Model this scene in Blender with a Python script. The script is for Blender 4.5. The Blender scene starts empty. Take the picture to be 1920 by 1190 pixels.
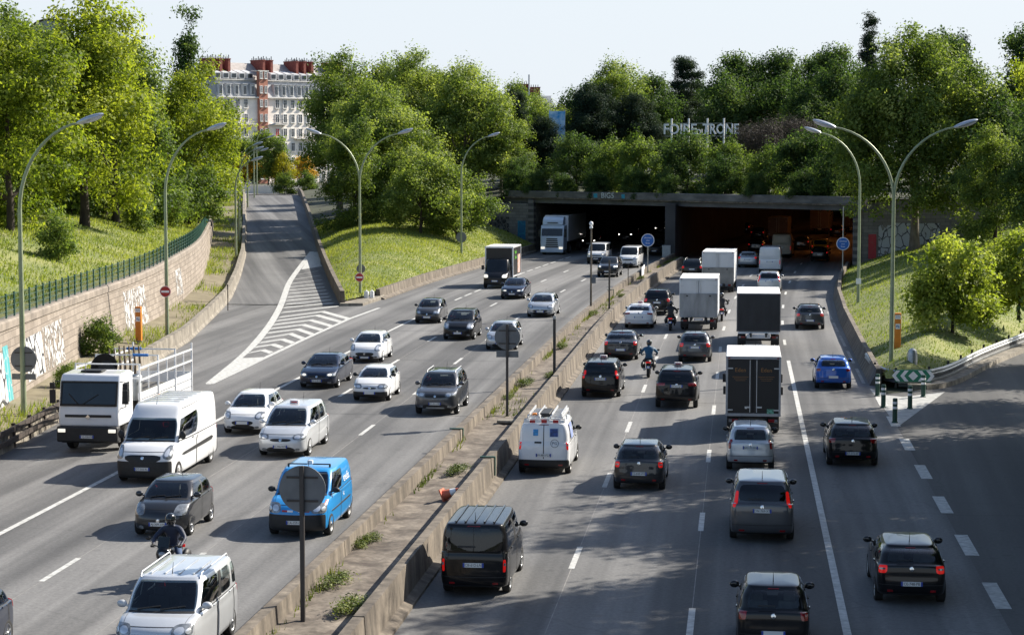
import bpy, bmesh, math, random
import numpy as np
from mathutils import Vector, Matrix
R = math.radians
SC = bpy.context.scene
COL = SC.collection

# ------------------------------------------------------------------ camera
cam_d = bpy.data.cameras.new('camera')
cam_d.sensor_width = 36.0
cam_d.lens = 71.25
cam_d.clip_start = 0.5
cam_d.clip_end = 6000
cam = bpy.data.objects.new('camera', cam_d)
COL.objects.link(cam)
cam.location = (0, 0, 11.2)
cam.rotation_euler = (R(90 - 4.8136), 0, R(6.456))
SC.camera = cam

# ------------------------------------------------------------------ light
SUN_AZ, SUN_EL = 38.0, 36.0           # azimuth from +X towards +Y
world = bpy.data.worlds.new('World')
SC.world = world
world.use_nodes = True
wn = world.node_tree
wn.nodes.clear()
sky = wn.nodes.new('ShaderNodeTexSky')
sky.sky_type = 'NISHITA'
sky.sun_disc = False
sky.sun_elevation = R(SUN_EL)
sky.sun_rotation = R(90 - SUN_AZ)
sky.air_density = 1.0
sky.dust_density = 1.2
sky.ozone_density = 1.3
bg = wn.nodes.new('ShaderNodeBackground')
bg.inputs[1].default_value = 0.09
wo = wn.nodes.new('ShaderNodeOutputWorld')
# milky light near the horizon, as on a hazy spring morning
tcw = wn.nodes.new('ShaderNodeTexCoord')
sep = wn.nodes.new('ShaderNodeSeparateXYZ')
wn.links.new(tcw.outputs['Generated'], sep.inputs[0])
mr = wn.nodes.new('ShaderNodeMapRange')
mr.interpolation_type = 'SMOOTHSTEP'
mr.inputs[1].default_value = 0.05; mr.inputs[2].default_value = 0.26
mr.inputs[3].default_value = 0.93; mr.inputs[4].default_value = 0.0
wn.links.new(sep.outputs[2], mr.inputs[0])
mxw = wn.nodes.new('ShaderNodeMix'); mxw.data_type = 'RGBA'
mxw.inputs[7].default_value = (4.75, 5.15, 5.6, 1)
wn.links.new(mr.outputs[0], mxw.inputs[0])
wn.links.new(sky.outputs[0], mxw.inputs[6])
wn.links.new(mxw.outputs[2], bg.inputs[0])
wn.links.new(bg.outputs[0], wo.inputs[0])
sun_d = bpy.data.lights.new('sun', 'SUN')
sun_d.energy = 5.0
sun_d.angle = R(0.5)
sun_d.color = (1.0, 0.93, 0.82)
sun = bpy.data.objects.new('sun', sun_d)
COL.objects.link(sun)
sv = Vector((math.cos(R(SUN_EL)) * math.cos(R(SUN_AZ)), math.cos(R(SUN_EL)) * math.sin(R(SUN_AZ)), math.sin(R(SUN_EL))))
sun.rotation_euler = sv.to_track_quat('Z', 'Y').to_euler()
sun.location = (60, 60, 90)
SC.view_settings.view_transform = 'Standard'
SC.view_settings.look = 'None'
SC.view_settings.exposure = 0.95
SC.view_settings.gamma = 1.0
try:
    SC.cycles.use_denoising = True
    SC.cycles.max_bounces = 6
    SC.cycles.transparent_max_bounces = 8
except Exception:
    pass

# ------------------------------------------------------------------ materials
MATS = {}


def mat(name, col, rough=0.6, metal=0.0, spec=0.5, coat=0.0, var=0.12, vscale=3.0, stretch=(1, 1, 1), bump=0.0,
        emit=0.0, ecol=None, col2=None, detail=5.0, aniso=None):
    """Principled with procedural colour variation."""
    if name in MATS:
        return MATS[name]
    m = bpy.data.materials.new(name)
    m.use_nodes = True
    nt = m.node_tree
    b = nt.nodes['Principled BSDF']
    b.inputs['Roughness'].default_value = rough
    b.inputs['Metallic'].default_value = metal
    b.inputs['Specular IOR Level'].default_value = spec
    b.inputs['Coat Weight'].default_value = coat
    b.inputs['Coat Roughness'].default_value = 0.04
    tc = nt.nodes.new('ShaderNodeTexCoord')
    mp = nt.nodes.new('ShaderNodeMapping')
    mp.inputs['Scale'].default_value = stretch
    no = nt.nodes.new('ShaderNodeTexNoise')
    no.inputs['Scale'].default_value = vscale
    no.inputs['Detail'].default_value = detail
    mx = nt.nodes.new('ShaderNodeMix')
    mx.data_type = 'RGBA'
    c2 = col2 if col2 else tuple(min(1, c * (1 + var)) for c in col[:3])
    c1 = col if col2 else tuple(c * (1 - var) for c in col[:3])
    mx.inputs[6].default_value = (*c1[:3], 1)
    mx.inputs[7].default_value = (*c2[:3], 1)
    rp = nt.nodes.new('ShaderNodeMapRange')
    rp.inputs[1].default_value = 0.3
    rp.inputs[2].default_value = 0.7
    nt.links.new(tc.outputs['Object'], mp.inputs[0])
    nt.links.new(mp.outputs[0], no.inputs['Vector'])
    nt.links.new(no.outputs[0], rp.inputs[0])
    nt.links.new(rp.outputs[0], mx.inputs[0])
    nt.links.new(mx.outputs[2], b.inputs['Base Color'])
    if bump:
        bp = nt.nodes.new('ShaderNodeBump')
        bp.inputs['Strength'].default_value = bump
        bp.inputs['Distance'].default_value = 0.05
        nt.links.new(no.outputs[0], bp.inputs['Height'])
        nt.links.new(bp.outputs[0], b.inputs['Normal'])
    if emit:
        b.inputs['Emission Color'].default_value = (*(ecol or col)[:3], 1)
        b.inputs['Emission Strength'].default_value = emit
    MATS[name] = m
    return m


def node_mat(name):
    m = bpy.data.materials.new(name)
    m.use_nodes = True
    nt = m.node_tree
    b = nt.nodes['Principled BSDF']
    MATS[name] = m
    return m, nt, b


def asphalt(name, dark, light, seed):
    m, nt, b = node_mat(name)
    N, L = nt.nodes, nt.links
    uv = N.new('ShaderNodeUVMap'); uv.uv_map = 'lane'
    def noise(sx, sy, detail=4.0, rough=0.55, off=0.0):
        mp = N.new('ShaderNodeMapping'); mp.inputs['Scale'].default_value = (sx, sy, 1); mp.inputs['Location'].default_value = (off, off * .7, seed)
        n = N.new('ShaderNodeTexNoise'); n.inputs['Scale'].default_value = 1; n.inputs['Detail'].default_value = detail; n.inputs['Roughness'].default_value = rough
        L.new(uv.outputs[0], mp.inputs[0]); L.new(mp.outputs[0], n.inputs['Vector'])
        return n.outputs[0]
    def rng(s, a, c, lo=0.0, hi=1.0):
        r = N.new('ShaderNodeMapRange'); r.inputs[1].default_value = a; r.inputs[2].default_value = c; r.inputs[3].default_value = lo; r.inputs[4].default_value = hi
        L.new(s, r.inputs[0]); return r.outputs[0]
    def mul(a, c):
        x = N.new('ShaderNodeMath'); x.operation = 'MULTIPLY'; L.new(a, x.inputs[0]); L.new(c, x.inputs[1]); return x.outputs[0]
    streak = rng(noise(0.62, 0.014, 3.0, .5), .36, .64, .52, 1.22)
    streak2 = rng(noise(2.6, 0.02, 3.0, .5, 7.0), .35, .65, .90, 1.08)
    patch = rng(noise(0.14, 0.06, 6.0, .65, 3.0), .35, .65, .78, 1.14)
    grain = rng(noise(9.0, 9.0, 6.0, .75, 5.0), .3, .7, .72, 1.28)
    f = mul(mul(streak, streak2), mul(patch, grain))
    mx = N.new('ShaderNodeMix'); mx.data_type = 'RGBA'
    mx.inputs[6].default_value = (*dark, 1); mx.inputs[7].default_value = (*light, 1)
    L.new(rng(f, .36, 1.35), mx.inputs[0])
    vor = N.new('ShaderNodeTexVoronoi'); vor.feature = 'DISTANCE_TO_EDGE'; vor.inputs['Scale'].default_value = .16
    wob = N.new('ShaderNodeTexNoise'); wob.inputs['Scale'].default_value = .6; L.new(uv.outputs[0], wob.inputs['Vector'])
    wm = N.new('ShaderNodeMix'); wm.data_type = 'VECTOR'; wm.inputs[0].default_value = .35
    L.new(uv.outputs[0], wm.inputs[4]); L.new(wob.outputs['Color'], wm.inputs[5]); L.new(wm.outputs[1], vor.inputs['Vector'])
    crack = rng(vor.outputs[0], .0, .006, .72, 1.0)
    cm = N.new('ShaderNodeMix'); cm.data_type = 'RGBA'; cm.blend_type = 'MULTIPLY'; cm.inputs[0].default_value = .5
    L.new(mx.outputs[2], cm.inputs[6]); L.new(crack, cm.inputs[7])
    spots = N.new('ShaderNodeTexVoronoi'); spots.inputs['Scale'].default_value = .9
    L.new(uv.outputs[0], spots.inputs['Vector'])
    sp = rng(spots.outputs[0], .03, .16, .62, 1.0)
    cm2 = N.new('ShaderNodeMix'); cm2.data_type = 'RGBA'; cm2.blend_type = 'MULTIPLY'; cm2.inputs[0].default_value = .55
    L.new(cm.outputs[2], cm2.inputs[6]); L.new(sp, cm2.inputs[7])
    L.new(cm2.outputs[2], b.inputs['Base Color'])
    b.inputs['Roughness'].default_value = .82
    b.inputs['Specular IOR Level'].default_value = .35
    bp = N.new('ShaderNodeBump'); bp.inputs['Strength'].default_value = .25; bp.inputs['Distance'].default_value = .02
    L.new(grain, bp.inputs['Height']); L.new(bp.outputs[0], b.inputs['Normal'])
    return m


def leaf_mat(name, dark, mid, light, trans=0.35, gloss=.25):
    m, nt, b = node_mat(name)
    N, L = nt.nodes, nt.links
    at = N.new('ShaderNodeAttribute'); at.attribute_name = 'tint'
    oi = N.new('ShaderNodeObjectInfo')
    ad = N.new('ShaderNodeMath'); ad.operation = 'MULTIPLY_ADD'; ad.inputs[1].default_value = .3; ad.use_clamp = True
    L.new(oi.outputs['Random'], ad.inputs[0]); 
    sb = N.new('ShaderNodeMath'); sb.operation = 'SUBTRACT'; sb.inputs[1].default_value = .15
    L.new(at.outputs['Fac'], sb.inputs[0]); L.new(sb.outputs[0], ad.inputs[2])
    cr = N.new('ShaderNodeValToRGB')
    e = cr.color_ramp.elements
    e[0].position = .1; e[0].color = (*dark, 1)
    e[1].position = .95; e[1].color = (*light, 1)
    k = e.new(.5); k.color = (*mid, 1)
    L.new(ad.outputs[0], cr.inputs[0])
    L.new(cr.outputs[0], b.inputs['Base Color'])
    b.inputs['Roughness'].default_value = .6
    b.inputs['Specular IOR Level'].default_value = gloss
    tr = N.new('ShaderNodeBsdfTranslucent')
    mxc = N.new('ShaderNodeMix'); mxc.data_type = 'RGBA'; mxc.blend_type = 'MULTIPLY'; mxc.inputs[0].default_value = 1
    mxc.inputs[7].default_value = (1.5, 1.5, .62, 1)
    L.new(cr.outputs[0], mxc.inputs[6]); L.new(mxc.outputs[2], tr.inputs[0])
    ms = N.new('ShaderNodeMixShader'); ms.inputs[0].default_value = trans
    out = N['Material Output']
    L.new(b.outputs[0], ms.inputs[1]); L.new(tr.outputs[0], ms.inputs[2]); L.new(ms.outputs[0], out.inputs[0])
    return m


def block_wall(name, c1, c2, mortar, bw, bh, dirt=(.12, .1, .08), ms=.012, scale=1.0):
    m, nt, b = node_mat(name)
    N, L = nt.nodes, nt.links
    uv = N.new('ShaderNodeUVMap'); uv.uv_map = 'lane'
    br = N.new('ShaderNodeTexBrick')
    br.inputs['Color1'].default_value = (*c1, 1); br.inputs['Color2'].default_value = (*c2, 1); br.inputs['Mortar'].default_value = (*mortar, 1)
    br.inputs['Scale'].default_value = scale; br.inputs['Mortar Size'].default_value = ms
    br.inputs['Brick Width'].default_value = bw; br.inputs['Row Height'].default_value = bh
    L.new(uv.outputs[0], br.inputs['Vector'])
    no = N.new('ShaderNodeTexNoise'); no.inputs['Scale'].default_value = .5; no.inputs['Detail'].default_value = 8; no.inputs['Roughness'].default_value = .7
    L.new(uv.outputs[0], no.inputs['Vector'])
    r = N.new('ShaderNodeMapRange'); r.inputs[1].default_value = .48; r.inputs[2].default_value = .75; r.inputs[4].default_value = .7
    L.new(no.outputs[0], r.inputs[0])
    mx = N.new('ShaderNodeMix'); mx.data_type = 'RGBA'; mx.inputs[7].default_value = (*dirt, 1)
    L.new(r.outputs[0], mx.inputs[0]); L.new(br.outputs[0], mx.inputs[6]); L.new(mx.outputs[2], b.inputs['Base Color'])
    b.inputs['Roughness'].default_value = .9
    bp = N.new('ShaderNodeBump'); bp.inputs['Strength'].default_value = .6; bp.inputs['Distance'].default_value = .03
    L.new(br.outputs['Fac'], bp.inputs['Height']); bp.invert = True; L.new(bp.outputs[0], b.inputs['Normal'])
    return m


def graffiti_mat(name, base, ink, scale, cover=.5, edge=.08):
    """Spray paint: blotchy letters over whatever lies beneath."""
    m, nt, b = node_mat(name)
    N, L = nt.nodes, nt.links
    tc = N.new('ShaderNodeTexCoord')
    mp = N.new('ShaderNodeMapping'); mp.inputs['Scale'].default_value = (scale, scale, scale * .7)
    L.new(tc.outputs['Object'], mp.inputs[0])
    w = N.new('ShaderNodeTexNoise'); w.inputs['Scale'].default_value = 1.6; L.new(mp.outputs[0], w.inputs['Vector'])
    wm = N.new('ShaderNodeMix'); wm.data_type = 'VECTOR'; wm.inputs[0].default_value = .3
    L.new(mp.outputs[0], wm.inputs[4]); L.new(w.outputs['Color'], wm.inputs[5])
    v = N.new('ShaderNodeTexVoronoi'); v.feature = 'DISTANCE_TO_EDGE'; v.inputs['Scale'].default_value = 1.4
    L.new(wm.outputs[1], v.inputs['Vector'])
    r = N.new('ShaderNodeMath'); r.operation = 'LESS_THAN'; r.inputs[1].default_value = edge; L.new(v.outputs[0], r.inputs[0])
    mx = N.new('ShaderNodeMix'); mx.data_type = 'RGBA'; mx.inputs[6].default_value = (*base, 1); mx.inputs[7].default_value = (*ink, 1)
    L.new(r.outputs[0], mx.inputs[0]); L.new(mx.outputs[2], b.inputs['Base Color']); b.inputs['Roughness'].default_value = .7
    n2 = N.new('ShaderNodeTexNoise'); n2.inputs['Scale'].default_value = 1.1; n2.inputs['Detail'].default_value = 7; L.new(mp.outputs[0], n2.inputs['Vector'])
    r2 = N.new('ShaderNodeMath'); r2.operation = 'GREATER_THAN'; r2.inputs[1].default_value = 1 - cover - .03; L.new(n2.outputs[0], r2.inputs[0])
    L.new(r2.outputs[0], b.inputs['Alpha'])
    return m


M_ASPH = asphalt('worn_asphalt', (.055, .055, .056), (.20, .197, .192), 1.0)
M_ASPH2 = asphalt('shaded_asphalt', (.05, .05, .05), (.115, .112, .108), 9.0)  # slip road asphalt, tree shade put into its darker colour
M_LINE = mat('road_paint', (.44, .44, .42), .75, var=.3, vscale=5, detail=9)
M_LINE2 = mat('shade_dimmed_paint', (.25, .245, .23), .8, var=.35, vscale=4, detail=9)  # white edge line paint, dapple shade put into the duller tone
def grimy(m, streaks=(.9, .9, .12), amount=.6):
    nt = m.node_tree; N, L = nt.nodes, nt.links
    b = N['Principled BSDF']
    src = b.inputs['Base Color'].links[0].from_socket
    tc = N.new('ShaderNodeTexCoord')
    def n_(sc, scale, det):
        mp = N.new('ShaderNodeMapping'); mp.inputs['Scale'].default_value = sc; L.new(tc.outputs['Object'], mp.inputs[0])
        n = N.new('ShaderNodeTexNoise'); n.inputs['Scale'].default_value = scale; n.inputs['Detail'].default_value = det; n.inputs['Roughness'].default_value = .7
        L.new(mp.outputs[0], n.inputs['Vector']); return n.outputs[0]
    def rg(s, a, c, lo, hi):
        r = N.new('ShaderNodeMapRange'); r.inputs[1].default_value = a; r.inputs[2].default_value = c; r.inputs[3].default_value = lo; r.inputs[4].default_value = hi
        L.new(s, r.inputs[0]); return r.outputs[0]
    a = rg(n_(streaks, 3.5, 6), .42, .66, 1.0, .45)
    c = rg(n_((1, 1, 1), 7.0, 8), .35, .7, 1.12, .66)
    mu = N.new('ShaderNodeMath'); mu.operation = 'MULTIPLY'; L.new(a, mu.inputs[0]); L.new(c, mu.inputs[1])
    mx = N.new('ShaderNodeMix'); mx.data_type = 'RGBA'; mx.blend_type = 'MULTIPLY'; mx.inputs[0].default_value = amount
    L.new(src, mx.inputs[6]); L.new(mu.outputs[0], mx.inputs[7]); L.new(mx.outputs[2], b.inputs['Base Color'])


M_SEAM = mat('asphalt_seam', (.22, .21, .20), .85, var=.3, vscale=2)
M_TAR = mat('tar_joint', (.035, .035, .035), .7)
M_CONC = mat('barrier_concrete', (.09, .073, .056), .9, col2=(.25, .21, .163), vscale=1.6, stretch=(1, 1, .3), bump=.4, detail=9)
M_CONC2 = mat('pale_concrete', (.16, .14, .11), .9, col2=(.33, .295, .24), vscale=1.4, bump=.3, detail=8)
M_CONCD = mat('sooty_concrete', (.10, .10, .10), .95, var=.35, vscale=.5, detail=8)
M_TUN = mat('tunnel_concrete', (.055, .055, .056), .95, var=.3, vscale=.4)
M_SOIL = mat('median_soil', (.075, .058, .045), .95, col2=(.26, .22, .175), vscale=1.3, bump=.5, detail=11)
M_VERGE = mat('verge_soil', (.12, .10, .06), .95, col2=(.22, .19, .12), vscale=1.1, bump=.5, detail=9)
M_GRASS = mat('grass_ground', (.095, .13, .03), .95, col2=(.25, .25, .085), vscale=.35, bump=.5, detail=10)
M_EARTH = mat('woodland_floor', (.035, .04, .018), .95, var=.4, vscale=.5)
grimy(M_CONC, amount=.9); grimy(M_CONC2, amount=.8); grimy(M_SOIL, (1, 1, 1), .7)
M_STONE = block_wall('rough_stone_blocks', (.21, .175, .14), (.30, .255, .21), (.10, .082, .066), .85, .32)
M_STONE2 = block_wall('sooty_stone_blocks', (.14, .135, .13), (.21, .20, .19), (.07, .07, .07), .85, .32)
M_COPING = mat('coping_concrete', (.23, .195, .16), .9, var=.3, vscale=1.5, detail=9)
M_POLE = mat('lamp_pole_paint', (.27, .31, .19), .45, var=.15, vscale=2, metal=.2)
M_LAMPH = mat('lamp_housing', (.42, .45, .50), .35, metal=.5)
M_SIGNBACK = mat('grey_sign_back', (.15, .16, .17), .55, var=.15, metal=.3)
M_DPOLE = mat('dark_metal_post', (.055, .05, .048), .5, metal=.4)
M_RUST = mat('rusty_steel', (.05, .038, .03), .8, var=.4, vscale=3)
M_GALV = mat('galvanised_steel', (.36, .37, .37), .42, metal=.75, var=.15, vscale=2)
M_GREEN = mat('green_fence_paint', (.018, .075, .055), .5)
M_DKGREEN = mat('dark_green_plastic', (.01, .055, .035), .5)
M_WHITE = mat('white_paint', (.78, .78, .77), .5, var=.05)
M_REFL = mat('reflective_white', (.80, .80, .80), .4, var=.05)
M_RED = mat('sign_red', (.40, .02, .02), .45, var=.08)
M_BLUE = mat('sign_blue', (.012, .12, .42), .45, var=.08)
M_ORANGE = mat('phone_orange', (.62, .20, .02), .5, var=.1)
M_SGREEN = mat('sign_green', (.01, .20, .11), .45)
M_BLACK = mat('black_plastic', (.013, .013, .014), .55, var=.2, vscale=8)
M_DARKGR = mat('dark_grey_plastic', (.017, .0175, .018), .6, var=.2, vscale=8)
M_BARK = mat('bark', (.045, .034, .026), .95, var=.4, vscale=4, stretch=(1, 1, .3), bump=.6)
M_BARKP = mat('pale_bark', (.13, .11, .085), .95, var=.4, vscale=3, stretch=(1, 1, .4), bump=.4)

# ------------------------------------------------------------------ mesh helpers


def tag(o, label=None, cat=None, group=None, kind=None):
    if label: o['label'] = label
    if cat: o['category'] = cat
    if group: o['group'] = group
    if kind: o['kind'] = kind
    return o


def link(name, me, material=None, parent=None, loc=None):
    o = bpy.data.objects.new(name, me)
    COL.objects.link(o)
    if material is not None:
        for mm in (material if isinstance(material, (list, tuple)) else [material]):
            me.materials.append(mm)
    if parent is not None:
        o.parent = parent
    if loc is not None:
        o.location = loc
    return o


def thing(name, label, cat, loc=(0, 0, 0), rotz=0.0, group=None):
    o = bpy.data.objects.new(name, None)
    COL.objects.link(o)
    o.empty_display_size = .3
    o.location = loc
    o.rotation_euler = (0, 0, rotz)
    return tag(o, label, cat, group)


def copy_tree(o, parent=None):
    c = o.copy()
    COL.objects.link(c)
    if parent is not None:
        c.parent = parent
    for ch in list(o.children):
        copy_tree(ch, c)
    return c


class MB:
    def __init__(s):
        s.v, s.f, s.m = [], [], []

    def add(s, vs, fs, mi=0):
        n = len(s.v)
        s.v += [tuple(p) for p in vs]
        s.f += [tuple(i + n for i in f) for f in fs]
        s.m += [mi] * len(fs)
        return s

    def box(s, c, d, rot=None, mi=0):
        x, y, z = (k / 2 for k in d)
        vs = [Vector(p) for p in ((-x, -y, -z), (x, -y, -z), (x, y, -z), (-x, y, -z), (-x, -y, z), (x, -y, z), (x, y, z), (-x, y, z))]
        if rot is not None:
            vs = [rot @ p for p in vs]
        c = Vector(c)
        return s.add([p + c for p in vs], [(3, 2, 1, 0), (4, 5, 6, 7), (0, 1, 5, 4), (1, 2, 6, 5), (2, 3, 7, 6), (3, 0, 4, 7)], mi)

    def bar(s, a, b, w, h=None, mi=0):
        a, b = Vector(a), Vector(b)
        d = b - a
        L = d.length
        q = d.to_track_quat('Y', 'Z').to_matrix()
        return s.box((a + b) / 2, (w, L, h or w), q, mi)

    def tube(s, pts, r, n=8, mi=0, cap=True):
        pts = [Vector(p) for p in pts]
        rs = r if isinstance(r, (list, tuple)) else [r] * len(pts)
        vs, fs = [], []
        up = None
        for i, p in enumerate(pts):
            t = (pts[min(i + 1, len(pts) - 1)] - pts[max(i - 1, 0)])
            t = t.normalized() if t.length > 1e-9 else Vector((0, 0, 1))
            if up is None:
                up = Vector((1, 0, 0)) if abs(t.x) < .9 else Vector((0, 1, 0))
            a = t.cross(up)
            a = a.normalized() if a.length > 1e-6 else t.orthogonal().normalized()
            b2 = a.cross(t)
            up = b2
            for k in range(n):
                th = 2 * math.pi * k / n
                vs.append(p + rs[i] * (math.cos(th) * a + math.sin(th) * b2))
        for i in range(len(pts) - 1):
            for k in range(n):
                fs.append((i * n + k, i * n + (k + 1) % n, (i + 1) * n + (k + 1) % n, (i + 1) * n + k))
        if cap:
            fs.append(tuple(range(n - 1, -1, -1)))
            fs.append(tuple((len(pts) - 1) * n + k for k in range(n)))
        return s.add(vs, fs, mi)

    def cyl(s, a, b, r, n=16, mi=0, r2=None):
        return s.tube([a, b], [r, r if r2 is None else r2], n, mi)

    def lathe(s, prof, n=24, c=(0, 0, 0), axis='z', mi=0):
        vs, fs = [], []
        for (r, h) in prof:
            for k in range(n):
                th = 2 * math.pi * k / n
                p = (r * math.cos(th), r * math.sin(th), h)
                if axis == 'x': p = (p[2], p[0], p[1])
                if axis == 'y': p = (p[0], p[2], p[1])
                vs.append((p[0] + c[0], p[1] + c[1], p[2] + c[2]))
        for i in range(len(prof) - 1):
            for k in range(n):
                fs.append((i * n + k, i * n + (k + 1) % n, (i + 1) * n + (k + 1) % n, (i + 1) * n + k))
        return s.add(vs, fs, mi)

    def ell(s, c, r, n=16, m=10, mi=0):
        vs, fs = [], []
        for i in range(m + 1):
            ph = math.pi * i / m
            for k in range(n):
                th = 2 * math.pi * k / n
                vs.append((c[0] + r[0] * math.sin(ph) * math.cos(th), c[1] + r[1] * math.sin(ph) * math.sin(th), c[2] - r[2] * math.cos(ph)))
        for i in range(m):
            for k in range(n):
                fs.append((i * n + k, i * n + (k + 1) % n, (i + 1) * n + (k + 1) % n, (i + 1) * n + k))
        return s.add(vs, fs, mi)

    def sweep(s, prof, path, closed=True, mi=0, cap=True):
        """prof: (offset to the right of travel, height) pairs; path: 3D points."""
        P = [Vector(p) for p in path]
        n = len(prof)
        vs, fs = [], []
        for i, p in enumerate(P):
            t = P[min(i + 1, len(P) - 1)] - P[max(i - 1, 0)]
            t.z = 0
            t.normalize()
            rt = Vector((t.y, -t.x, 0))
            for (o, h) in prof:
                vs.append(p + rt * o + Vector((0, 0, h)))
        kk = n if closed else n - 1
        for i in range(len(P) - 1):
            for k in range(kk):
                fs.append((i * n + k, i * n + (k + 1) % n, (i + 1) * n + (k + 1) % n, (i + 1) * n + k))
        if cap and closed:
            fs.append(tuple(range(n - 1, -1, -1)))
            fs.append(tuple((len(P) - 1) * n + k for k in range(n)))
        return s.add(vs, fs, mi)

    def mesh(s, name, smooth=False, sharp=None):
        me = bpy.data.meshes.new(name)
        me.from_pydata(s.v, [], s.f)
        me.polygons.foreach_set('material_index', s.m)
        if smooth:
            me.polygons.foreach_set('use_smooth', [True] * len(s.f))
            me.set_sharp_from_angle(angle=R(sharp or 40))
        me.update()
        return me

    def build(s, name, material, parent=None, smooth=False, bevel=0.0, sharp=None, loc=None, seg=2):
        me = s.mesh(name, smooth or bevel > 0, sharp)
        o = link(name, me, material, parent, loc)
        if bevel:
            b = o.modifiers.new('bevel', 'BEVEL')
            b.width = bevel
            b.segments = seg
            b.limit_method = 'ANGLE'
            b.angle_limit = R(35)
        return o


def text(name, body, width, m, parent, loc, rot, thick=.002, height=None, sx=1.0, bold=0.0):
    cu = bpy.data.curves.new(name, 'FONT')
    cu.body = body
    cu.align_x = 'CENTER'
    cu.align_y = 'CENTER'
    cu.extrude = thick
    cu.resolution_u = 2
    cu.offset = bold
    n = max(len(x) for x in body.split('\n'))
    cu.size = height if height else width / (n * .58)
    o = bpy.data.objects.new(name, cu)
    COL.objects.link(o)
    cu.materials.append(m)
    o.parent = parent
    o.location = loc
    o.rotation_euler = rot
    o.scale = (sx, 1, 1)
    return o


def np_mesh(name, V, F, tint=None):
    me = bpy.data.meshes.new(name)
    k = F.shape[1]
    me.vertices.add(len(V)); me.vertices.foreach_set('co', V.astype(np.float32).ravel())
    me.loops.add(F.size); me.loops.foreach_set('vertex_index', F.astype(np.int32).ravel())
    me.polygons.add(len(F)); me.polygons.foreach_set('loop_start', np.arange(0, F.size, k, dtype=np.int32))
    me.update(calc_edges=True)
    if tint is not None:
        a = me.attributes.new('tint', 'FLOAT', 'POINT')
        a.data.foreach_set('value', tint.astype(np.float32))
    return me


def grid_sheet(name, rows, m, uvf=None, kind='structure', parent=None, smooth=True):
    """rows: list of equal-length lists of points; uv 'lane' from uvf(i, j, p)."""
    nr, nc = len(rows), len(rows[0])
    V = [tuple(p) for r in rows for p in r]
    F = [(i * nc + j, i * nc + j + 1, (i + 1) * nc + j + 1, (i + 1) * nc + j) for i in range(nr - 1) for j in range(nc - 1)]
    me = bpy.data.meshes.new(name)
    me.from_pydata(V, [], F)
    if uvf:
        UV = [uvf(i, j, rows[i][j]) for i in range(nr) for j in range(nc)]
        uvl = me.uv_layers.new(name='lane')
        for lp in me.loops:
            uvl.data[lp.index].uv = UV[lp.vertex_index]
    if smooth:
        me.polygons.foreach_set('use_smooth', [True] * len(F))
    # faces up
    me.update()
    if len(me.polygons) and sum(p.normal.z for p in me.polygons) < 0:
        me.flip_normals()
    o = link(name, me, m, parent)
    if kind:
        tag(o, kind=kind)
    return o


def cx(y):
    return max(0.0, y - 112.0) ** 2 / 2200.0


def zr(y):
    if y < 130: return 0.0
    if y < 170: return (y - 130) ** 2 / 3333.0
    if y < 300: return .48 + .024 * (y - 170)
    return 3.6


def interp(path, y):
    """x (and z) on a polyline given by growing y."""
    for a, b in zip(path, path[1:]):
        if y <= b[1] or b is path[-1]:
            t = (y - a[1]) / (b[1] - a[1])
            return [a[k] + (b[k] - a[k]) * t for k in range(len(a))]
    return list(path[-1])


def resample(path, n):
    P = [np.array(p, float) for p in path]
    d = np.concatenate([[0], np.cumsum([np.linalg.norm(b - a) for a, b in zip(P, P[1:])])])
    A = np.array(P)
    s = np.linspace(0, d[-1], n)
    return np.stack([np.interp(s, d, A[:, k]) for k in range(A.shape[1])], 1)


def smooth_path(path, n, it=3):
    Q = resample(path, n)
    for _ in range(it):
        Q[1:-1] = (Q[:-2] + 2 * Q[1:-1] + Q[2:]) / 4
    return Q
# ================================================================== SETTING
LRAMP = [(-26.0, 40.0), (-26.92, 71.0), (-27.85, 80.5), (-31.76, 113.6), (-34.83, 131.2), (-37.34, 145.2), (-41.56, 164.75), (-46.68, 187.4), (-56.12, 225.9), (-64.03, 257.6), (-77.59, 312.2), (-79, 318)]
RRAMP = [(-28.07, 140.67), (-33.45, 162.85), (-39.52, 187.96), (-46.43, 217.53), (-55.97, 258.1), (-69.01, 313.2), (-70.3, 318)]
LMOT = [(-26.75, 140.7), (-26.41, 146.4), (-25.8, 165.3), (-24.46, 185.5), (-22.1, 215.5)] + [(-22.1 + cx(y) - cx(215.5), y) for y in range(225, 361, 10)]
RMOT = [(6.32, 96.0), (6.39, 110), (6.58, 132.5), (7.02, 151.0), (8.0, 169.0), (9.9, 191.0)] + [(9.9 + cx(y) - cx(191), y) for y in range(200, 361, 10)]


def sx(path, y): return interp([(p[0], p[1]) for p in path], y)[0]


# ground to the horizon
grid_sheet('ground', [[(-3000, -300, -.12), (3000, -300, -.12)], [(-3000, 5000, -.12), (3000, 5000, -.12)]], M_EARTH)

# carriageways
ys = [-20 + 4 * i for i in range(41)] + [140.6, 140.7] + [144 + 4 * i for i in range(54)]
rows = []
for y in ys:
    xl = (sx(LRAMP, max(y, 40)) + .1) if y < 140.65 else sx(LMOT, y)
    xr = 6.3 if y < 96 else sx(RMOT, y) + .1
    rows.append([(xl + (xr - xl) * j / 14, y, 0) for j in range(15)])
grid_sheet('carriageway_road', rows, M_ASPH, lambda i, j, p: (p[0] - cx(p[1]), p[1]))
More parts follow.
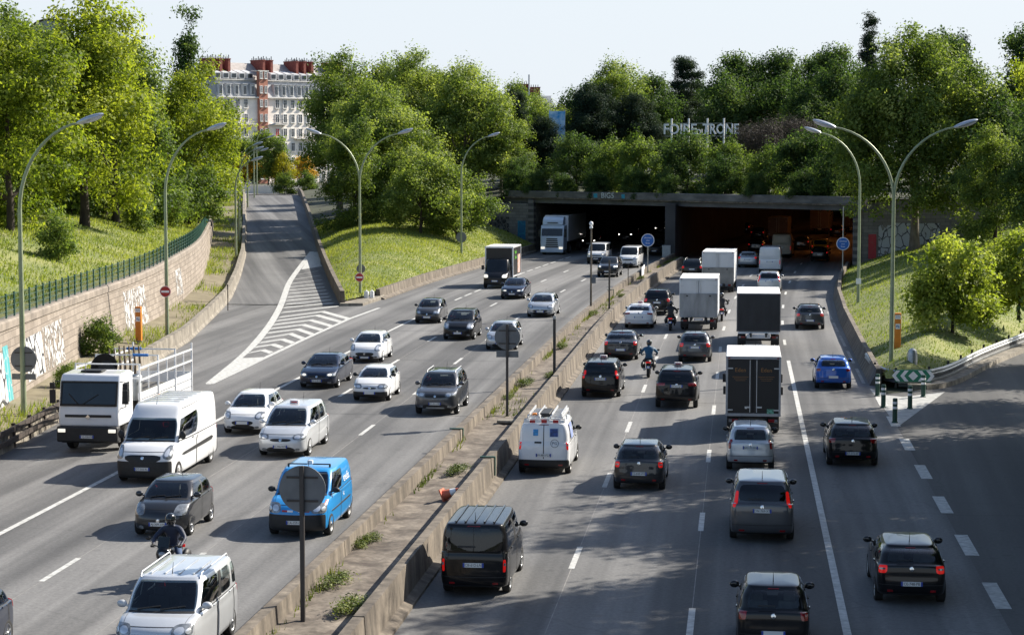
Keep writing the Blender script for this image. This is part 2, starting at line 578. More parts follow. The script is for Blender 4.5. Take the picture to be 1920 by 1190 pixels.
# slip road at the right
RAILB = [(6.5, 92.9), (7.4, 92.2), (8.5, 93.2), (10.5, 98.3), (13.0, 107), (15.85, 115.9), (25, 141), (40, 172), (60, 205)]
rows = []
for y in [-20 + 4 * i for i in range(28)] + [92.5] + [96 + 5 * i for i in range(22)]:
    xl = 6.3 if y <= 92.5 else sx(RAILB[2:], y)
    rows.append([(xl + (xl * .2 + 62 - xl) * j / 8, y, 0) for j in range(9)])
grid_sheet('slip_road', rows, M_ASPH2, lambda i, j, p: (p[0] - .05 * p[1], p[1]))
# ramp climbing at the left
rows = []
for y in [140.7] + [144 + 4 * i for i in range(43)]:
    xl, xr = sx(LRAMP, y) + .1, sx(RRAMP, y) - .1
    rows.append([(xl + (xr - xl) * j / 6, y, zr(y) + .002) for j in range(7)])
grid_sheet('exit_ramp_road', rows, M_ASPH, lambda i, j, p: (p[0] + .3 * p[1], p[1]))
# boulevard beyond the ramp and the upper town ground
grid_sheet('upper_ground', [[(-900, 322, 3.45), (-40, 322, 3.45)], [(-900, 1500, 3.45), (-40, 1500, 3.45)]], M_EARTH)
grid_sheet('boulevard_road', [[(-110, 316, 3.58), (-60, 316, 3.58)], [(-130, 390, 3.7), (-60, 390, 3.7)]], M_ASPH, lambda i, j, p: (p[0], p[1]))

# ------------------------------------------------------------------ markings


def strip(mb, pts, w, z=.005):
    P = [Vector((p[0], p[1], (p[2] if len(p) > 2 else 0) + z)) for p in pts]
    vs = []
    for i, p in enumerate(P):
        t = P[min(i + 1, len(P) - 1)] - P[max(i - 1, 0)]
        t.normalize()
        r = Vector((t.y, -t.x, 0)).normalized()
        ww = w[i] if isinstance(w, (list, tuple)) else w
        vs += [p - r * ww / 2, p + r * ww / 2]
    mb.add(vs, [(2 * i, 2 * i + 1, 2 * i + 3, 2 * i + 2) for i in range(len(P) - 1)])


def lane(x, y0, y1, step=6):
    n = max(1, int((y1 - y0) / step))
    return [(x + cx(y0 + (y1 - y0) * i / n), y0 + (y1 - y0) * i / n) for i in range(n + 1)]


mk = MB(); dapl = MB(); sm = MB(); tj = MB()
for k in range(14):                                   # lane dashes, three metres on, ten off
    for x, c0 in ((-17.92, 25.4), (-14.7, 26.5), (-4.42, 28.5), (-1.1, 21.2)):
        yc = c0 + 13.05 * k
        if yc < 199: strip(mk, lane(x, yc - 1.5, yc + 1.5, 3), .16)
for k in range(9):
    yc = 117.0 + 13.2 * k
    if yc < 240: strip(mk, lane(2.52, yc - 1.5, yc + 1.5, 3), .16)
strip(mk, lane(2.52, -10, 107), .19)                    # solid white line right of the right-hand lanes
strip(mk, lane(-21.33, -10, 137), .19)                  # solid line along the exit lane
for k in range(14):
    strip(mk, lane(-21.33, 146.5 + 4.35 * k, 149.5 + 4.35 * k, 3), .17)
for k in range(10):
    yc = 31.6 + 6.5 * k
    x = 6.50 - .0055 * (yc - 40)
    strip(mk, [(x, yc - 1.5), (x, yc + 1.5)], .38)
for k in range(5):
    strip(dapl, [(5.85 + .012 * k, 97 + 9 * k), (5.86 + .012 * k, 103.5 + 9 * k)], .16)  # edge line broken into strokes to draw the dapple shade
strip(sm, lane(-4.42, 20, 150), .025, .003); strip(sm, lane(-1.1, 20, 150), .022, .003); strip(sm, lane(-17.92, 20, 150), .022, .003); strip(sm, lane(-14.7, 20, 150), .022, .003)
for y in (83.2, 96.6, 104.8, 121.5):
    strip(tj, [(-10.9, y), (-34.0, y + .5)] if y > 115 else [(-10.9, y), (-21.3, y + .3)], .09, .003)
for y in (92.0, 88.5, 131):
    strip(tj, [(-7.8, y), (5.8, y + .4)], .05, .003)
# hatched nose of the exit ramp
HL = [(-25.16, 93.43), (-26.48, 105.28), (-27.06, 109.49), (-27.66, 113.71), (-29.69, 126.03), (-32.07, 138.98), (-34.25, 150.0), (-35.92, 158.37), (-37.12, 165.38), (-38.86, 176.52), (-41.44, 193.29)]
hl = smooth_path([(x, y, zr(y) + .002) for x, y in HL], 40, 3)
strip(mk, [tuple(p) for p in hl], [.14 + .30 * min(1, k / 8) for k in range(40)])
strip(mk, [(-24.85, 93.3), (-25.0, 99.5), (-25.16, 105.43), (-25.31, 115.3), (-25.4, 130.0), (-25.05, 139.0)], [.1, .22, .28, .28, .28, .26])
mk.add([(-25.16, 93.2, .0054), (-24.9, 93.2, .0054), (-25.15, 105.0, .0054), (-25.35, 105.6, .0054), (-26.1, 105.0, .0054), (-26.45, 105.0, .0054)], [(0, 1, 2, 3, 4, 5)])
CH = [((-26.62, 107.71), (-26.22, 109.28), (-25.42, 107.86)), ((-27.05, 110.75), (-26.39, 112.43), (-25.46, 110.73)), ((-27.39, 113.41), (-26.56, 115.53), (-25.45, 113.42)), ((-27.8, 116.19), (-26.86, 119.03), (-25.46, 116.12)), ((-28.37, 119.34), (-27.09, 122.11), (-25.48, 118.83)), ((-28.84, 122.17), (-27.42, 125.21), (-25.5, 121.67)), ((-29.33, 124.99), (-27.67, 128.62), (-25.5, 124.51)), ((-29.77, 127.82), (-28.03, 132.33), (-25.54, 127.61)), ((-30.22, 130.62), (-28.27, 135.27), (-25.5, 130.01))]
BARS = [((-30.89, 134.24), (-28.11, 139.71)), ((-31.61, 137.95), (-28.98, 142.43)), ((-32.13, 140.84), (-29.68, 145.22)), ((-32.77, 144.11), (-30.37, 147.91)), ((-33.38, 147.12), (-31.04, 150.65)), ((-34.04, 150.36), (-31.8, 153.6)), ((-34.67, 153.33), (-32.5, 156.43)), ((-35.28, 156.18), (-33.27, 159.66)), ((-35.9, 159.25), (-34.1, 163.12)), ((-36.56, 163.09), (-35.11, 167.36)), ((-37.32, 167.73), (-36.22, 171.89))]


def ribbon(a, b, hw, dz=0.0):
    za, zb = zr(a[1]) + .0065 + dz, zr(b[1]) + .0065 + dz
    mk.add([(a[0], a[1] - hw, za), (b[0], b[1] - hw, zb), (b[0], b[1] + hw, zb), (a[0], a[1] + hw, za)], [(0, 1, 2, 3)])


for k, (a, m_, b) in enumerate(CH):
    hw = .52 + .012 * k
    ribbon(a, m_, hw); ribbon((m_[0] - .01, m_[1]), b, hw, .0006)
for a, b in BARS: ribbon(a, b, .62)
mk.add([(-41.2, 192.4, zr(192.4) + .011), (-38.0, 172.8, zr(172.8) + .011), (-36.9, 176.4, zr(176.4) + .011), (-37.6, 179.0, zr(179) + .011), (-40.6, 193.2, zr(193.2) + .011)], [(0, 1, 2, 3, 4)])
mk.build('lane_markings', M_LINE); tag(bpy.data.objects['lane_markings'], kind='structure')
tag(dapl.build('shade_dimmed_markings', M_LINE2), kind='structure')
tag(sm.build('asphalt_seams', M_SEAM), kind='structure')
tag(tj.build('asphalt_joints', M_TAR), kind='structure')
g = MB()
g.add([(6.3, 81.9, .004), (9.35, 94.0, .004), (8.0, 92.6, .004), (7.3, 91.9, .004), (6.6, 92.4, .004), (6.0, 95.0, .004)], [(0, 1, 2, 3, 4, 5)])
tag(g.build('gore_pavement', mat('gore_paint', (.36, .36, .345), .8, var=.25, vscale=3, detail=8)), kind='structure')

# ------------------------------------------------------------------ median
def xlb(y): return -10.6 + .6 * min(max(y - 40, 0), 91) / 91 + cx(y)
def xrb(y): return -8.28 + cx(y)


ymed = [-20 + 3 * i for i in range(74)]
random.seed(3)
rows = []
for y in ymed:
    rows.append([(xlb(y) + .1 + (xrb(y) - xlb(y) - .2) * j / 8, y, .38 + .035 * random.uniform(-1, 1) - (.06 if j == 7 else 0)) for j in range(9)])
grid_sheet('median_strip', rows, M_SOIL, lambda i, j, p: (p[0], p[1]))


def barrier(name, label, cat, pathf, prof, y0, y1, seg, m, zf=None, jit=.012, gap=.02):
    mb = MB()
    y = y0
    rnd = random.Random(int(seg * 100))
    while y < y1 - .5:
        e = min(y + seg, y1)
        dz = rnd.uniform(-jit, jit); dx = rnd.uniform(-jit, jit)
        n = max(2, int((e - y) / 2.5))
        pts = []
        for i in range(n + 1):
            yy = y + (e - gap - y) * i / n
            pts.append((pathf(yy) + dx, yy, (zf(yy) if zf else 0) + 0))
        mb.sweep([(o, h + (dz if h > .3 else 0)) for o, h in prof], pts)
        y = e
    o = mb.build(name, m, smooth=True, sharp=30)
    return tag(o, label, cat)


barrier('median_barrier', 'weathered low concrete barrier between the oncoming lanes and the weedy median strip', 'barrier', xlb,
        [(-.42, -.02), (-.40, .10), (-.19, .38), (-.14, .80), (.14, .80), (.17, .30), (.17, -.02)], -18, 199, 11.7, M_CONC)
barrier('median_barrier', 'tall sheer beige concrete barrier between the weedy median and the lanes driving away', 'barrier', xrb,
        [(-.13, -.02), (-.13, .92), (.12, .92), (.17, .16), (.40, .08), (.40, -.02)], -18, 190, 15.3, M_CONC)
# ramp walls
barrier('ramp_barrier', 'curving low concrete barrier on the outer left side of the exit ramp', 'barrier', lambda y: sx(LRAMP, y) - .12,
        [(-.18, -.05), (-.15, .85), (.15, .85), (.19, .2), (.30, .05), (.30, -.05)], 88, 316, 14.0, M_CONC2, zr)
barrier('ramp_barrier', 'shaded concrete barrier between the exit ramp and the grassy island with trees', 'barrier', lambda y: sx(RRAMP, y) + .1,
        [(-.2, -.05), (-.15, 1.0), (.15, 1.0), (.18, -.05)], 140.9, 316, 13.0, M_CONC, zr)
barrier('motorway_barrier', 'sunlit concrete barrier along the grassy island beside the oncoming lanes', 'barrier', lambda y: sx(LMOT, y) - .1,
        [(-.2, -.05), (-.16, .78), (.14, .78), (.20, .22), (.50, .08), (.50, -.02)], 146.5, 216, 12.2, M_CONC)
barrier('motorway_barrier', 'low concrete barrier curving along the right edge below the sunny grass slope', 'barrier', lambda y: sx(RMOT, y) + .15,
        [(-.42, -.02), (-.35, .1), (-.14, .5), (-.1, .8), (.14, .8), (.16, -.05)], 96.2, 186, 10.4, M_CONC)
# kerbed nose platform
n = MB()
n.add([(-28.1, 140.2, 0), (-26.5, 140.6, 0), (-26.2, 147.5, 0), (-29.5, 147.5, 0), (-28.1, 140.2, .2), (-26.5, 140.6, .2), (-26.2, 147.5, .3), (-29.5, 147.5, .3)],
      [(0, 1, 5, 4), (1, 2, 6, 5), (2, 3, 7, 6), (3, 0, 4, 7), (4, 5, 6, 7)])
tag(n.build('kerb', M_CONC2, bevel=.04), kind='structure')

# ------------------------------------------------------------------ retaining wall, verge, left slope
WB = [(-26.6, 55.0, .5), (-28.6, 70, .5), (-29.9, 78.8, .5), (-31.65, 89.8, .5), (-33.2, 98.4, .5), (-34.3, 106.5, .5), (-35.5, 118.0, .5), (-36.5, 126, .5), (-38.5, 136.7, .5), (-40.8, 149.5, .6), (-43.9, 163.3, .83), (-46.8, 175, 1.1), (-57.0, 215.4, 2.0), (-66.8, 252, 2.8), (-81.5, 312, 3.6)]
WT = [4.0, 4.0, 3.98, 3.8, 3.65, 3.55, 3.55, 3.7, 3.75, 3.75, 3.75, 3.7, 3.3, 3.5, 4.0]
wb = smooth_path([(x, y, z, t) for (x, y, z), t in zip(WB, WT)], 70, 4)
arc = np.concatenate([[0], np.cumsum(np.linalg.norm(np.diff(wb[:, :2], axis=0), axis=1))])


def left_normal(P, i):
    t = P[min(i + 1, len(P) - 1)][:2] - P[max(i - 1, 0)][:2]
    t = t / np.linalg.norm(t)
    return np.array([-t[1], t[0]])


wall = thing('retaining_wall', 'long stone block retaining wall with white graffiti below the green fence', 'wall', tuple(wb[0][:3]))
off0 = np.array(wb[0][:3])
rows = []
for i, p in enumerate(wb):
    nl = left_normal(wb, i)
    ht = p[3] - .42
    r = []
    for hh in (p[2] - .8, p[2] + 1.2, ht):
        q = np.array([p[0], p[1]]) + nl * .10 * (hh - p[2])
        r.append((q[0] - off0[0], q[1] - off0[1], hh - off0[2]))
    q = np.array([p[0], p[1]]) + nl * .9
    r.append((q[0] - off0[0], q[1] - off0[1], ht - off0[2]))
    rows.append(r)
grid_sheet('stonework', rows, M_STONE, lambda i, j, p: (arc[i], p[2]), None, wall, smooth=False)
cp = MB()
cpath = []
for i, p in enumerate(wb):
    nl = left_normal(wb, i)
    cpath.append((p[0] + nl[0] * .5 - off0[0], p[1] + nl[1] * .5 - off0[1], p[3] - .42 - off0[2]))
cp.sweep([(-.35, .003), (-.35, .42), (.20, .42), (.28, .34), (.28, .06), (.22, .003)], cpath)
cp.build('coping', M_COPING, wall, smooth=True, sharp=30)
# graffiti patches lying on the stonework


def on_wall(s, h):
    """point on the wall face at arc length s, height h (world)."""
    x = np.interp(s, arc, wb[:, 0]); y = np.interp(s, arc, wb[:, 1]); z = np.interp(s, arc, wb[:, 2])
    i = int(np.clip(np.searchsorted(arc, s), 1, len(wb) - 2))
    nl = left_normal(wb, i)
    q = np.array([x, y]) + nl * (.10 * (h - z) - .012)
    return np.array([q[0], q[1], h]) - off0


def sof(y): return float(np.interp(y, wb[:, 1], arc))


def tagpaint(y0, y1, h0, h1, m, name='graffiti'):
    ss = np.linspace(sof(y0), sof(y1), 7)
    grid_sheet(name, [[on_wall(s, h) for h in np.linspace(h0, h1, 4)] for s in ss], m, None, None, wall)


G_WHITE = graffiti_mat('white_spray', (.52, .52, .51), (.03, .03, .035), 1.3, .66, .06)
G_WHITE2 = graffiti_mat('thin_white_spray', (.50, .50, .49), (.16, .14, .12), 2.2, .50, .10)
G_TURQ = graffiti_mat('turquoise_spray', (.05, .30, .32), (.30, .42, .42), 1.5, .72, .03)
tagpaint(73, 81.0, .4, 2.7, G_WHITE)
tagpaint(81.0, 82.0, .6, 2.9, G_TURQ)
tagpaint(85.5, 89.6, .9, 2.8, G_WHITE)
tagpaint(90.0, 95.0, .9, 2.9, G_WHITE2)
tagpaint(112.5, 119.5, .6, 2.9, G_WHITE2)
tagpaint(134, 138, 1.0, 2.8, G_WHITE2)

rows = []
for i, p in enumerate(wb):
    y = p[1]
    xb = sx(LRAMP, max(y, 40)) - .2
    zb = zr(y) + .30
    bump = .12 * math.sin(i * 1.7)
    rows.append([(xb + (p[0] - .2 - xb) * t, y, zb + (p[2] + .1 - zb) * t + bump * math.sin(math.pi * t)) for t in (0, .25, .5, .75, 1)])
grid_sheet('wall_verge', rows, M_VERGE)

EMB_OFF = [(.75, 0), (1.4, .1), (4, .55), (8, 1.55), (12, 2.3), (20, 3.0), (40, 3.6), (120, 4.5)]
ext = list(wb) + [np.array((-95, 350, 3.6, 3.9))]
emb_rows = []
rnd = random.Random(5)
for i, p in enumerate(ext):
    nl = left_normal(ext, i)
    emb_rows.append([(p[0] + nl[0] * d, p[1] + nl[1] * d, p[3] - .03 + h + (.15 * rnd.uniform(-1, 1) if j > 1 else 0)) for j, (d, h) in enumerate(EMB_OFF)])
grid_sheet('left_embankment', emb_rows, M_GRASS)

# green fence on the wall
fence = thing('mesh_fence', 'dark green wire mesh fence along the top of the stone retaining wall', 'fence', tuple(wb[0][:3]))
fpath = np.array(cpath) + np.array([0, 0, .42])
farc = np.concatenate([[0], np.cumsum(np.linalg.norm(np.diff(fpath, axis=0), axis=1))])
def fp(s): return np.array([np.interp(s, farc, fpath[:, k]) for k in range(3)])


pm = MB(); pm.box((0, 0, .52), (.07, .07, 1.04)); pm.box((0, 0, 1.05), (.085, .085, .03))
pmesh = pm.mesh('fence_post')
s = 0.5
wires = MB()
k = 0
while s < farc[-1]:
    if k < 99 and fp(s)[1] + off0[1] < 225:
        link('post', pmesh if k else pmesh, M_GREEN if k == 0 else None, fence, fp(s))
    k += 1
    s += 1.75
for h in (.08, .30, .52, .74, .98):
    wires.tube([fp(q) + np.array((0, 0, h)) for q in np.linspace(0, float(np.interp(225, fpath[:, 1] + off0[1], farc)), 140)], .012, 4)
s = 0
while s < 170:
    a = fp(s)
    wires.tube([a + np.array((0, 0, .06)), a + np.array((0, 0, 1.0))], .0065, 3, cap=False)
    s += .13
wires.build('wire_panel', M_GREEN, fence)

# rusty guard rail at the very left
GR = thing('guard_rail', 'rusty dark steel guard rail with posts before the stone wall', 'guard rail', (-26.3, 60, 0))
gm = MB()
def grp(y): return Vector((sx(LRAMP, y) + .25 + 26.3, y - 60, 0))


for h in (.78, .38):
    gm.sweep([(-.05, h - .09), (.05, h - .09), (.05, h + .09), (-.05, h + .09)], [grp(y) for y in np.linspace(58, 87, 14)])
gm.build('rail', M_RUST, GR)
for y in np.linspace(58.5, 86.5, 13):
    b = MB(); p = grp(y); b.box((p.x - .12, p.y, .45), (.12, .14, .95)); b.build('post', M_RUST, GR)
lowk = MB()
lowk.sweep([(-.45, 0), (-.40, .62), (-.15, .62), (-.08, 0)], [grp(y) + Vector((-26.3, 60, 0)) for y in np.linspace(50, 88, 20)])
tag(lowk.build('concrete_kerb_wall', M_CONC2), 'low pale concrete kerb wall behind the rusty guard rail', 'kerb')

# ------------------------------------------------------------------ grassy island between ramp and lanes
rows = []
for t in np.linspace(0, 1, 26):
    ya, yb = 141.3 + t * (218 - 141.3), 147.0 + t * (217.5 - 147.0)
    A = np.array((sx(RRAMP, ya) + .2, ya, zr(ya) + .55 + .3 * min(1, t * 4) - (.25 if t < .03 else 0)))
    B = np.array((sx(LMOT, yb) - .25, yb, .45 + .25 * t))
    r = []
    for u in np.linspace(0, 1, 9):
        q = A + (B - A) * u
        q[2] += (.5 + 2.6 * t * (1 - u * .3)) * math.sin(math.pi * u) ** .8 * min(1, t * 3)
        r.append(tuple(q))
    rows.append(r)
island_rows = rows
grid_sheet('island_lawn', rows, M_GRASS)

# ------------------------------------------------------------------ right slope
RAILP = [(6.75, 95.2, .45), (7.6, 94.2, .45), (8.54, 95.6, .45), (10.4, 101.0, .45), (12.6, 108.5, .45), (16.2, 118.3, .5), (25, 142, .8), (38, 168, 1.5), (52, 188, 2.5)]
bar_path = [(sx(RMOT, y) + .35, y, .42) for y in np.linspace(96.4, 184, 30)]
Ra = resample(bar_path, 30); Rb = resample(RAILP, 30)
rows = []
for i in range(30):
    r = []
    for u in np.linspace(0, 1, 11):
        q = Ra[i] + (Rb[i] - Ra[i]) * u
        wdt = np.linalg.norm(Rb[i] - Ra[i])
        d0, d1 = u * wdt, (1 - u) * wdt
        q[2] += min(.30 * d0 if d0 < 6 else 1.8 + .12 * (d0 - 6), .42 * d1, 4.5)
        r.append(tuple(q))
    rows.append(r)
right_rows = rows
grid_sheet('right_embankment', rows, M_GRASS)

# ------------------------------------------------------------------ tunnel
PL, PR_ = np.array((-22.3, 217.7)), np.array((10.0, 183.5))
dirp = (PR_ - PL) / np.linalg.norm(PR_ - PL)
nrm = np.array((-dirp[1], dirp[0]))           # into the hill
tun = thing('tunnel_portal', 'long dark concrete tunnel portal spanning both carriageways under the trees', 'tunnel')


def wallstrip(path, z0, z1, m, name, th=.5, side=1, parent=tun, uv=True):
    P = [np.array(p, float) for p in path]
    a = np.concatenate([[0], np.cumsum([np.linalg.norm(q - p) for p, q in zip(P, P[1:])])])
    rows = []
    for i, p in enumerate(P):
        zz0 = z0[i] if isinstance(z0, (list, tuple)) else z0
        zz1 = z1[i] if isinstance(z1, (list, tuple)) else z1
        rows.append([(p[0], p[1], zz0), (p[0], p[1], zz1)])
    o = grid_sheet(name, rows, m, lambda i, j, p: (a[i], p[2]), None, parent, smooth=False)
    sd = o.modifiers.new('solid', 'SOLIDIFY'); sd.thickness = th; sd.offset = side
    return o


bm_ = MB()
def pp(t, d=0): return PL + dirp * t + nrm * d


LEN = float(np.linalg.norm(PR_ - PL))
for (d0, d1, zb, zt, te) in ((-.02, 1.2, 0, 1, 0), ):
    a, b = pp(-6.5), pp(LEN + 2.0)
# main beam
def beam(mb, t0, t1, d0, d1, zb0, zt0, zb1, zt1, mi=0):
    q = [pp(t0, d0), pp(t1, d0), pp(t1, d1), pp(t0, d1)]
    z = [(zb0, zt0), (zb1, zt1), (zb1, zt1), (zb0, zt0)]
    mb.add([(q[i][0], q[i][1], z[i][0]) for i in range(4)] + [(q[i][0], q[i][1], z[i][1]) for i in range(4)],
           [(3, 2, 1, 0), (4, 5, 6, 7), (0, 1, 5, 4), (1, 2, 6, 5), (2, 3, 7, 6), (3, 0, 4, 7)], mi)


beam(bm_, -7.0, LEN + 1.5, .15, 1.2, 5.12, 5.75, 5.5, 6.05)
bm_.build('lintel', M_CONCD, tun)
b2 = MB()
beam(b2, -4.5, LEN + 1.2, -.05, .9, 5.753, 6.40, 6.053, 6.75)
b2.build('parapet', mat('parapet_concrete', (.07, .07, .068), .9, col2=(.18, .178, .17), vscale=.5, stretch=(1, 1, 3), detail=8), tun, bevel=.03)
b3 = MB()
beam(b3, -6.9, LEN + 1.4, -.16, .15, 5.62, 5.75, 5.95, 6.05)
b3.build('ledge', M_CONC, tun)
lw = [tuple(PL)] + [(-22.1 + cx(y) - cx(215.5), y) for y in range(225, 351, 10)]
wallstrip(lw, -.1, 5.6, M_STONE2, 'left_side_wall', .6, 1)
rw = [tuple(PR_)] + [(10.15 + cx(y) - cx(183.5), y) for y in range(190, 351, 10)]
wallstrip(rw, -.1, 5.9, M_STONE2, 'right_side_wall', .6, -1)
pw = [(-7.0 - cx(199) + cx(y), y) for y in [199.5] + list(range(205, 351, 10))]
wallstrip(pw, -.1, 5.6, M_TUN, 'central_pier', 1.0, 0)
# wing walls
wl = [tuple(pp(0) + np.array((0, .1))), (-24.6, 218.6), (-28.5, 221.0)]
wallstrip([(-22.3, 217.75), (-25.0, 218.7), (-30.0, 221.5)], -.1, [5.12, 5.1, 5.0], M_STONE2, 'wing_wall', .6, -1)
wallstrip([(10.0, 183.55), (13.5, 183.9), (18.0, 184.0), (30, 186)], -.1, [6.0, 6.4, 6.6, 7.0], M_STONE2, 'wing_wall', .6, 1)
# ceiling
rows = []
for i in range(14):
    t = i / 13
    a = np.array((*pp(-1.0, .3), 5.16)) * (1 - t) + np.array((-22.1 + cx(350) - cx(215.5) - 1, 350, 5.4)) * t
    b = np.array((*pp(LEN + 1.0, .3), 5.54)) * (1 - t) + np.array((10.2 + cx(350) - cx(183.5) + 1, 350, 5.4)) * t
    rows.append([tuple(a + (b - a) * u) for u in np.linspace(0, 1, 6)])
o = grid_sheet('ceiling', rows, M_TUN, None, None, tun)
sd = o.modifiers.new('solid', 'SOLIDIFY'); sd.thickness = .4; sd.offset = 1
ew = MB(); ew.box((12, 350.5, 2.7), (90, .5, 6.0)); ew.build('dark_end_closure', M_TUN, tun)  # added closure across the road, keeps the far end of the tubes dark
gp = text('graffiti_lettering', 'BiG5', 3.4, mat('graffiti_chalk', (.55, .6, .62), .7), tun, (*pp(12.6, -.075), 6.17), (R(90), 0, math.atan2(dirp[1], dirp[0])), .004, .78, 1.35)
for t0, t1 in ((10.3, 10.9), (14.8, 15.3)):
    gb = MB()
    beam(gb, t0, t1, -.062, -.05, 5.93, 6.36, 5.93, 6.36)
    gb.build('graffiti', mat('graffiti_sky_blue', (.03, .28, .42), .7), tun)
# graffiti on the wing walls
def wing_tag(x0, x1, y0, y1, z0, z1, m):
    g = MB(); g.add([(x0, y0, z0), (x1, y1, z0), (x1, y1, z1), (x0, y0, z1)], [(0, 1, 2, 3)]); g.build('graffiti', m, tun)


G_DARK = graffiti_mat('black_spray', (.02, .02, .025), (.14, .14, .14), 2.0, .47, .05)
wing_tag(-27.4, -25.1, 219.98, 218.7, 1.0, 3.6, G_DARK)
wing_tag(-24.1, -23.2, 218.36, 218.04, .8, 3.2, graffiti_mat('blue_spray', (.015, .12, .24), (.02, .2, .3), 1.2, .8, .03))
wing_tag(11.3, 12.0, 183.64, 183.71, 1.2, 3.4, graffiti_mat('red_spray', (.35, .03, .04), (.3, .05, .05), 1.2, .85, .02))
wing_tag(12.2, 13.5, 183.73, 183.86, 1.4, 4.2, graffiti_mat('white_block_spray', (.36, .38, .40), (.05, .05, .06), 1.7, .60, .05))
wing_tag(13.5, 17.6, 183.86, 183.95, 1.6, 4.4, MATS['white_block_spray'])
# orange tunnel lamps in the right tube, dim rows deep inside
M_SOD = mat('sodium_lamp', (1, .45, .1), .5, emit=15.0, ecol=(1.0, .32, .07))
for k in range(8):
    y = 219 + 13 * k
    for xo in (2.4, ):
        l = MB(); l.box((0, 0, 0), (.35, 1.6, .12))
        lo = l.build('tunnel_lamp', M_SOD, None, bevel=.02)
        lo.location = (5.2 + xo + cx(y) - cx(183.5), y, 5.1)
        tag(lo, 'lit orange sodium lamp under the ceiling deep inside the right tunnel tube', 'lamp', 'sodium lamps under the tunnel ceiling')
# cabinet before the central pier
cb = MB(); cb.box((0, 0, .75), (.8, .6, 1.1)); cb.box((0, 0, 1.32), (.86, .66, .05)); cb.box((0, 0, .1), (.7, .5, .2))
o = cb.build('utility_cabinet', mat('cabinet_grey', (.36, .38, .38), .6), bevel=.02); o.location = (-6.9 - cx(199) + cx(197.5) - .2, 197.2, .3)
tag(o, 'pale grey cabinet on the median in front of the central tunnel pier', 'cabinet')

# earth over the tunnel
front = [(-48, 215, 1.9), (-38, 219, 3.6), (-30.5, 221.8, 5.0), tuple(np.append(pp(-4.5, .6), 5.9)), tuple(np.append(pp(LEN * .5, .6), 6.2)), tuple(np.append(pp(LEN + 1.2, .6), 6.5)), (18, 184.8, 6.6), (30, 187, 7), (60, 195, 8), (110, 205, 9)]
back = [(-72, 325, 3.8), (-62, 325, 5), (-52, 325, 6), (-40, 325, 6.5), (-10, 325, 7), (40, 325, 7), (60, 325, 7), (80, 325, 7.5), (110, 325, 8), (160, 325, 9)]
rows = []
for t in np.linspace(0, 1, 8):
    r = [tuple(np.array(a) * (1 - t) + np.array(b) * t) for a, b in zip(front, back)]
    yy = 217.5 + (325 - 217.5) * t
    r[0] = (sx(RRAMP, min(yy, 317)) + .35, yy, zr(yy) + .7)
    rows.append(r)
rows.append([(x * 1.3 - 10, 900, z) for x, y, z in back])
grid_sheet('tunnel_cover_ground', rows, M_EARTH)
# far right ground behind the slip road
rows = [[(x, y, z) for x, z in ((52 + .8 * (y - 188), 2.4), (80 + .8 * (y - 188), 4), (300, 6))] for y in (188, 220, 300)]
grid_sheet('right_ground', [[(24, 20, -.02), (60, 20, 3), (300, 20, 5)], [(24, 110, -.02), (60, 110, 3.0), (300, 110, 5)], [(62, 205, 2.5), (80, 205, 4.5), (300, 205, 6)]], M_EARTH)
# ================================================================== PLANTS
LEAF = {
    'robinia': leaf_mat('robinia_leaves', (.085, .13, .016), (.195, .245, .028), (.33, .37, .06), .52),
    'plane': leaf_mat('plane_leaves', (.075, .12, .028), (.165, .225, .052), (.31, .36, .115), .48),
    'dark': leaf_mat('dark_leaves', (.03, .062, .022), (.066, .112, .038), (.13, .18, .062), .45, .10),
    'mid': leaf_mat('mid_leaves', (.052, .092, .022), (.12, .178, .038), (.23, .285, .08), .48),
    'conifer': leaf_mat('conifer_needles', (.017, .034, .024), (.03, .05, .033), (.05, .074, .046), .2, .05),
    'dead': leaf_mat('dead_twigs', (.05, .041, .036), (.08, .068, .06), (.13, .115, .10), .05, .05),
    'bright': leaf_mat('bright_leaves', (.095, .145, .02), (.22, .28, .045), (.40, .44, .12), .5),
    'yellow': leaf_mat('yellow_leaves', (.16, .18, .012), (.32, .29, .02), (.42, .36, .04), .42),
    'orange': leaf_mat('orange_leaves', (.32, .17, .012), (.48, .29, .02), (.55, .37, .05), .4),
    'weed': leaf_mat('weed_leaves', (.05, .08, .02), (.11, .145, .03), (.22, .24, .08), .3),
    'grass': leaf_mat('grass_blades', (.09, .14, .024), (.18, .225, .045), (.31, .335, .095), .45),
}


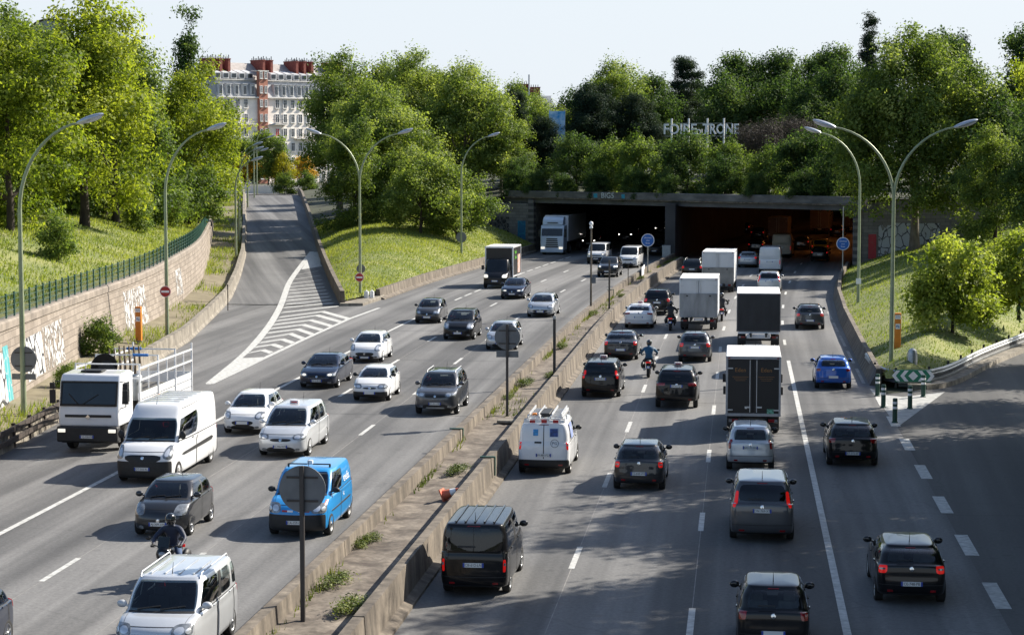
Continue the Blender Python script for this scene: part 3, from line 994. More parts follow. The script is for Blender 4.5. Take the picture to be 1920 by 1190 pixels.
def crown(name, seed, lobes, ncl, per, rc, leaf, up=.35, flat=.75, zmin=None, spread=.55, aspect=.55):
    """Leaf clumps in lobed envelopes: thousands of separate small leaves."""
    g = np.random.default_rng(seed)
    lobes = np.array(lobes, float)
    wgt = (lobes[:, 3] * lobes[:, 4] * lobes[:, 5]) ** (2 / 3)
    li = g.choice(len(lobes), ncl, p=wgt / wgt.sum())
    d = g.normal(size=(ncl, 3)); d /= np.linalg.norm(d, axis=1)[:, None]
    rad = (spread + (1 - spread) * g.random(ncl) ** .6) * np.where(g.random(ncl) < .14, g.uniform(1.05, 1.22 if aspect > .3 else 1.05, ncl), 1)
    rad = np.where(g.random(ncl) < .22, g.random(ncl) * .6, rad)
    cc = lobes[li, :3] + d * lobes[li, 3:6] * rad[:, None]
    if zmin is not None:
        cc[:, 2] = np.maximum(cc[:, 2], zmin + g.random(ncl) * .5)
    per = int(per * 1.65); leaf = leaf * (.84 if leaf < .5 else 1)
    crad = rc * g.uniform(.35, 1.25, ncl) ** 1.0
    ctint = g.normal(.45, .2, ncl)
    cnt = np.maximum(6, (per * (crad / rc) ** 2).astype(int))
    idx = np.repeat(np.arange(ncl), cnt)
    n = len(idx)
    e = g.normal(size=(n, 3)); e /= np.linalg.norm(e, axis=1)[:, None]
    rr = g.random(n) ** .4
    P = cc[idx] + e * (crad[idx] * rr)[:, None] * np.array([1, 1, flat])
    el = g.uniform(.3, 1.3, ncl) * (.25 if aspect < .3 else 1)
    P += d[idx] * (g.normal(0, .5, n) * crad[idx] * el[idx])[:, None]
    P += g.normal(size=(n, 3)) * leaf * .8
    N = e * .8 + d[idx] * .5 + g.normal(size=(n, 3)) * .55 + np.array([0, 0, up])
    N /= np.linalg.norm(N, axis=1)[:, None]
    A = np.cross(N, g.normal(size=(n, 3))); A /= np.linalg.norm(A, axis=1)[:, None] + 1e-9
    B = np.cross(N, A)
    sz = leaf * g.uniform(.55, 1.4, n)
    a = A * sz[:, None] * .5; b = B * (sz * aspect)[:, None] * .5
    V = np.stack([P - a, P + b + N * (sz * .12)[:, None], P + a, P - b + N * (sz * .12)[:, None]], 1).reshape(-1, 3)
    F = np.arange(n * 4).reshape(-1, 4)
    t = np.clip(ctint[idx] + g.normal(0, .14, n), 0, 1)
    return np_mesh(name, V, F, np.repeat(t, 4))


def trunk_mesh(name, h, r, targets, seed, fork=.35, wob=.25):
    g = random.Random(seed)
    mb = MB()
    n = 7
    pts = [(g.uniform(-wob, wob) * i / n * h * .12, g.uniform(-wob, wob) * i / n * h * .12, -.3 + (h + .3) * i / n) for i in range(n + 1)]
    mb.tube(pts, [r * 1.35] + [r * (1 - .75 * i / n) for i in range(1, n + 1)], 9)
    for t in targets:
        k = int(n * g.uniform(fork, .8))
        p = Vector(pts[k]); q = Vector(t)
        m1 = p.lerp(q, .45) + Vector((g.uniform(-.4, .4), g.uniform(-.4, .4), -abs(q.z - p.z) * .08))
        rr = r * (1 - .75 * k / n)
        mb.tube([p, m1, q], [rr * .62, rr * .4, rr * .1], 6)
        for j in range(2):
            s = m1.lerp(q, g.uniform(.1, .6))
            e = s + Vector((g.uniform(-1, 1), g.uniform(-1, 1), g.uniform(.2, 1))) * (q - p).length * .35
            mb.tube([s, e], [rr * .25, rr * .05], 5)
    return mb.mesh(name, True)


def lob(h, w, seed, n=9, base=.25, bottom=.55):
    """a lobed broadleaf envelope of height h and width w standing on z = 0."""
    g = random.Random(seed)
    L = [(0, 0, h * .62, w * .34, w * .34, h * .30)]
    for i in range(n):
        th = 2 * math.pi * (i + g.uniform(-.3, .3)) / n * 2.4
        f = (i + .5) / n
        z = h * (base + (.94 - base) * f)
        rr = w * .5 * (bottom + (1 - bottom) * math.sin(math.pi * min(1, (f * .9 + .12)))) * .62
        rr *= (1.0 if f < .7 else (1 - f) / .3 * .6 + .4)
        s = g.uniform(.17, .27)
        L.append((math.cos(th) * rr, math.sin(th) * rr, min(z, h * (1 - s * .42)), w * s, w * s, h * s * .62))
    return L


PROTO = {}


def proto(key, kind, h, w, seed, ncl, per, rc, leaf, tr=None, lobes=None, bark=None, **kw):
    L = lobes or lob(h, w, seed)
    me = crown('crown', seed, L, ncl, per, rc, leaf, **kw)
    me.materials.append(LEAF[kind])
    tg = [(l[0] * .8, l[1] * .8, l[2]) for l in L[1:8]]
    tm = trunk_mesh('trunk', h * .72, tr or w * .028, tg, seed)
    tm.materials.append(bark or M_BARK)
    PROTO[key] = (me, tm)


proto('robinia', 'robinia', 16, 11.5, 11, 300, 95, .95, .34, .33, spread=.35, lobes=lob(16, 11.5, 11, n=12, base=.14))
proto('robinia_wide', 'robinia', 15, 12.5, 12, 330, 90, .95, .34, .3, spread=.3, lobes=lob(15, 12.5, 12, n=12, base=.10))
proto('maple', 'mid', 15, 11, 13, 310, 95, .9, .34, .3, spread=.4, lobes=lob(15, 11, 13, n=12, base=.10))
proto('plane', 'plane', 15, 12, 14, 340, 100, .95, .34, .32, bark=M_BARKP, spread=.5)
proto('plane_tall', 'plane', 17, 11, 15, 340, 100, .95, .34, .32, bark=M_BARKP, spread=.5)
proto('giant', 'plane', 19.5, 15.5, 16, 560, 125, 1.0, .33, .42, bark=M_BARKP, spread=.5,
      lobes=[(0, 0, 11.5, 5.2, 5.2, 5.5), (-4.3, 0, 9.0, 3.2, 3.2, 3.4), (4.2, .5, 10.0, 3.4, 3.4, 3.6), (-2.6, -2, 14.2, 3.2, 3.2, 3.2), (2.2, -1.5, 15.2, 3.3, 3.2, 3.0), (0, 1, 17.0, 2.6, 2.6, 2.3), (3.5, -2, 6.2, 2.8, 2.8, 2.6), (-3.8, -2.2, 5.6, 2.6, 2.6, 2.4), (0, -3.5, 10, 3.2, 2.6, 4.0), (4.9, -1.8, 12.6, 2.2, 2.4, 2.4), (-5.3, -1, 12.0, 1.8, 2, 2.0), (.5, -3.5, 4.6, 2.8, 2.2, 2.0)])
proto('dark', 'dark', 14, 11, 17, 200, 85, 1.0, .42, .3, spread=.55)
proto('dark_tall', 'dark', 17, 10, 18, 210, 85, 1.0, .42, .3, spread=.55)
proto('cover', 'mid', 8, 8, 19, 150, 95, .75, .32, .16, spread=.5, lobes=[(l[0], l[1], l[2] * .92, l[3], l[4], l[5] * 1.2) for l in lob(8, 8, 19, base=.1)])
proto('cover_shaded', 'dark', 8, 8.5, 20, 150, 95, .75, .32, .16, spread=.5, lobes=[(l[0], l[1], l[2] * .92, l[3], l[4], l[5] * 1.2) for l in lob(8, 8.5, 20, base=.1)])  # shade over the parapet is put into the darker leaf colour
proto('orchard', 'plane', 9.5, 10.5, 21, 220, 95, .75, .30, .22, spread=.35)
proto('bush', 'bright', 5.6, 5.6, 22, 130, 85, .55, .26, .09, spread=.3, zmin=.15,
      lobes=[(0, 0, 2.4, 1.7, 1.7, 2.0), (.9, 0, 2.6, 1.6, 1.5, 1.9), (-1.0, .2, 2.5, 1.5, 1.5, 1.8), (0, -.6, 4.2, 1.2, 1.2, 1.3), (-.6, .4, 4.6, .8, .8, .9), (1.5, -.3, 1.1, 1.2, 1.1, .9), (-1.5, -.3, 1.1, 1.2, 1.1, .9), (.3, -.9, .9, 1.2, 1.0, .8), (1.7, .4, 2.6, 1.0, 1.0, 1.3), (-1.7, .2, 2.4, 1.0, 1.0, 1.2)])
proto('shrub', 'mid', 3.2, 3.4, 23, 90, 60, .45, .22, .05, spread=.4, zmin=.1, lobes=lob(3.2, 3.4, 23, base=.05))
proto('poplar', 'dark', 19, 3.4, 24, 120, 70, .6, .32, .2, spread=.4, lobes=[(math.sin(i * 2.1) * .35, math.cos(i * 1.7) * .35, 3.5 + i * 1.75, max(.42, 1.25 - abs(i - 3) * .16), max(.42, 1.2 - abs(i - 3) * .16), 1.3) for i in range(9)])
proto('pine', 'conifer', 13, 9, 25, 230, 150, .85, .36, .3, spread=.5, flat=.5, up=.6, aspect=.28,
      lobes=[(0, 0, 9, 3.4, 3.2, 2.6), (-2.4, 0, 7.6, 2.4, 2.2, 1.6), (2.4, -.5, 7.2, 2.4, 2.4, 1.6), (.6, 0, 11.2, 2.2, 2.2, 1.4), (-1.8, -.6, 10.2, 1.8, 1.8, 1.2), (1.2, -1.2, 5.4, 2.0, 2.0, 1.2), (-1.4, -1, 5.0, 1.8, 1.8, 1.0)])
ced = []
for i in range(11):
    zc = 2.5 + i * 1.15; rw = (4.0 - .24 * i) * .55
    for q in range(3):
        th = i * 1.3 + q * 2.1
        ced.append((math.cos(th) * rw, math.sin(th) * rw, zc, rw * .85 + .25, rw * .85 + .25, .32))
ced.append((0, 0, 14.6, 1.2, 1.2, .4))
proto('cedar', 'conifer', 16, 8, 26, 260, 130, .6, .36, .26, spread=.2, flat=.5, up=.7, aspect=.29, lobes=ced)
proto('deodar', 'conifer', 17, 4, 31, 300, 70, .32, .34, .2, spread=.2, flat=.6, up=.3, aspect=.28,
      lobes=[(math.cos(i * 2.4) * (2.2 - .075 * i) * .5, math.sin(i * 2.4) * (2.2 - .075 * i) * .5, 3 + .54 * i, (2.2 - .075 * i) * .5 + .08, (2.2 - .075 * i) * .5 + .08, .35) for i in range(28)])
proto('street', 'mid', 9, 7, 27, 130, 80, .7, .36, .15, spread=.5)
proto('autumn', 'orange', 6, 4.6, 28, 90, 60, .55, .34, .11, spread=.4, lobes=lob(6, 4.6, 28, base=.4))
proto('autumn_pale', 'yellow', 6.5, 5.5, 29, 100, 60, .6, .34, .11, spread=.4, lobes=lob(6.5, 5.5, 29, base=.3))
# bare brownish tree: twigs instead of leaves
proto('dead', 'dead', 9, 13, 30, 260, 60, 1.0, .55, .22, spread=.3, flat=.5, up=.5, aspect=.07,
      lobes=[(0, 0, 5.2, 3, 3, 1.8), (-3.5, 0, 5.8, 2.8, 2.6, 1.3), (3.3, 0, 5.8, 2.8, 2.6, 1.4), (-1.5, 0, 7.2, 2.6, 2.4, 1.2), (2.2, 0, 7.4, 2.4, 2.2, 1.1), (-5.2, 0, 6.6, 1.4, 1.4, .8), (5.0, 0, 6.8, 1.5, 1.4, .7)])


def tree(name, label, key, x, y, z, sc=1.0, rot=None, sz=None, group=None, cat=None):
    t = thing(name, label, cat or ('tree' if name != 'shrub' else 'shrub'), (x, y, z), 0, group)
    r = (hash((round(x * 10), round(y * 10))) % 628) / 100 if rot is None else rot
    t.rotation_euler = (0, 0, r)
    t.scale = (sc, sc, sc if sz is None else sz)
    link('crown', PROTO[key][0], None, t)
    link('trunk', PROTO[key][1], None, t)
    return t


# --- left bank
LB = 'trees on the left grass bank'
tree('robinia_tree', 'yellow green robinia with a thick dark trunk on the bank behind the second lamp head', 'robinia', -48.3, 145.5, 5.2, 1.08, .4, group=LB)
tree('robinia_tree', 'bright yellow green tree at the left picture edge behind the nearest single lamp post', 'robinia_wide', -47.5, 128, 5.0, .98, 2.0, group=LB)
tree('robinia_tree', 'feathery yellow green tree spreading low over the foot of the bank beside the exit ramp', 'robinia_wide', -54.0, 168, 5.0, .96, 3.6, group=LB)
tree('maple_tree', 'mid green leafy tree standing between the thick trunked robinia and the narrow poplar', 'maple', -50.5, 160, 5.2, 1.02, 1.0, group=LB)
tree('maple_tree', 'leafy tree drooping beside the top of the ramp in front of the white apartment block', 'robinia', -52.6, 189, 3.6, .98, 5.0, group=LB)
tree('poplar_tree', 'tall narrow dark poplar rising above the left trees against the sky', 'poplar', -54.9, 198, 4.4, 1.0, .3, 1.2, group=LB)
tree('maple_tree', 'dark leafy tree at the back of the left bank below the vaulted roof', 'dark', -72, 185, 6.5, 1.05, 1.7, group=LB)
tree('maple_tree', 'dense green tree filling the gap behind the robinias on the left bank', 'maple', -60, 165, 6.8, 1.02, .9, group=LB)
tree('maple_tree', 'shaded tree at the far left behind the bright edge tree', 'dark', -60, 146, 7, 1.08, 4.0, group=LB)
tree('maple_tree', 'tree with a rounded top just left of the poplar', 'robinia', -62, 178, 5.8, .93, 2.6, group=LB)
tree('maple_tree', 'shaded tree beside the ramp wall below the poplar', 'maple', -67, 222, 4.0, .66, 4.4, group=LB)
tree('maple_tree', 'low shady tree by the far lamp posts at the top of the ramp wall', 'dark', -72, 240, 4.0, .62, 5.4, group=LB)
tree('shrub', 'pale green shrub at the end of the green fence near the slim lamp posts', 'shrub', -52.2, 188, 4.0, 1.25, 1.2)
tree('shrub', 'round bright shrub on the grass bank above the retaining wall under the thick trunked robinia', 'shrub', -40.8, 118, 4.3, .85, 2.2)
tree('shrub', 'loose leafy shrub low on the bank to the right of the thick dark trunk', 'shrub', -48.5, 168, 4.6, 1.2, 3.9)
tree('shrub', 'sapling on the bank between the trunks beside the second single lamp', 'shrub', -47.5, 156, 4.6, .9, 5.2)
tree('shrub', 'small leafy shrub against the stone wall behind the white flatbed truck', 'shrub', -32.6, 100, .45, .62, .6)
tree('shrub', 'low bright shrub at the stone wall foot beside the round sign back', 'shrub', -29.8, 86.8, .45, .34, .9)
tree('maple_tree', 'leafy tree on the bank left of the slim lamp posts beside the ramp', 'robinia_wide', -55.5, 203, 4.0, .9, 2.2, group=LB)
tree('maple_tree', 'mid green tree between the poplar and the drooping tree by the ramp', 'maple', -58.5, 184, 5.0, .98, 3.1, group=LB)
tree('maple_tree', 'large dark crown behind the edge tree at the top left', 'robinia', -58, 134, 6.5, 1.1, 3.3, group=LB)
tree('maple_tree', 'dense dark crown at the back of the bank between robinia and poplar', 'dark', -76, 215, 7, 1.15, 3.3, group=LB)
for k, (x, y, sc, lab) in enumerate(((-56, 150, 2.2, 'dark undergrowth bush behind the thick trunked robinia'), (-53.5, 158, 2.0, 'undergrowth bush between the slim trunks on the bank'), (-54, 138, 2.1, 'undergrowth bush behind the edge tree trunk'), (-50.5, 176, 1.7, 'undergrowth bush below the crowns above the middle of the fence'), (-52.5, 132, 2.0, 'undergrowth bush at the far left under the edge tree'), (-58, 172, 2.2, 'undergrowth bush at the back below the narrow poplar'), (-49.6, 182, 1.4, 'undergrowth bush right above the upper end of the fence'))):
    tree('shrub', lab, 'shrub', x, y, 5.2 if k < 3 else 4.6, sc, k * 1.1, group='undergrowth on the left bank')
# --- central group
CG = 'trees on the island between ramp and tunnel'
tree('plane_tree', 'large sunlit plane tree right of the apartment block at the top of the ramp', 'plane_tall', -48.0, 240, 4.0, 1.04, .8, group=CG)
tree('plane_tree', 'tallest pale plane tree in the middle of the island behind the double lamp', 'plane_tall', -37.8, 236, 5.0, .98, 2.4, group=CG)
tree('plane_tree', 'broad plane tree between the double lamp and the single lamp of the island', 'plane', -31.8, 232, 5.0, 1.02, 3.7, group=CG)
tree('plane_tree', 'plane tree filling the gap between the two tallest planes of the island', 'plane', -43.2, 247, 4.6, 1.12, 1.9, group=CG)
tree('plane_tree', 'shaded plane tree behind the broad plane at the right end of the island', 'maple', -33.5, 250, 5.4, 1.0, 2.9, group=CG)
tree('plane_tree', 'plane tree leaning over the shaded ramp barrier', 'plane', -41.0, 220, 3.4, .98, 5.2, group=CG)
tree('plane_tree', 'round plane tree right behind the double armed lamp post', 'plane', -36.5, 211, 2.6, .95, 1.4, group=CG)
tree('plane_tree', 'shaded plane tree whose low branches hang over the ramp wall', 'maple', -38.9, 202, 2.2, .74, 4.1, group=CG)
tree('fruit_tree', 'low spreading tree with slim dark stem on the sunny lawn left of the single lamp', 'orchard', -30.6, 192.5, 1.6, .95, .6, group=CG)
tree('fruit_tree', 'low spreading tree leaning toward the tunnel wall beside the round sign back', 'orchard', -27.6, 196, 1.1, .9, 2.9, group=CG)
tree('fruit_tree', 'low tree at the back of the lawn behind the two slim stemmed trees', 'orchard', -34.2, 205, 2.6, .9, 4.6, group=CG)
tree('plane_tree', 'yellowish bushy tree above the left end of the tunnel parapet', 'plane', -27.5, 232, 5.6, .66, 3.0, group=CG)
tree('shrub', 'dark shrub between the lawn and the left tunnel wing wall', 'shrub', -32.4, 214, 2.6, 1.3, .2)
# --- over the tunnel: first hedge-like row
CV = 'leafy trees right above the tunnel parapet'
rr = random.Random(8)
labs = ['bushy tree above the lorry at the left tunnel mouth', 'leafy tree above the painted graffiti on the parapet', 'rounded green tree just left of the white letter sign', 'leafy tree in front of the first letters of the white sign', 'leafy tree in front of the last letters of the white sign',
        'dark bushy tree above the central tunnel pier', 'dark shrubby tree below the bare brown tree', 'dark tree above the right end of the tunnel parapet', 'low dark tree over the left corner of the tunnel parapet']
spots = [(6.5, 5.5, 'cover', .82), (11.5, 5.0, 'cover', .86), (18, 6, 'cover_shaded', .92), (23.5, 7, 'cover', .80), (29.5, 6.5, 'cover', .72), (26.5, 3.4, 'cover_shaded', .62), (36, 5, 'cover_shaded', .95), (43, 4, 'cover_shaded', .98), (0.5, 5.5, 'cover_shaded', .9)]
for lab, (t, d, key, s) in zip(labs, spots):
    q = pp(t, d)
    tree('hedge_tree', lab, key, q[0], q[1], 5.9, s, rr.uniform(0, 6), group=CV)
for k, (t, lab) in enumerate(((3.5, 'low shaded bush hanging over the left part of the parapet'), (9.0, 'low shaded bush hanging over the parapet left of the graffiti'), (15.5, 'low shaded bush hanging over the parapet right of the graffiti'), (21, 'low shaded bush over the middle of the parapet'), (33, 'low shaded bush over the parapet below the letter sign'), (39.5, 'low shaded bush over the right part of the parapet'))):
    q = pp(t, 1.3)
    tree('shrub', lab, 'cover_shaded', q[0], q[1], 5.75, .36 + .05 * (k % 3), rr.uniform(0, 6), group='shaded bushes along the parapet')
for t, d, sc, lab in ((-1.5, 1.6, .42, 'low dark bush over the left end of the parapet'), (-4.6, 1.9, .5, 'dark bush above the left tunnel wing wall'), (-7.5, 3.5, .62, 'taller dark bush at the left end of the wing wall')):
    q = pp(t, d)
    tree('shrub', lab, 'cover_shaded', q[0], q[1], 5.4, sc, t, group='shaded bushes along the parapet')
# --- wood behind
WD = 'trees of the wood behind the tunnel'
wood = [
    ('pine_tree', 'dark rounded pine in front of the bright blue hoarding', 'pine', -18.0, 246, 6.2, 1.0),
    ('pine_tree', 'second dark pine crown to the right of the blue hoarding', 'pine', -13.6, 249, 6.2, .90),
    ('cedar_tree', 'dark layered cedar left of the pines', 'cedar', -27.8, 250, 6.2, .78),
    ('cedar_tree', 'flat topped cedar standing above the wood left of the letter sign', 'cedar', -7.6, 274, 7, 1.06),
    ('pine_tree', 'dark pine branches left of the bright blue hoarding', 'pine', -23.6, 240, 5.9, .70),
    ('wood_tree', 'sunny topped green tree just right of the pines', 'maple', -15.8, 262, 6.5, .98),
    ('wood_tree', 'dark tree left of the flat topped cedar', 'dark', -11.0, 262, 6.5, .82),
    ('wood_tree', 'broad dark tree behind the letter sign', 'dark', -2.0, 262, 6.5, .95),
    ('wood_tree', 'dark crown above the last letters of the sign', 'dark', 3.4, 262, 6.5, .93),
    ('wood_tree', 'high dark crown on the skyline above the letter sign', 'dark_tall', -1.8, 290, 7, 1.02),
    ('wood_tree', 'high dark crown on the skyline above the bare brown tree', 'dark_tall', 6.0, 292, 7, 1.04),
    ('wood_tree', 'high crown on the skyline left of the giant plane', 'dark_tall', 13.5, 290, 7, 1.08),
    ('wood_tree', 'dark crown behind the left edge of the giant plane', 'dark', 12.0, 250, 7, .98),
    ('wood_tree', 'shaded tree behind the bare brown tree', 'dark', 7.6, 246, 6.8, .82),
    ('wood_tree', 'shaded tree at the right behind the giant plane', 'dark_tall', 22.0, 226, 7, .98),
    ('wood_tree', 'rounded tree between the central planes and the cedar', 'maple', -27.2, 268, 6, .72),
    ('wood_tree', 'pale green tree low behind the cedar left of the pines', 'plane', -22.8, 262, 6, .66),
    ('wood_tree', 'dark tree at the back between the pines and the cedar', 'dark', -20.5, 285, 6.5, .82),
    ('wood_tree', 'broad crown left in the background wood behind the plane trees', 'dark', -46, 275, 5.5, .92),
    ('wood_tree', 'dark crown behind the tallest plane of the island', 'dark', -38, 272, 5.8, .85),
    ('wood_tree', 'dim tree far back right of the sign', 'dark', -8, 300, 7, .95),
    ('wood_tree', 'green crown closing the gap behind the yellowish tree over the parapet', 'maple', -29.5, 255, 5.5, .86),
    ('wood_tree', 'dark crown on the skyline between the island planes', 'dark_tall', -44, 290, 5.5, .98),
    ('wood_tree', 'crown on the skyline right of the island planes', 'maple', -30.5, 292, 5.5, .92),
    ('wood_tree', 'dark crown on the skyline left of the pines', 'dark', -24.5, 300, 6, .98),
    ('wood_tree', 'green crown rising behind the pines on the skyline', 'maple', -17.5, 285, 6.5, 1.02),
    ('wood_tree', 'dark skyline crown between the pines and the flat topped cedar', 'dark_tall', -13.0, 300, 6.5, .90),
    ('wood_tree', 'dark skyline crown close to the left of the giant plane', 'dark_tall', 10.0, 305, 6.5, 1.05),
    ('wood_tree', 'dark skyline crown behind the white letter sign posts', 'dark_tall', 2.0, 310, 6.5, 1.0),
    ('deodar_tree', 'slender drooping conifer tip rising above the giant plane', 'deodar', 13.0, 214, 7, 1.03),
    ('deodar_tree', 'smaller conifer tip at the right above the giant plane', 'deodar', 24.5, 232, 7, .95),
    ('bare_tree', 'bare brown twiggy tree to the right of the letter sign', 'dead', 4.0, 226, 6.6, .96),
]
for nme, lab, key, x, y, z, s in wood:
    tree(nme, lab, key, x, y, z, s * (.95 if nme == 'bare_tree' else 1), rr.uniform(0, 6), group=WD if nme == 'wood_tree' else None)
# --- right side
tree('plane_tree', 'giant sunlit plane tree behind the double lamp on the right slope', 'giant', 14.9, 178, 2.2, 1.0, 0.0)
tree('robinia_tree', 'yellow green tree at the right picture edge behind the giant plane', 'robinia', 27.5, 196, 4.5, .92, 1.2)
tree('wood_tree', 'dark tree top in the upper right corner behind the yellow green edge tree', 'dark_tall', 31.0, 222, 7, 1.0, 2.2)
tree('wood_tree', 'shaded tree below the right edge tree beside the stone wing wall', 'dark', 24.5, 186, 4.2, .62, .3)
tree('wood_tree', 'dark tree at the right edge behind the second round bush', 'dark', 23.5, 160, 4.0, .66, 3.3)
tree('wood_tree', 'dense dark tree behind the round bushes at the right edge', 'dark', 21.5, 173, 3.2, .85, 1.3)
tree('wood_tree', 'dense green tree between the giant plane and the right edge bushes', 'maple', 20.0, 164, 3.0, .62, 2.3)
tree('bush', 'large round sunlit bush on the grass slope behind the orange phone column', 'bush', 11.35, 110.5, 1.35, 1.02, .4, cat='bush')
tree('bush', 'round bush cut by the right picture edge on the grass slope', 'bush', 15.6, 116.5, 1.75, .98, 2.5, cat='bush')
# --- tall trees along the slip road, whose shade falls over the lanes
SH_ = 'tall trees lining the far side of the slip road'
for i, (x, y, s, zs) in enumerate(((14.6, 61, .86, 1.32), (15.6, 72, .88, 1.25), (17.2, 83, .88, 1.15), (19.6, 94, .85, 1.05), (13.0, 50, .84, 1.3), (12.4, 39, .84, 1.2), (22, 66, 1.05, 1.35), (24, 80, 1.05, 1.2), (20.5, 52, 1.0, 1.3), (15.2, 66.5, .8, 1.0), (27, 72, 1.1, 1.4), (18.5, 46, .9, 1.2), (25, 60, 1.0, 1.5), (29, 88, 1.1, 1.45), (23, 46, 1.0, 1.45), (17, 34, .9, 1.2), (16.6, 77, .8, .9), (14.0, 55.5, .8, .85), (23.6, 108, .95, 1.0))):
    tree('roadside_tree', 'tall leafy tree on the far side of the slip road casting dappled shade', ('maple', 'plane', 'dark_tall')[i % 3], x, y, .1, s, rr.uniform(0, 6), sz=zs, group=SH_)
# --- town trees at the top of the ramp
tree('street_tree', 'round green street tree before the brick bay of the apartment block', 'street', -95.5, 378, 3.6, 1.02, 1.0)
tree('street_tree', 'street tree filling the foot of the apartment block left of the lamp posts', 'street', -90.5, 366, 3.6, 1.0, 4.0)
tree('street_tree', 'green street tree hiding the right part of the apartment block', 'street', -83.2, 352, 3.6, 1.15, 3.0)
for k, (x, y, key, lab) in enumerate(((-87.5, 352, 'autumn', 'orange leaved young tree left at the end of the ramp'), (-83.5, 356, 'autumn', 'orange leaved young tree in the middle of the row at the end of the ramp'), (-80.0, 350, 'autumn_pale', 'yellow green young tree right in the row at the end of the ramp'), (-78, 358, 'autumn', 'orange leaved young tree rightmost in the row at the end of the ramp'))):
    tree('young_tree', lab, key, x, y, 3.4, 1.0, k * 1.3, group='autumn coloured young trees at the ramp end')
# green strip at the end of the ramp
tree('shrub', 'sunny clipped shrub bank closing the view at the end of the ramp', 'shrub', -73.5, 322, 3.4, 1.1, .3)
tree('shrub', 'second shrub of the bank at the right end of the ramp', 'shrub', -69.6, 322, 3.4, 1.15, 2.3)


# --- grass blades and weeds: ground cover
def blades(name, rows, n, h, w, seed, keep=None, mat_='grass'):
    g = np.random.default_rng(seed)
    A = np.array(rows)
    nr, nc = A.shape[:2]
    i = g.integers(0, nr - 1, n); j = g.integers(0, nc - 1, n)
    ar = np.linalg.norm(np.cross(A[i + 1, j] - A[i, j], A[i, j + 1] - A[i, j]), axis=1)
    ok = g.random(n) < ar / np.percentile(ar, 97)
    i, j = i[ok], j[ok]
    u, v = g.random(len(i))[:, None], g.random(len(i))[:, None]
    P = A[i, j] * (1 - u) * (1 - v) + A[i + 1, j] * u * (1 - v) + A[i, j + 1] * (1 - u) * v + A[i + 1, j + 1] * u * v
    if keep is not None:
        P = P[keep(P, g)]
    m = len(P)
    # patchy length and tone
    pt = np.sin(P[:, 0] * .55 + 1.3 * np.sin(P[:, 1] * .21)) * np.sin(P[:, 1] * .37 + 1.7 * np.sin(P[:, 0] * .3))
    hh = h * g.uniform(.4, 1.2, m) * (1 + .35 * pt)
    th = g.uniform(0, 6.283, m)
    s = np.stack([np.cos(th), np.sin(th), np.zeros(m)], 1) * (w * g.uniform(.5, 1.3, m))[:, None]
    lean = np.stack([g.normal(0, .4, m) + .15, g.normal(0, .4, m), np.ones(m)], 1) * hh[:, None]
    V = np.stack([P - s - [0, 0, .05], P + s - [0, 0, .05], P + lean], 1).reshape(-1, 3)
    t = np.clip(.5 + .22 * pt + g.normal(0, .2, m), 0, 1)
    o = link(name, np_mesh(name, V, np.arange(m * 3).reshape(-1, 3), np.repeat(t, 3)), LEAF[mat_])
    return tag(o, 'long wild grass covering the ' + name.replace('_', ' ').replace(' grass', ''), 'grass', kind='stuff')


blades('left_bank_grass', [r[1:6] for r in emb_rows[:62]], 210000, .22, .045, 1)
blades('island_grass', island_rows, 100000, .18, .04, 2)
blades('right_slope_grass', right_rows, 120000, .15, .034, 3)
vr = []
for i, p in enumerate(wb):
    xb = sx(LRAMP, max(p[1], 40)) - .2
    zb = zr(p[1]) + .30
    vr.append([(xb + (p[0] - .2 - xb) * t, p[1], zb + (p[2] + .1 - zb) * t) for t in (0, .25, .5, .75, 1)])
blades('wall_verge_grass', vr, 34000, .36, .035, 4, lambda P, g: (np.sin(P[:, 1] * .35) + np.sin(P[:, 1] * .13 + P[:, 0]) + g.normal(0, .6, len(P))) > .2)
med = [[(xlb(y) + .18, y, .38), (xlb(y) + .5, y, .38), (-9.4 + cx(y), y, .38), (xrb(y) - .4, y, .36), (xrb(y) - .14, y, .34)] for y in range(38, 199, 2)]
blades('median_weed_grass', med, 60000, .2, .03, 5, lambda P, g: ((np.minimum(abs(P[:, 0] - np.array([xlb(y) + .2 for y in P[:, 1]])), abs(P[:, 0] - np.array([xrb(y) - .15 for y in P[:, 1]]))) < .22) & (np.sin(P[:, 1] * .8) + np.sin(P[:, 1] * .31) + g.normal(0, .5, len(P)) > .7)) | ((np.sin(P[:, 1] * .23 + 1) + np.sin(P[:, 1] * .11) + g.normal(0, .7, len(P)) > 2.0) & (P[:, 1] > 80)), 'weed')
# weed clumps of broad leaves on the median
g9 = np.random.default_rng(9)


def weed(lab, x, y, sc, n=1):
    me = crown('weed', int(x * 7 + y * 13) % 997 + 5000, [(0, 0, .25, .35, .5, .3), (.2, .4, .2, .3, .4, .25), (-.1, -.5, .15, .25, .3, .2)], 40, 26, .16, .1, spread=.1, zmin=.03)
    o = link('weed', me, LEAF['weed'], None, (x, y, .38))
    o.scale = (sc, sc * 1.3, sc * .62)
    tag(o, lab, 'weed', 'weed clumps on the median')


weed('bright bushy weed in front of the nearest pole, at the bottom of the median', -9.0, 46.0, .9)
weed('small weed at the foot of the nearest sign pole', -10.0, 48.6, .8)
weed('tall thin weed beside the left barrier behind the nearest sign', -10.1, 53.8, .7)
weed('tiny weed tuft in the middle of the bare median', -9.3, 66.0, .8)
weed('leafy weed patch left of the second pole', -9.75, 91, .85)
weed('leafy weed patch right of the second pole beside the tall barrier', -8.9, 94.5, .7)
weed('weed patch behind the second round sign back', -9.9, 86, .6)
weed('weed patch spilling over the low barrier before the tall mast', -9.55, 108, .8)
weed('weed patch at the foot of the tall camera mast', -9.5, 130, .8)
weed('weed patch between the tall mast and the blue sign', -8.6, 146, .7)
weed('yellow weed patch below the blue round sign', -8.2, 166, .7)
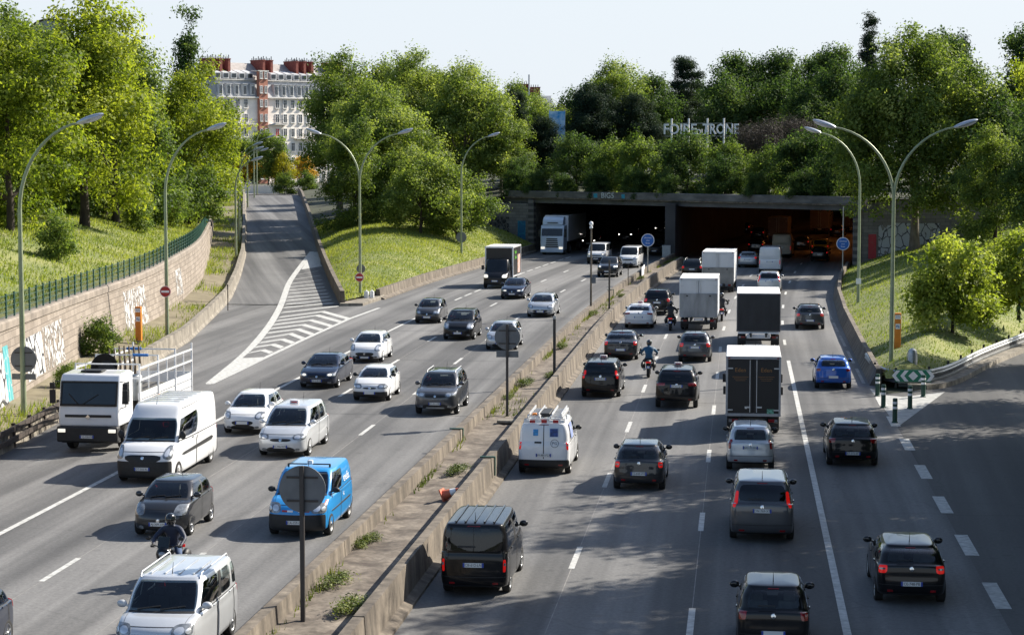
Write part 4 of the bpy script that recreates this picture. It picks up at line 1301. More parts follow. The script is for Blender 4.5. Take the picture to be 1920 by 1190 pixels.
# ================================================================== BUILDINGS
M_FAC = mat('cream_facade', (.86, .79, .71), .85, var=.08, vscale=.6)
M_BRICK = block_wall('orange_brick', (.45, .16, .085), (.52, .21, .12), (.42, .24, .17), .25, .08)
M_CHIM = mat('red_brick_chimney', (.20, .055, .04), .85, var=.25, vscale=2, detail=8)
M_SLATE = mat('grey_slate', (.36, .37, .38), .6, var=.15, vscale=1.2, detail=7)
M_SLATE2 = mat('pale_zinc', (.52, .53, .54), .5, var=.1)
M_PANE = mat('dark_window_pane', (.03, .04, .05), .08, var=.5, vscale=.4)
M_FRAME = mat('white_window_frame', (.70, .70, .68), .5, var=.05)
M_REDSH = mat('red_shutter', (.62, .03, .03), .5)
M_CORN = mat('cornice_stone', (.60, .58, .54), .8, var=.1)
M_IRON = mat('balcony_iron', (.04, .045, .05), .5)
M_POT = mat('terracotta_pot', (.34, .12, .07), .8)

bl = thing('apartment_building', 'cream apartment block with mansard roof, red brick chimneys and an orange brick bay', 'building', (-106.8, 408, 3.5), math.atan2(46, 36))
BW, NF, FH = 40.0, 6, 3.0
EAVE = NF * FH
w = MB(); w.box((BW / 2, 6, EAVE / 2), (BW, 12, EAVE)); w.build('wall', M_FAC, bl)
# mansard: two slopes
ms = MB()
def prism(mb, x0, x1, prof, mi=0):
    n = len(prof)
    mb.add([(x0, y, z) for y, z in prof] + [(x1, y, z) for y, z in prof], [tuple(range(n)), tuple(range(2 * n - 1, n - 1, -1))] + [(i, i + n, (i + 1) % n + n, (i + 1) % n) for i in range(n)], mi)


prism(ms, 0, BW, [(.25, EAVE), (1.1, EAVE + 3.4), (10.9, EAVE + 3.4), (11.75, EAVE)])
roof = ms.build('roof', M_SLATE, bl)
up = MB(); prism(up, 0, BW, [(1.15, EAVE + 3.55), (6, EAVE + 7.2), (10.9, EAVE + 3.55)])
up.build('upper_roof', mat('weathered_tiles', (.33, .30, .28), .8, var=.15, vscale=1.5), bl)
cn = MB(); cn.box((BW / 2, -.1, EAVE - .15), (BW + .4, .9, .3)); cn.build('cornice', M_CORN, bl, bevel=.05)
cn = MB(); cn.box((BW / 2, .95, EAVE + 3.47), (BW + .3, .6, .18)); cn.build('cornice', M_CORN, bl, bevel=.03)
BAY = 11.4
by = MB()
by.box((BAY, -.2, (EAVE + 5.3) / 2), (2.3, .8, EAVE + 5.3))
byo = by.build('brick_bay', mat('orange_brick_facing', (.36, .15, .10), .85, col2=(.46, .21, .145), vscale=2, detail=8), bl)
bt = MB(); bt.box((BAY, .5, EAVE + 5.4), (2.9, 2.4, .2)); bt.build('bay_cap', M_CORN, bl)


def window(x, z, w_, h, y=-.02, par=None, m=None, sill=True):
    f = MB()
    for dx in (-w_ / 2, w_ / 2): f.box((dx, -.05, 0), (.10, .12, h + .1))
    for dz in (-h / 2, h / 2): f.box((0, -.05, dz), (w_, .12, .10))
    f.box((0, -.05, 0), (.07, .10, h - .1))
    f.box((0, -.05, h * .2), (w_ - .1, .09, .05))
    o = f.build('window', M_FRAME, par or bl, loc=(x, y, z))
    p = MB(); p.box((0, -.03, 0), (w_ - .1, .03, h - .1)); p.build('pane', m or M_PANE, o)
    if sill:
        s_ = MB(); s_.box((0, -.12, -h / 2 - .1), (w_ + .25, .28, .08)); s_.build('sill', M_CORN, o)
    return o


nwin = 0
for k in range(NF):
    z = k * FH + 1.6
    x = .9
    while x < BW - 1 and nwin < 92:
        if abs(x - BAY) > 2.2:
            red = (k == 3 and abs(x - 15.3) < .9)
            if nwin < 92:
                window(x, z, .95, 1.75, m=M_REDSH if red else None)
                nwin += 1
        x += 2.08
for k in range(NF + 2):
    for dx in (-.62, .62):
        window(BAY + dx, k * FH + 1.7 - (.15 if k > 5 else 0), .62, 1.45, y=-.62)
# dormers in both roof slopes
dm = MB(); dp = MB()
x = .9
nd = 0
while x < BW - 1:
    if abs(x - BAY) > 2.0:
        d = MB()
        d.box((0, .45, 1.3), (1.25, .9, 2.3)); d.box((0, .3, 2.5), (1.45, 1.2, .12))
        o = d.build('dormer', M_SLATE2, bl, loc=(x, .25, EAVE + .12))
        f = MB(); f.box((0, -.05, 1.25), (.85, .12, 1.9)); f.build('frame', M_FRAME, o)
        g_ = MB(); g_.box((-.2, -.12, 1.25), (.3, .04, 1.7)); g_.box((.2, -.12, 1.25), (.3, .04, 1.7)); g_.build('pane', M_PANE, o)
        d = MB()
        prism(d, -.75, .75, [(-.1, 0), (-.1, 1.25), (2.2, 1.9), (2.2, 0)])
        o = d.build('attic_dormer', M_SLATE2, bl, loc=(x, 1.15, EAVE + 3.7))
        g_ = MB(); g_.box((0, -.13, .62), (1.1, .05, .85)); g_.build('pane', M_PANE, o)
    x += 2.08
# chimneys: broad brick stacks with rows of pots
for x0, n in ((.3, 3), (13.6, 2), (22.6, 3), (33, 2)):
    for q in range(n):
        c = MB()
        c.box((0, 0, 1.6), (.62, 4.2, 3.8)); c.box((0, 0, 3.55), (.76, 4.4, .2))
        o = c.build('chimney', M_CHIM, bl, loc=(x0 + q * 2.1, 4.0, EAVE + 4.2))
        p = MB()
        for r in range(8): p.cyl((0, -1.9 + r * .55, 3.6), (0, -1.9 + r * .55, 3.6 + (.45 if r % 3 else .8)), .09, 6)
        p.build('chimney_pots', M_IRON, o)
# balconies
for x0, x1, k in ((4.6, 9.4, 4), (13.4, 17.6, 4), (4.6, 9.4, 2), (20, 26, 3)):
    b = MB(); b.box(((x0 + x1) / 2, -.55, 0), (x1 - x0, 1.1, .2))
    o = b.build('balcony', M_CORN, bl, loc=(0, 0, k * FH + .35))
    r = MB()
    r.tube([(x0, -1.05, 1.0), (x1, -1.05, 1.0)], .03, 5)
    xx = x0
    while xx < x1: r.tube([(xx, -1.05, .1), (xx, -1.05, 1.0)], .018, 4); xx += .25
    r.build('railing', M_IRON, o)
dpp = MB(); dpp.tube([(16.9, -.15, 0), (16.9, -.15, EAVE)], .08, 6); dpp.tube([(5.0, -.15, 0), (5.0, -.15, EAVE)], .08, 6)
dpp.build('downpipe', M_SLATE2, bl)

# a second block, of which only chimneys and roof edge clear the trees
b2l = thing('apartment_building', 'distant block showing only red brick chimneys and a roof edge above the island planes', 'building', (-92, 520, -1.5), .25)
w = MB(); w.box((22, 6, 11.5), (44, 12, 23)); w.build('wall', M_FAC, b2l)
r_ = MB(); prism(r_, 0, 44, [(0, 23), (3, 26), (9, 26), (12, 23)]); r_.build('roof', M_SLATE, b2l)
for x0, h in ((5.2, 7.6), (36.5, 3.4), (39.5, 2.6)):
    c = MB(); c.box((0, 0, h / 2), (3.4, 1.2, h)); c.box((0, 0, h + .1), (3.6, 1.4, .2))
    o = c.build('chimney', M_CHIM, b2l, loc=(x0, 4, 25.5))
    p = MB()
    for q in range(5): p.cyl((-1.2 + q * .6, 0, h + .2), (-1.2 + q * .6, 0, h + .8), .1, 6)
    p.build('chimney_pots', M_IRON, o)
c = MB(); c.cyl((38.2, 3, 26), (38.2, 3, 31.5), .22, 10); c.build('flue', M_SLATE2, b2l)

# vaulted roof at the upper left
vb = thing('vaulted_building', 'dark building with a rounded vaulted roof peeping over the trees at the upper left', 'building', (-104.5, 300, 6), .1)
w = MB(); w.box((0, 12, 10.4), (7.2, 24, 20.8)); w.build('wall', mat('dark_cladding', (.10, .11, .13), .6), vb)
vr_ = MB()
pr = [(3.75 * math.cos(t), 20.8 + 3.6 * math.sin(t)) for t in np.linspace(0, math.pi, 17)]
vr_.add([(x, -.3, z) for x, z in pr] + [(x, 24.3, z) for x, z in pr], [tuple(range(17))[::-1], tuple(range(17, 34))] + [(i, i + 1, i + 18, i + 17) for i in range(16)])
vr_.build('roof', mat('grey_zinc_vault', (.20, .22, .25), .45, metal=.3), vb, smooth=True, sharp=30)
rim = MB(); rim.tube([(x * 1.01, -.35, z) for x, z in pr], .16, 6); rim.build('roof_rim', M_BLACK, vb)

# low white wall at the ramp's far end
lwl = MB(); lwl.box((0, 0, .6), (9, .3, 1.2)); lwl.box((0, 0, 1.24), (9.1, .4, .08))
o = lwl.build('low_wall', M_FAC); o.location = (-79.5, 326, 3.6); o.rotation_euler = (0, 0, .1)
tag(o, 'low white wall closing the top of the ramp under the orange trees', 'wall')

# funfair letters on three white posts
fs = thing('letter_sign', 'white funfair letters on a frame of white posts above the tunnel trees', 'sign', (-5.0, 231, 7.35), math.atan2(dirp[1], dirp[0]) * .25)
for x in (-3.4, -1.2, 1.2, 3.3):
    p = MB(); p.box((x, .12, 5.6 / 2 + 1.0), (.2, .14, 7.5)); p.build('post', M_WHITE, fs, bevel=.01)
fr = MB()
for z in (6.95, 5.4): fr.box((0, .02, z), (8.6, .06, .05))
fr.build('frame', M_GALV, fs)
text('lettering', 'FOIRE', 4.0, M_WHITE, fs, (-2.3, -.05, 6.2), (R(90), 0, 0), .03, 1.75, .94, .03)
text('lettering', 'DU', 1.1, M_WHITE, fs, (.42, -.05, 5.85), (R(90), 0, 0), .03, .95, .9, .02)
text('lettering', 'TRONE', 4.0, M_WHITE, fs, (2.95, -.05, 6.2), (R(90), 0, 0), .03, 1.75, .80, .03)

fs.scale = (.9, .9, .93)
# bright blue hoarding glimpsed between the pines
bh = thing('hoarding', 'bright blue and white hoarding glimpsed between the dark pines', 'hoarding', (-22.0, 242.3, 10.6), .1)
p = MB(); p.box((0, 0, 2.6), (1.9, .2, 4.4)); p.build('panel', mat('sky_blue_panel', (.01, .27, .62), .5, col2=(.55, .75, .9), vscale=1.6, detail=4), bh, bevel=.02)
for x in (-.9, .9):
    q = MB(); q.box((x, .2, -.2), (.18, .18, 10.4)); q.build('post', M_GALV, bh)
# ================================================================== STREET FURNITURE


def lamp_head(par, x, z, sgn, tilt=.32):
    h = MB()
    h.ell((.55, 0, 0), (.62, .20, .13), 14, 8)
    o = h.build('lamp_head', M_LAMPH, par, smooth=True, loc=(x, 0, z))
    o.rotation_euler = (0, -tilt, 0) if sgn > 0 else (0, -tilt, math.pi)
    l = MB(); l.ell((.65, 0, -.06), (.42, .16, .10), 12, 6); l.build('glass', mat('lamp_glass', (.55, .57, .6), .15, var=.03), o, smooth=True)


def arm_pts(reach, h0, h1, sgn, n=12):
    # rises steeply out of the pole and bends over
    return [(sgn * reach * (1 - math.cos(t * math.pi / 2 * .92)) / (1 - math.cos(math.pi / 2 * .92)), 0, h0 + (h1 - h0) * math.sin(t * math.pi / 2 * .92) / math.sin(math.pi / 2 * .92)) for t in np.linspace(0, 1, n)]


def lamp_post(lab, x, y, arms, h=12.1, reach=2.6, h0=8.4, z=.3, rot=0.0, sc=1.0, group='tall curved lamp posts'):
    t = thing('lamp_post', lab, 'lamp post', (x, y, z), rot, group)
    t.scale = (sc, sc, sc)
    p = MB()
    p.tube([(0, 0, -.35), (0, 0, 1.2), (0, 0, h0)], [.115, .115, .085], 12)
    p.build('pole', M_POLE, t, smooth=True)
    p = MB(); p.cyl((0, 0, -.35), (0, 0, .06), .2, 10); p.build('base', M_CONC2, t)
    for s in arms:
        a = MB()
        a.tube(arm_pts(reach, h0 - .1, h - .25, s), [.08 - .035 * i / 11 for i in range(12)], 10)
        a.build('arm', M_POLE, t, smooth=True)
        lamp_head(t, s * (reach - .1), h - .27, s)
    return t


lamp_post('single armed lamp post at the far left with the grey round sign back', -28.76, 78.6, (1,), rot=-.05)
lamp_post('single armed lamp post with a no entry sign beside the stone wall', -32.0, 110.5, (1,), rot=-.05)
lamp_post('double armed lamp post on the paved nose between ramp and oncoming lanes', -27.6, 145.4, (1, -1), reach=2.95)
lamp_post('single armed lamp post on the island lawn with a low round sign back', -25.9, 187.0, (1,), rot=.15)
lamp_post('double armed lamp post behind the green and white chevron board', 7.35, 100.2, (1, -1), reach=2.95)
lamp_post('single armed lamp post on the shaded right slope before the tunnel', 7.9, 138.5, (-1,), reach=2.75)
lamp_post('slim lamp post nearest along the upper ramp wall', -45.6, 180, (1,), h=9.0, h0=6.2, reach=1.6, z=1.2)
lamp_post('slim lamp post in the middle along the upper ramp wall', -49.8, 198, (1,), h=9.6, h0=6.6, reach=1.6, z=1.5)
lamp_post('slim lamp post farthest up along the upper ramp wall', -54.2, 216, (1,), h=9.6, h0=6.6, reach=1.6, z=2.0)
lamp_post('far lamp post over the end of the ramp, highest of three small heads', -77.0, 318, (1,), h=11.2, h0=8.0, reach=2.2, z=3.6)
lamp_post('far lamp post over the end of the ramp, middle of three small heads', -72.6, 298, (1,), h=9.4, h0=7.0, reach=2.2, z=3.4)
lamp_post('far lamp post over the end of the ramp, lowest of three small heads', -67.2, 272, (1,), h=8.0, h0=5.8, reach=2.0, z=2.9)


def disc(mb, c, r, y0, y1, n=32, mi=0):
    mb.cyl((c[0], y0, c[1]), (c[0], y1, c[1]), r, n, mi)


def round_sign(lab, x, y, z0, h, r, face=None, back=True, plate=None, pole_h=None, pole_r=.05, polem=None, offx=0.0, own_pole=True, words=None, cat='road sign', group=None, bars=True):
    t = thing('road_sign', lab, cat, (x, y, z0), 0, group)
    if own_pole:
        p = MB(); p.box((0, .03, (pole_h or h + r) / 2 - .2), (pole_r * 2, pole_r * 2, (pole_h or h + r) + .4)); p.build('pole', polem or M_DPOLE, t, bevel=.008)
    d = MB()
    disc(d, (offx, h), r, -.06, -.025) if face else disc(d, (offx, h), r, .09 if own_pole else .13, .12 if own_pole else .16)
    d.build('disc', face or M_SIGNBACK, t, smooth=True, bevel=.006)
    if bars:
        b = MB()
        yb = .08 if own_pole else .12
        for dz in (-.5 * r, .5 * r): b.box((offx, yb, h + dz), (r * 1.35, .025, .05))
        b.build('bracket', M_DPOLE, t)
    if plate:
        b = MB(); b.box((offx, .10 if own_pole else .14, h - r - plate[1] / 2 - .04), (plate[0], .02, plate[1])); b.build('plate', M_SIGNBACK, t, bevel=.005)
    return t


round_sign('grey back of a round sign over a plate on the far left lamp post', -28.72, 78.45, .3, 2.36, .54, plate=(1.0, .24), own_pole=False)
round_sign('large dark back of a round sign on a square post hiding the blue van', -9.9, 44.85, .40, 3.02, .54)
round_sign('grey back of a round sign with a small plate below on the median', -9.33, 80.7, .4, 3.16, .52, plate=(.9, .26))
round_sign('grey round sign back on the single lamp post of the island lawn', -25.9, 186.8, .3, 2.5, .5, own_pole=False, bars=False)
round_sign('small grey round sign back above the no entry sign on the double lamp post', -27.6, 145.55, .3, 2.02, .33, own_pole=False, bars=False)


def no_entry(lab, x, y, z, r):
    t = thing('road_sign', lab, 'road sign', (x, y, z))
    d = MB(); disc(d, (0, 0), r, -.20, -.17); d.build('disc', M_RED, t, smooth=True, bevel=.005)
    b = MB(); b.box((0, -.205, 0), (r * 1.4, .012, r * .36)); b.build('white_bar', M_REFL, t)
    b = MB(); b.lathe([(r * .985, -.207), (r * .90, -.207)], 32, axis='y'); b.build('white_rim', M_REFL, t)
    b = MB(); b.box((0, -.14, 0), (.3, .06, .06)); b.build('bracket', M_GALV, t)


no_entry('red no entry sign on the lamp post beside the stone wall', -32.02, 110.5, 3.12, .32)
no_entry('red no entry sign low on the double lamp post at the ramp nose', -27.6, 145.3, 1.72, .33)


def blue_sign(lab, x, y, z0, h, r, ph):
    t = thing('road_sign', lab, 'road sign', (x, y, z0))
    p = MB(); p.cyl((0, 0, -.2), (0, 0, ph), .05, 8); p.build('pole', M_GALV, t, smooth=True)
    d = MB(); disc(d, (0, h), r, -.09, -.06, 40); d.build('disc', M_REFL, t, smooth=True, bevel=.005)
    d = MB(); disc(d, (0, h), r * .9, -.097, -.085, 40); d.build('blue_face', M_BLUE, t, smooth=True)
    for k, wd in enumerate(('allumez', 'vos', 'feux')):
        text('sign_text', wd, r, M_REFL, t, (0, -.10, h + r * (.40 - .42 * k)), (R(90), 0, 0), .001, r * .38)


blue_sign('round blue sign with white words on a thin pole on the median before the tunnel', -7.95, 173.7, .4, 2.82, .56, 2.9)
blue_sign('round blue sign with white words at the right side of the tunnel mouth', 8.45, 171.4, .3, 2.82, .54, 5.9)
# mast with a camera head
t = thing('camera_mast', 'thin mast with a pale camera head on the weedy median', 'mast', (-9.75, 132.2, .4))
p = MB(); p.cyl((0, 0, -.2), (0, 0, 5.6), .075, 10, r2=.055); p.build('pole', M_BARKP, t, smooth=True)
p = MB(); p.ell((0, 0, 5.78), (.13, .13, .16)); p.box((0, -.08, 5.55), (.2, .26, .14)); p.build('camera_head', M_WHITE, t, smooth=True, bevel=.02)
p = MB(); p.box((.18, -.1, 2.1), (.28, .05, .42)); p.build('plate', M_SIGNBACK, t)
t = thing('metal_post', 'plain dark metal post right of the round sign back on the median', 'post', (-8.62, 93.8, .4))
p = MB(); p.box((0, 0, 1.3), (.13, .13, 3.0)); p.build('post', M_DPOLE, t, bevel=.01)
p = MB(); p.box((0, 0, 2.86), (.15, .15, .12)); p.build('post_cap', M_GALV, t)
t = thing('metal_post', 'thin dark post behind the camera mast near the tall barrier', 'post', (-8.7, 134.5, .4))
p = MB(); p.cyl((0, 0, -.2), (0, 0, 3.3), .06, 8); p.build('post', M_DPOLE, t, smooth=True)
for k, (x, y, lab) in enumerate(((-8.75, 158, 'short rusty stake on the median left of the blue sign'), (-8.0, 163, 'short rusty stake on the median nearest the blue sign'), (-34.3, 133, 'thin dark stake on the verge beside the ramp barrier'))):
    t = MB(); t.cyl((0, 0, -.2), (0, 0, 1.5), .035, 6); t.box((0, 0, 1.5), (.09, .05, .14))
    o = t.build('stake', M_RUST, loc=(x, y, .4)); tag(o, lab, 'stake')
# white painted panel on the far left barrier
o = MB(); o.box((0, 0, .42), (.05, 5.0, .74)); o = o.build('white_panel', M_WHITE, bevel=.01); o.location = (xlb(171) + .20, 171, .36)
tag(o, 'white painted board fixed on the barrier below the blue sign', 'board')


def phone(lab, x, y, z):
    t = thing('emergency_phone', lab, 'emergency phone', (x, y, z))
    t.scale = (.82, .82, .80)
    b = MB(); b.box((0, 0, 1.15), (.40, .34, 2.5)); b.build('column', M_ORANGE, t, bevel=.03)
    b = MB(); b.box((0, -.175, 2.15), (.34, .02, .26)); b.build('sos_plate', M_REFL, t)
    text('sos_text', 'SOS', .3, M_BLUE, t, (0, -.188, 2.15), (R(90), 0, 0), .001, .15)
    b = MB(); b.box((0, -.175, 1.55), (.28, .02, .34)); b.build('pictogram_plate', M_REFL, t)
    b = MB(); b.box((0, -.187, 1.60), (.16, .008, .05)); b.box((-.07, -.187, 1.55), (.05, .008, .12)); b.box((.05, -.187, 1.50), (.12, .008, .06)); b.build('handset_mark', M_BLUE, t)
    b = MB(); b.box((0, 0, .0), (.5, .44, .12)); b.build('base', M_CONC2, t)


phone('orange emergency phone column on the sunny right slope behind the lamp post', 8.05, 105.6, .75)
phone('orange emergency phone column on the verge behind the white flatbed truck', -33.0, 108.4, .5)

# bollards at the gore
proto_b = thing('bollard', 'green bollard with white bands at the tip of the gore, nearest of the five', 'bollard', (6.29, 83.2, 0), 0, 'green and white bollards at the gore')
b = MB(); b.lathe([(0, 0), (.13, 0), (.13, .04), (.10, .06), (.10, .96), (.085, 1.0), (0, 1.01)], 16); b.build('post', M_DKGREEN, proto_b, smooth=True, sharp=40)
for z in (.62, .82):
    b = MB(); b.lathe([(.103, z - .05), (.103, z + .05)], 16); b.build('white_band', M_REFL, proto_b, smooth=True)
for x, y, lab in ((6.15, 87.96, 'green bollard with white bands on the left edge of the gore, second row'), (6.17, 92.1, 'green bollard with white bands on the left edge of the gore, rearmost'), (7.26, 87.72, 'green bollard with white bands on the right edge of the gore, second row'), (8.19, 91.95, 'green bollard with white bands on the right edge of the gore, rearmost')):
    c = copy_tree(proto_b); c.location = (x, y, 0); c['label'] = lab

# guard rail wrapping the nose and following the slip road
gr = thing('guard_rail', 'galvanised steel guard rail wrapping the nose and following the slip road', 'guard rail', (8.5, 96, 0))
gpth = smooth_path([(6.35, 104, 0), (6.45, 99, 0), (6.7, 96.0, 0), (7.3, 94.9, 0), (8.3, 95.1, 0), (9.3, 96.8, 0), (10.3, 99.6, 0), (12.4, 106.6, 0), (16.0, 116.6, 0), (25.0, 140.0, 0), (38, 166, .6)], 60, 2) - np.array((8.5, 96, 0))
wp = [(-.02, .45), (.04, .50), (.06, .54), (.02, .60), (.06, .67), (.04, .72), (-.02, .76), (-.035, .76), (.005, .60), (-.035, .45)]
m = MB(); m.sweep(wp, gpth); m.build('rail', M_GALV, gr, smooth=True, sharp=50)
m = MB(); m.sweep([(.0, .16), (.06, .18), (.06, .30), (.0, .32), (-.02, .32), (-.02, .16)], gpth); m.build('lower_rail', M_GALV, gr, smooth=True, sharp=50)
pmesh2 = MB(); pmesh2.box((0, 0, .42), (.1, .1, .95)); pmesh2.box((0, 0, .6), (.16, .16, .18)); pmesh2 = pmesh2.mesh('guard_post')
for i in range(4, 58, 2):
    o = link('post', pmesh2, M_DPOLE if not pmesh2.materials else None, gr, gpth[i] + np.array((-.13, .05, 0)))
m = MB(); m.sweep([(-.5, 0), (-.5, .22), (.12, .22), (.16, 0)], gpth[6:] + np.array((.35, -.9, 0)))
tag(m.build('kerb_stone', M_CONC2, loc=(8.5, 96, 0), smooth=True, sharp=30), 'curved grey kerb around the foot of the guard rail nose', 'kerb')
tag(grid_sheet('verge_gravel', [[(p[0] + 8.5 - .3, p[1] + 96 + .6, .03), (p[0] + 8.5 + 1.0, p[1] + 96 - .5, .012)] for p in gpth[20:]], M_VERGE), kind='structure')
m = MB(); m.sweep([(-.22, 0), (-.20, .46), (-.03, .46), (.0, 0)], gpth[6:])
tag(m.build('low_wall', M_CONCD, loc=(8.5, 96, 0), smooth=True, sharp=30), 'low dark concrete wall under the steel guard rail at the nose', 'wall')
# chevron board
ch = thing('chevron_board', 'green and white chevron board on the guard rail nose', 'road sign', (7.95, 94.55, .38), 0)
b = MB(); b.box((0, 0, .28), (1.65, .05, .56)); b.build('board', M_SGREEN, ch, bevel=.01)
b = MB()
for s in (-1, 1):
    for k in range(2):
        x0 = s * (.30 + .38 * k)
        b.add([(x0 - s * .09, -.03, .03), (x0 + s * .09, -.03, .03), (x0 + s * .29, -.03, .28), (x0 + s * .11, -.03, .28)], [(0, 1, 2, 3)])
        b.add([(x0 + s * .11, -.03, .28), (x0 + s * .29, -.03, .28), (x0 + s * .09, -.03, .53), (x0 - s * .09, -.03, .53)], [(0, 1, 2, 3)])
b.add([(0, -.03, .06), (.22, -.03, .28), (0, -.03, .50), (-.22, -.03, .28)], [(0, 1, 2, 3)])
b.build('white_chevrons', M_REFL, ch)
# rounded grey cabinet behind the board
t = thing('kilometre_stone', 'rounded grey marker stone behind the chevron board', 'marker', (8.15, 97.6, .45))
b = MB(); b.tube([(0, 0, -.2), (0, 0, .95), (0, 0, 1.12), (0, 0, 1.2)], [.24, .24, .18, .04], 14); b.build('stone', M_GALV, t, smooth=True)
# small white plate on the right single lamp
b = MB(); b.box((0, 0, 0), (.34, .03, .38)); o = b.build('small_plate', M_REFL, bevel=.005); o.location = (7.9, 138.36, 2.15); tag(o, 'small square white plate on the right single lamp post', 'plate')
# broken cone lying against the tall barrier
cn_ = thing('traffic_cone', 'battered red and white traffic cone lying on the median against the tall barrier', 'traffic cone', (-9.0, 60.8, .42), .9)
b = MB(); b.tube([(0, 0, 0), (0, 0, .7)], [.17, .035], 14); b.box((0, 0, .01), (.42, .42, .04)); o = b.build('cone', mat('faded_orange_red', (.55, .14, .07), .6, var=.2), cn_, smooth=True, sharp=40); o.rotation_euler = (R(68), 0, .5); o.location = (0, 0, .14)
b = MB(); b.tube([(0, 0, .28), (0, 0, .46)], [.118, .085], 14, cap=False); q = b.build('white_band', M_REFL, o, smooth=True)
# drains and plates on the median, litter at the nose
b = MB(); b.box((0, 0, .05), (.9, .6, .1)); o = b.build('concrete_slab', M_CONC2, bevel=.02); o.location = (-9.0, 78.5, .42); tag(o, 'loose concrete slab lying on the median right of the sign pole', 'slab')
for k, (x, y, lab) in enumerate(((-27.0, 144.6, 'white canister at the foot of the double lamp post, left one'), (-26.65, 144.9, 'white canister at the foot of the double lamp post, right one'), )):
    b = MB(); b.box((0, 0, .28), (.3, .26, .5)); b.cyl((0, 0, .5), (0, 0, .62), .06, 8); o = b.build('canister', M_WHITE, bevel=.04, loc=(x, y, .22)); tag(o, lab, 'canister')
# bent drain brackets hanging over the barriers
for k, (x, y, s, lab) in enumerate(((xlb(73.5), 73.5, 1, 'dark bent bracket over the low barrier beside the median slab'), (xlb(147), 147, 1, 'dark bent bracket over the low barrier before the mast'), (xrb(66), 66, 1, 'dark bent bracket over the tall barrier behind the black van'))):
    b = MB(); b.box((0, 0, .97 if k == 2 else .84), (.5, .14, .04)); b.box((.24, 0, .66 if k == 2 else .55), (.04, .14, .6))
    o = b.build('bracket', M_DKGREEN, loc=(x, y, 0)); tag(o, lab, 'bracket')
# ================================================================== VEHICLES


def paint(name, col, metal=0.0, rough=.32, coat=1.0):
    m = mat('paint_' + name, col, rough, metal, spec=.12, coat=coat, var=.05, vscale=1.3)
    # the inner side of the panels is dark trim
    nt = m.node_tree; b = nt.nodes['Principled BSDF']
    src = b.inputs['Base Color'].links[0].from_socket
    ge = nt.nodes.new('ShaderNodeNewGeometry'); mx = nt.nodes.new('ShaderNodeMix'); mx.data_type = 'RGBA'
    mx.inputs[7].default_value = (.02, .02, .021, 1)
    nt.links.new(ge.outputs['Backfacing'], mx.inputs[0]); nt.links.new(src, mx.inputs[6]); nt.links.new(mx.outputs[2], b.inputs['Base Color'])
    cw = nt.nodes.new('ShaderNodeMath'); cw.operation = 'SUBTRACT'; cw.inputs[0].default_value = coat
    nt.links.new(ge.outputs['Backfacing'], cw.inputs[1]); nt.links.new(cw.outputs[0], b.inputs['Coat Weight'])
    return m


def glass_mat(name, tint, refl=1.25):
    m, nt, b = node_mat(name)
    N, L = nt.nodes, nt.links
    tr = N.new('ShaderNodeBsdfTransparent'); tr.inputs[0].default_value = (*tint, 1)
    gl = N.new('ShaderNodeBsdfGlossy'); gl.inputs['Roughness'].default_value = .02; gl.inputs[0].default_value = (.95, .97, 1, 1)
    fr = N.new('ShaderNodeFresnel'); fr.inputs[0].default_value = 1.5
    no = N.new('ShaderNodeTexNoise'); no.inputs['Scale'].default_value = 1.2
    tc = N.new('ShaderNodeTexCoord'); L.new(tc.outputs['Object'], no.inputs['Vector'])
    bp = N.new('ShaderNodeBump'); bp.inputs['Strength'].default_value = .05; L.new(no.outputs[0], bp.inputs['Height']); L.new(bp.outputs[0], gl.inputs['Normal'])
    mu = N.new('ShaderNodeMath'); mu.operation = 'MULTIPLY'; mu.inputs[1].default_value = refl; mu.use_clamp = True
    L.new(fr.outputs[0], mu.inputs[0])
    ms = N.new('ShaderNodeMixShader'); L.new(mu.outputs[0], ms.inputs[0]); L.new(tr.outputs[0], ms.inputs[1]); L.new(gl.outputs[0], ms.inputs[2])
    L.new(ms.outputs[0], N['Material Output'].inputs[0])
    return m


P_WHITE = paint('white', (.74, .75, .76))
P_SILVER = paint('silver', (.50, .52, .54), .55, .35)
P_PALE = paint('pale_silver', (.60, .62, .64), .4, .35)
P_BLACK = paint('black', (.006, .006, .007), coat=.65)
P_ANTH = paint('anthracite', (.035, .036, .039), .5, .35)
P_GREY = paint('steel_grey', (.085, .088, .095), .5, .35)
P_NAVY = paint('navy', (.010, .018, .042), .4, .33)
P_BLUE = paint('bright_blue', (.018, .10, .42), .3, .3)
P_SKY = paint('sky_blue', (.03, .27, .62))
P_YELL = paint('yellow', (.60, .28, .02))
P_LITWHITE = paint('orange_lit_white', (.50, .47, .42), 0, .5, .3)  # white van paint with the dim orange tunnel light put into the colour
M_GLASSO = mat('truck_glass', (.012, .015, .017), .03, spec=.6, var=.5, vscale=.8)
M_GLASS = glass_mat('car_glass', (.66, .71, .69))
M_GLASSP = glass_mat('privacy_glass', (.07, .075, .08))
M_INT = mat('car_interior', (.016, .016, .017), .8, var=.3, vscale=5)
M_INTG = mat('grey_seat_cloth', (.10, .105, .11), .85, var=.3, vscale=5)
M_GLASSL = mat('tinted_glass', (.010, .014, .015), .03, spec=.6, var=.6, vscale=1.6)
M_TYRE = mat('tyre_rubber', (.012, .012, .012), .85, var=.2)
M_RIM = mat('alloy_rim', (.42, .43, .44), .35, .8)
M_RIMD = mat('steel_rim', (.22, .22, .22), .5, .6)
M_LENS = mat('headlight_lens', (.20, .215, .23), .06, .3, coat=1, var=.5, vscale=9)
M_REFLECTOR = mat('lamp_reflector', (.72, .74, .76), .18, .6, var=.1)
M_LENSON = mat('headlight_lit', (.7, .7, .68), .1, emit=.45, ecol=(1, .93, .78))
M_TUNLIT = mat('headlight_lit_bright', (.9, .9, .85), .1, emit=3.0, ecol=(1, .95, .85))
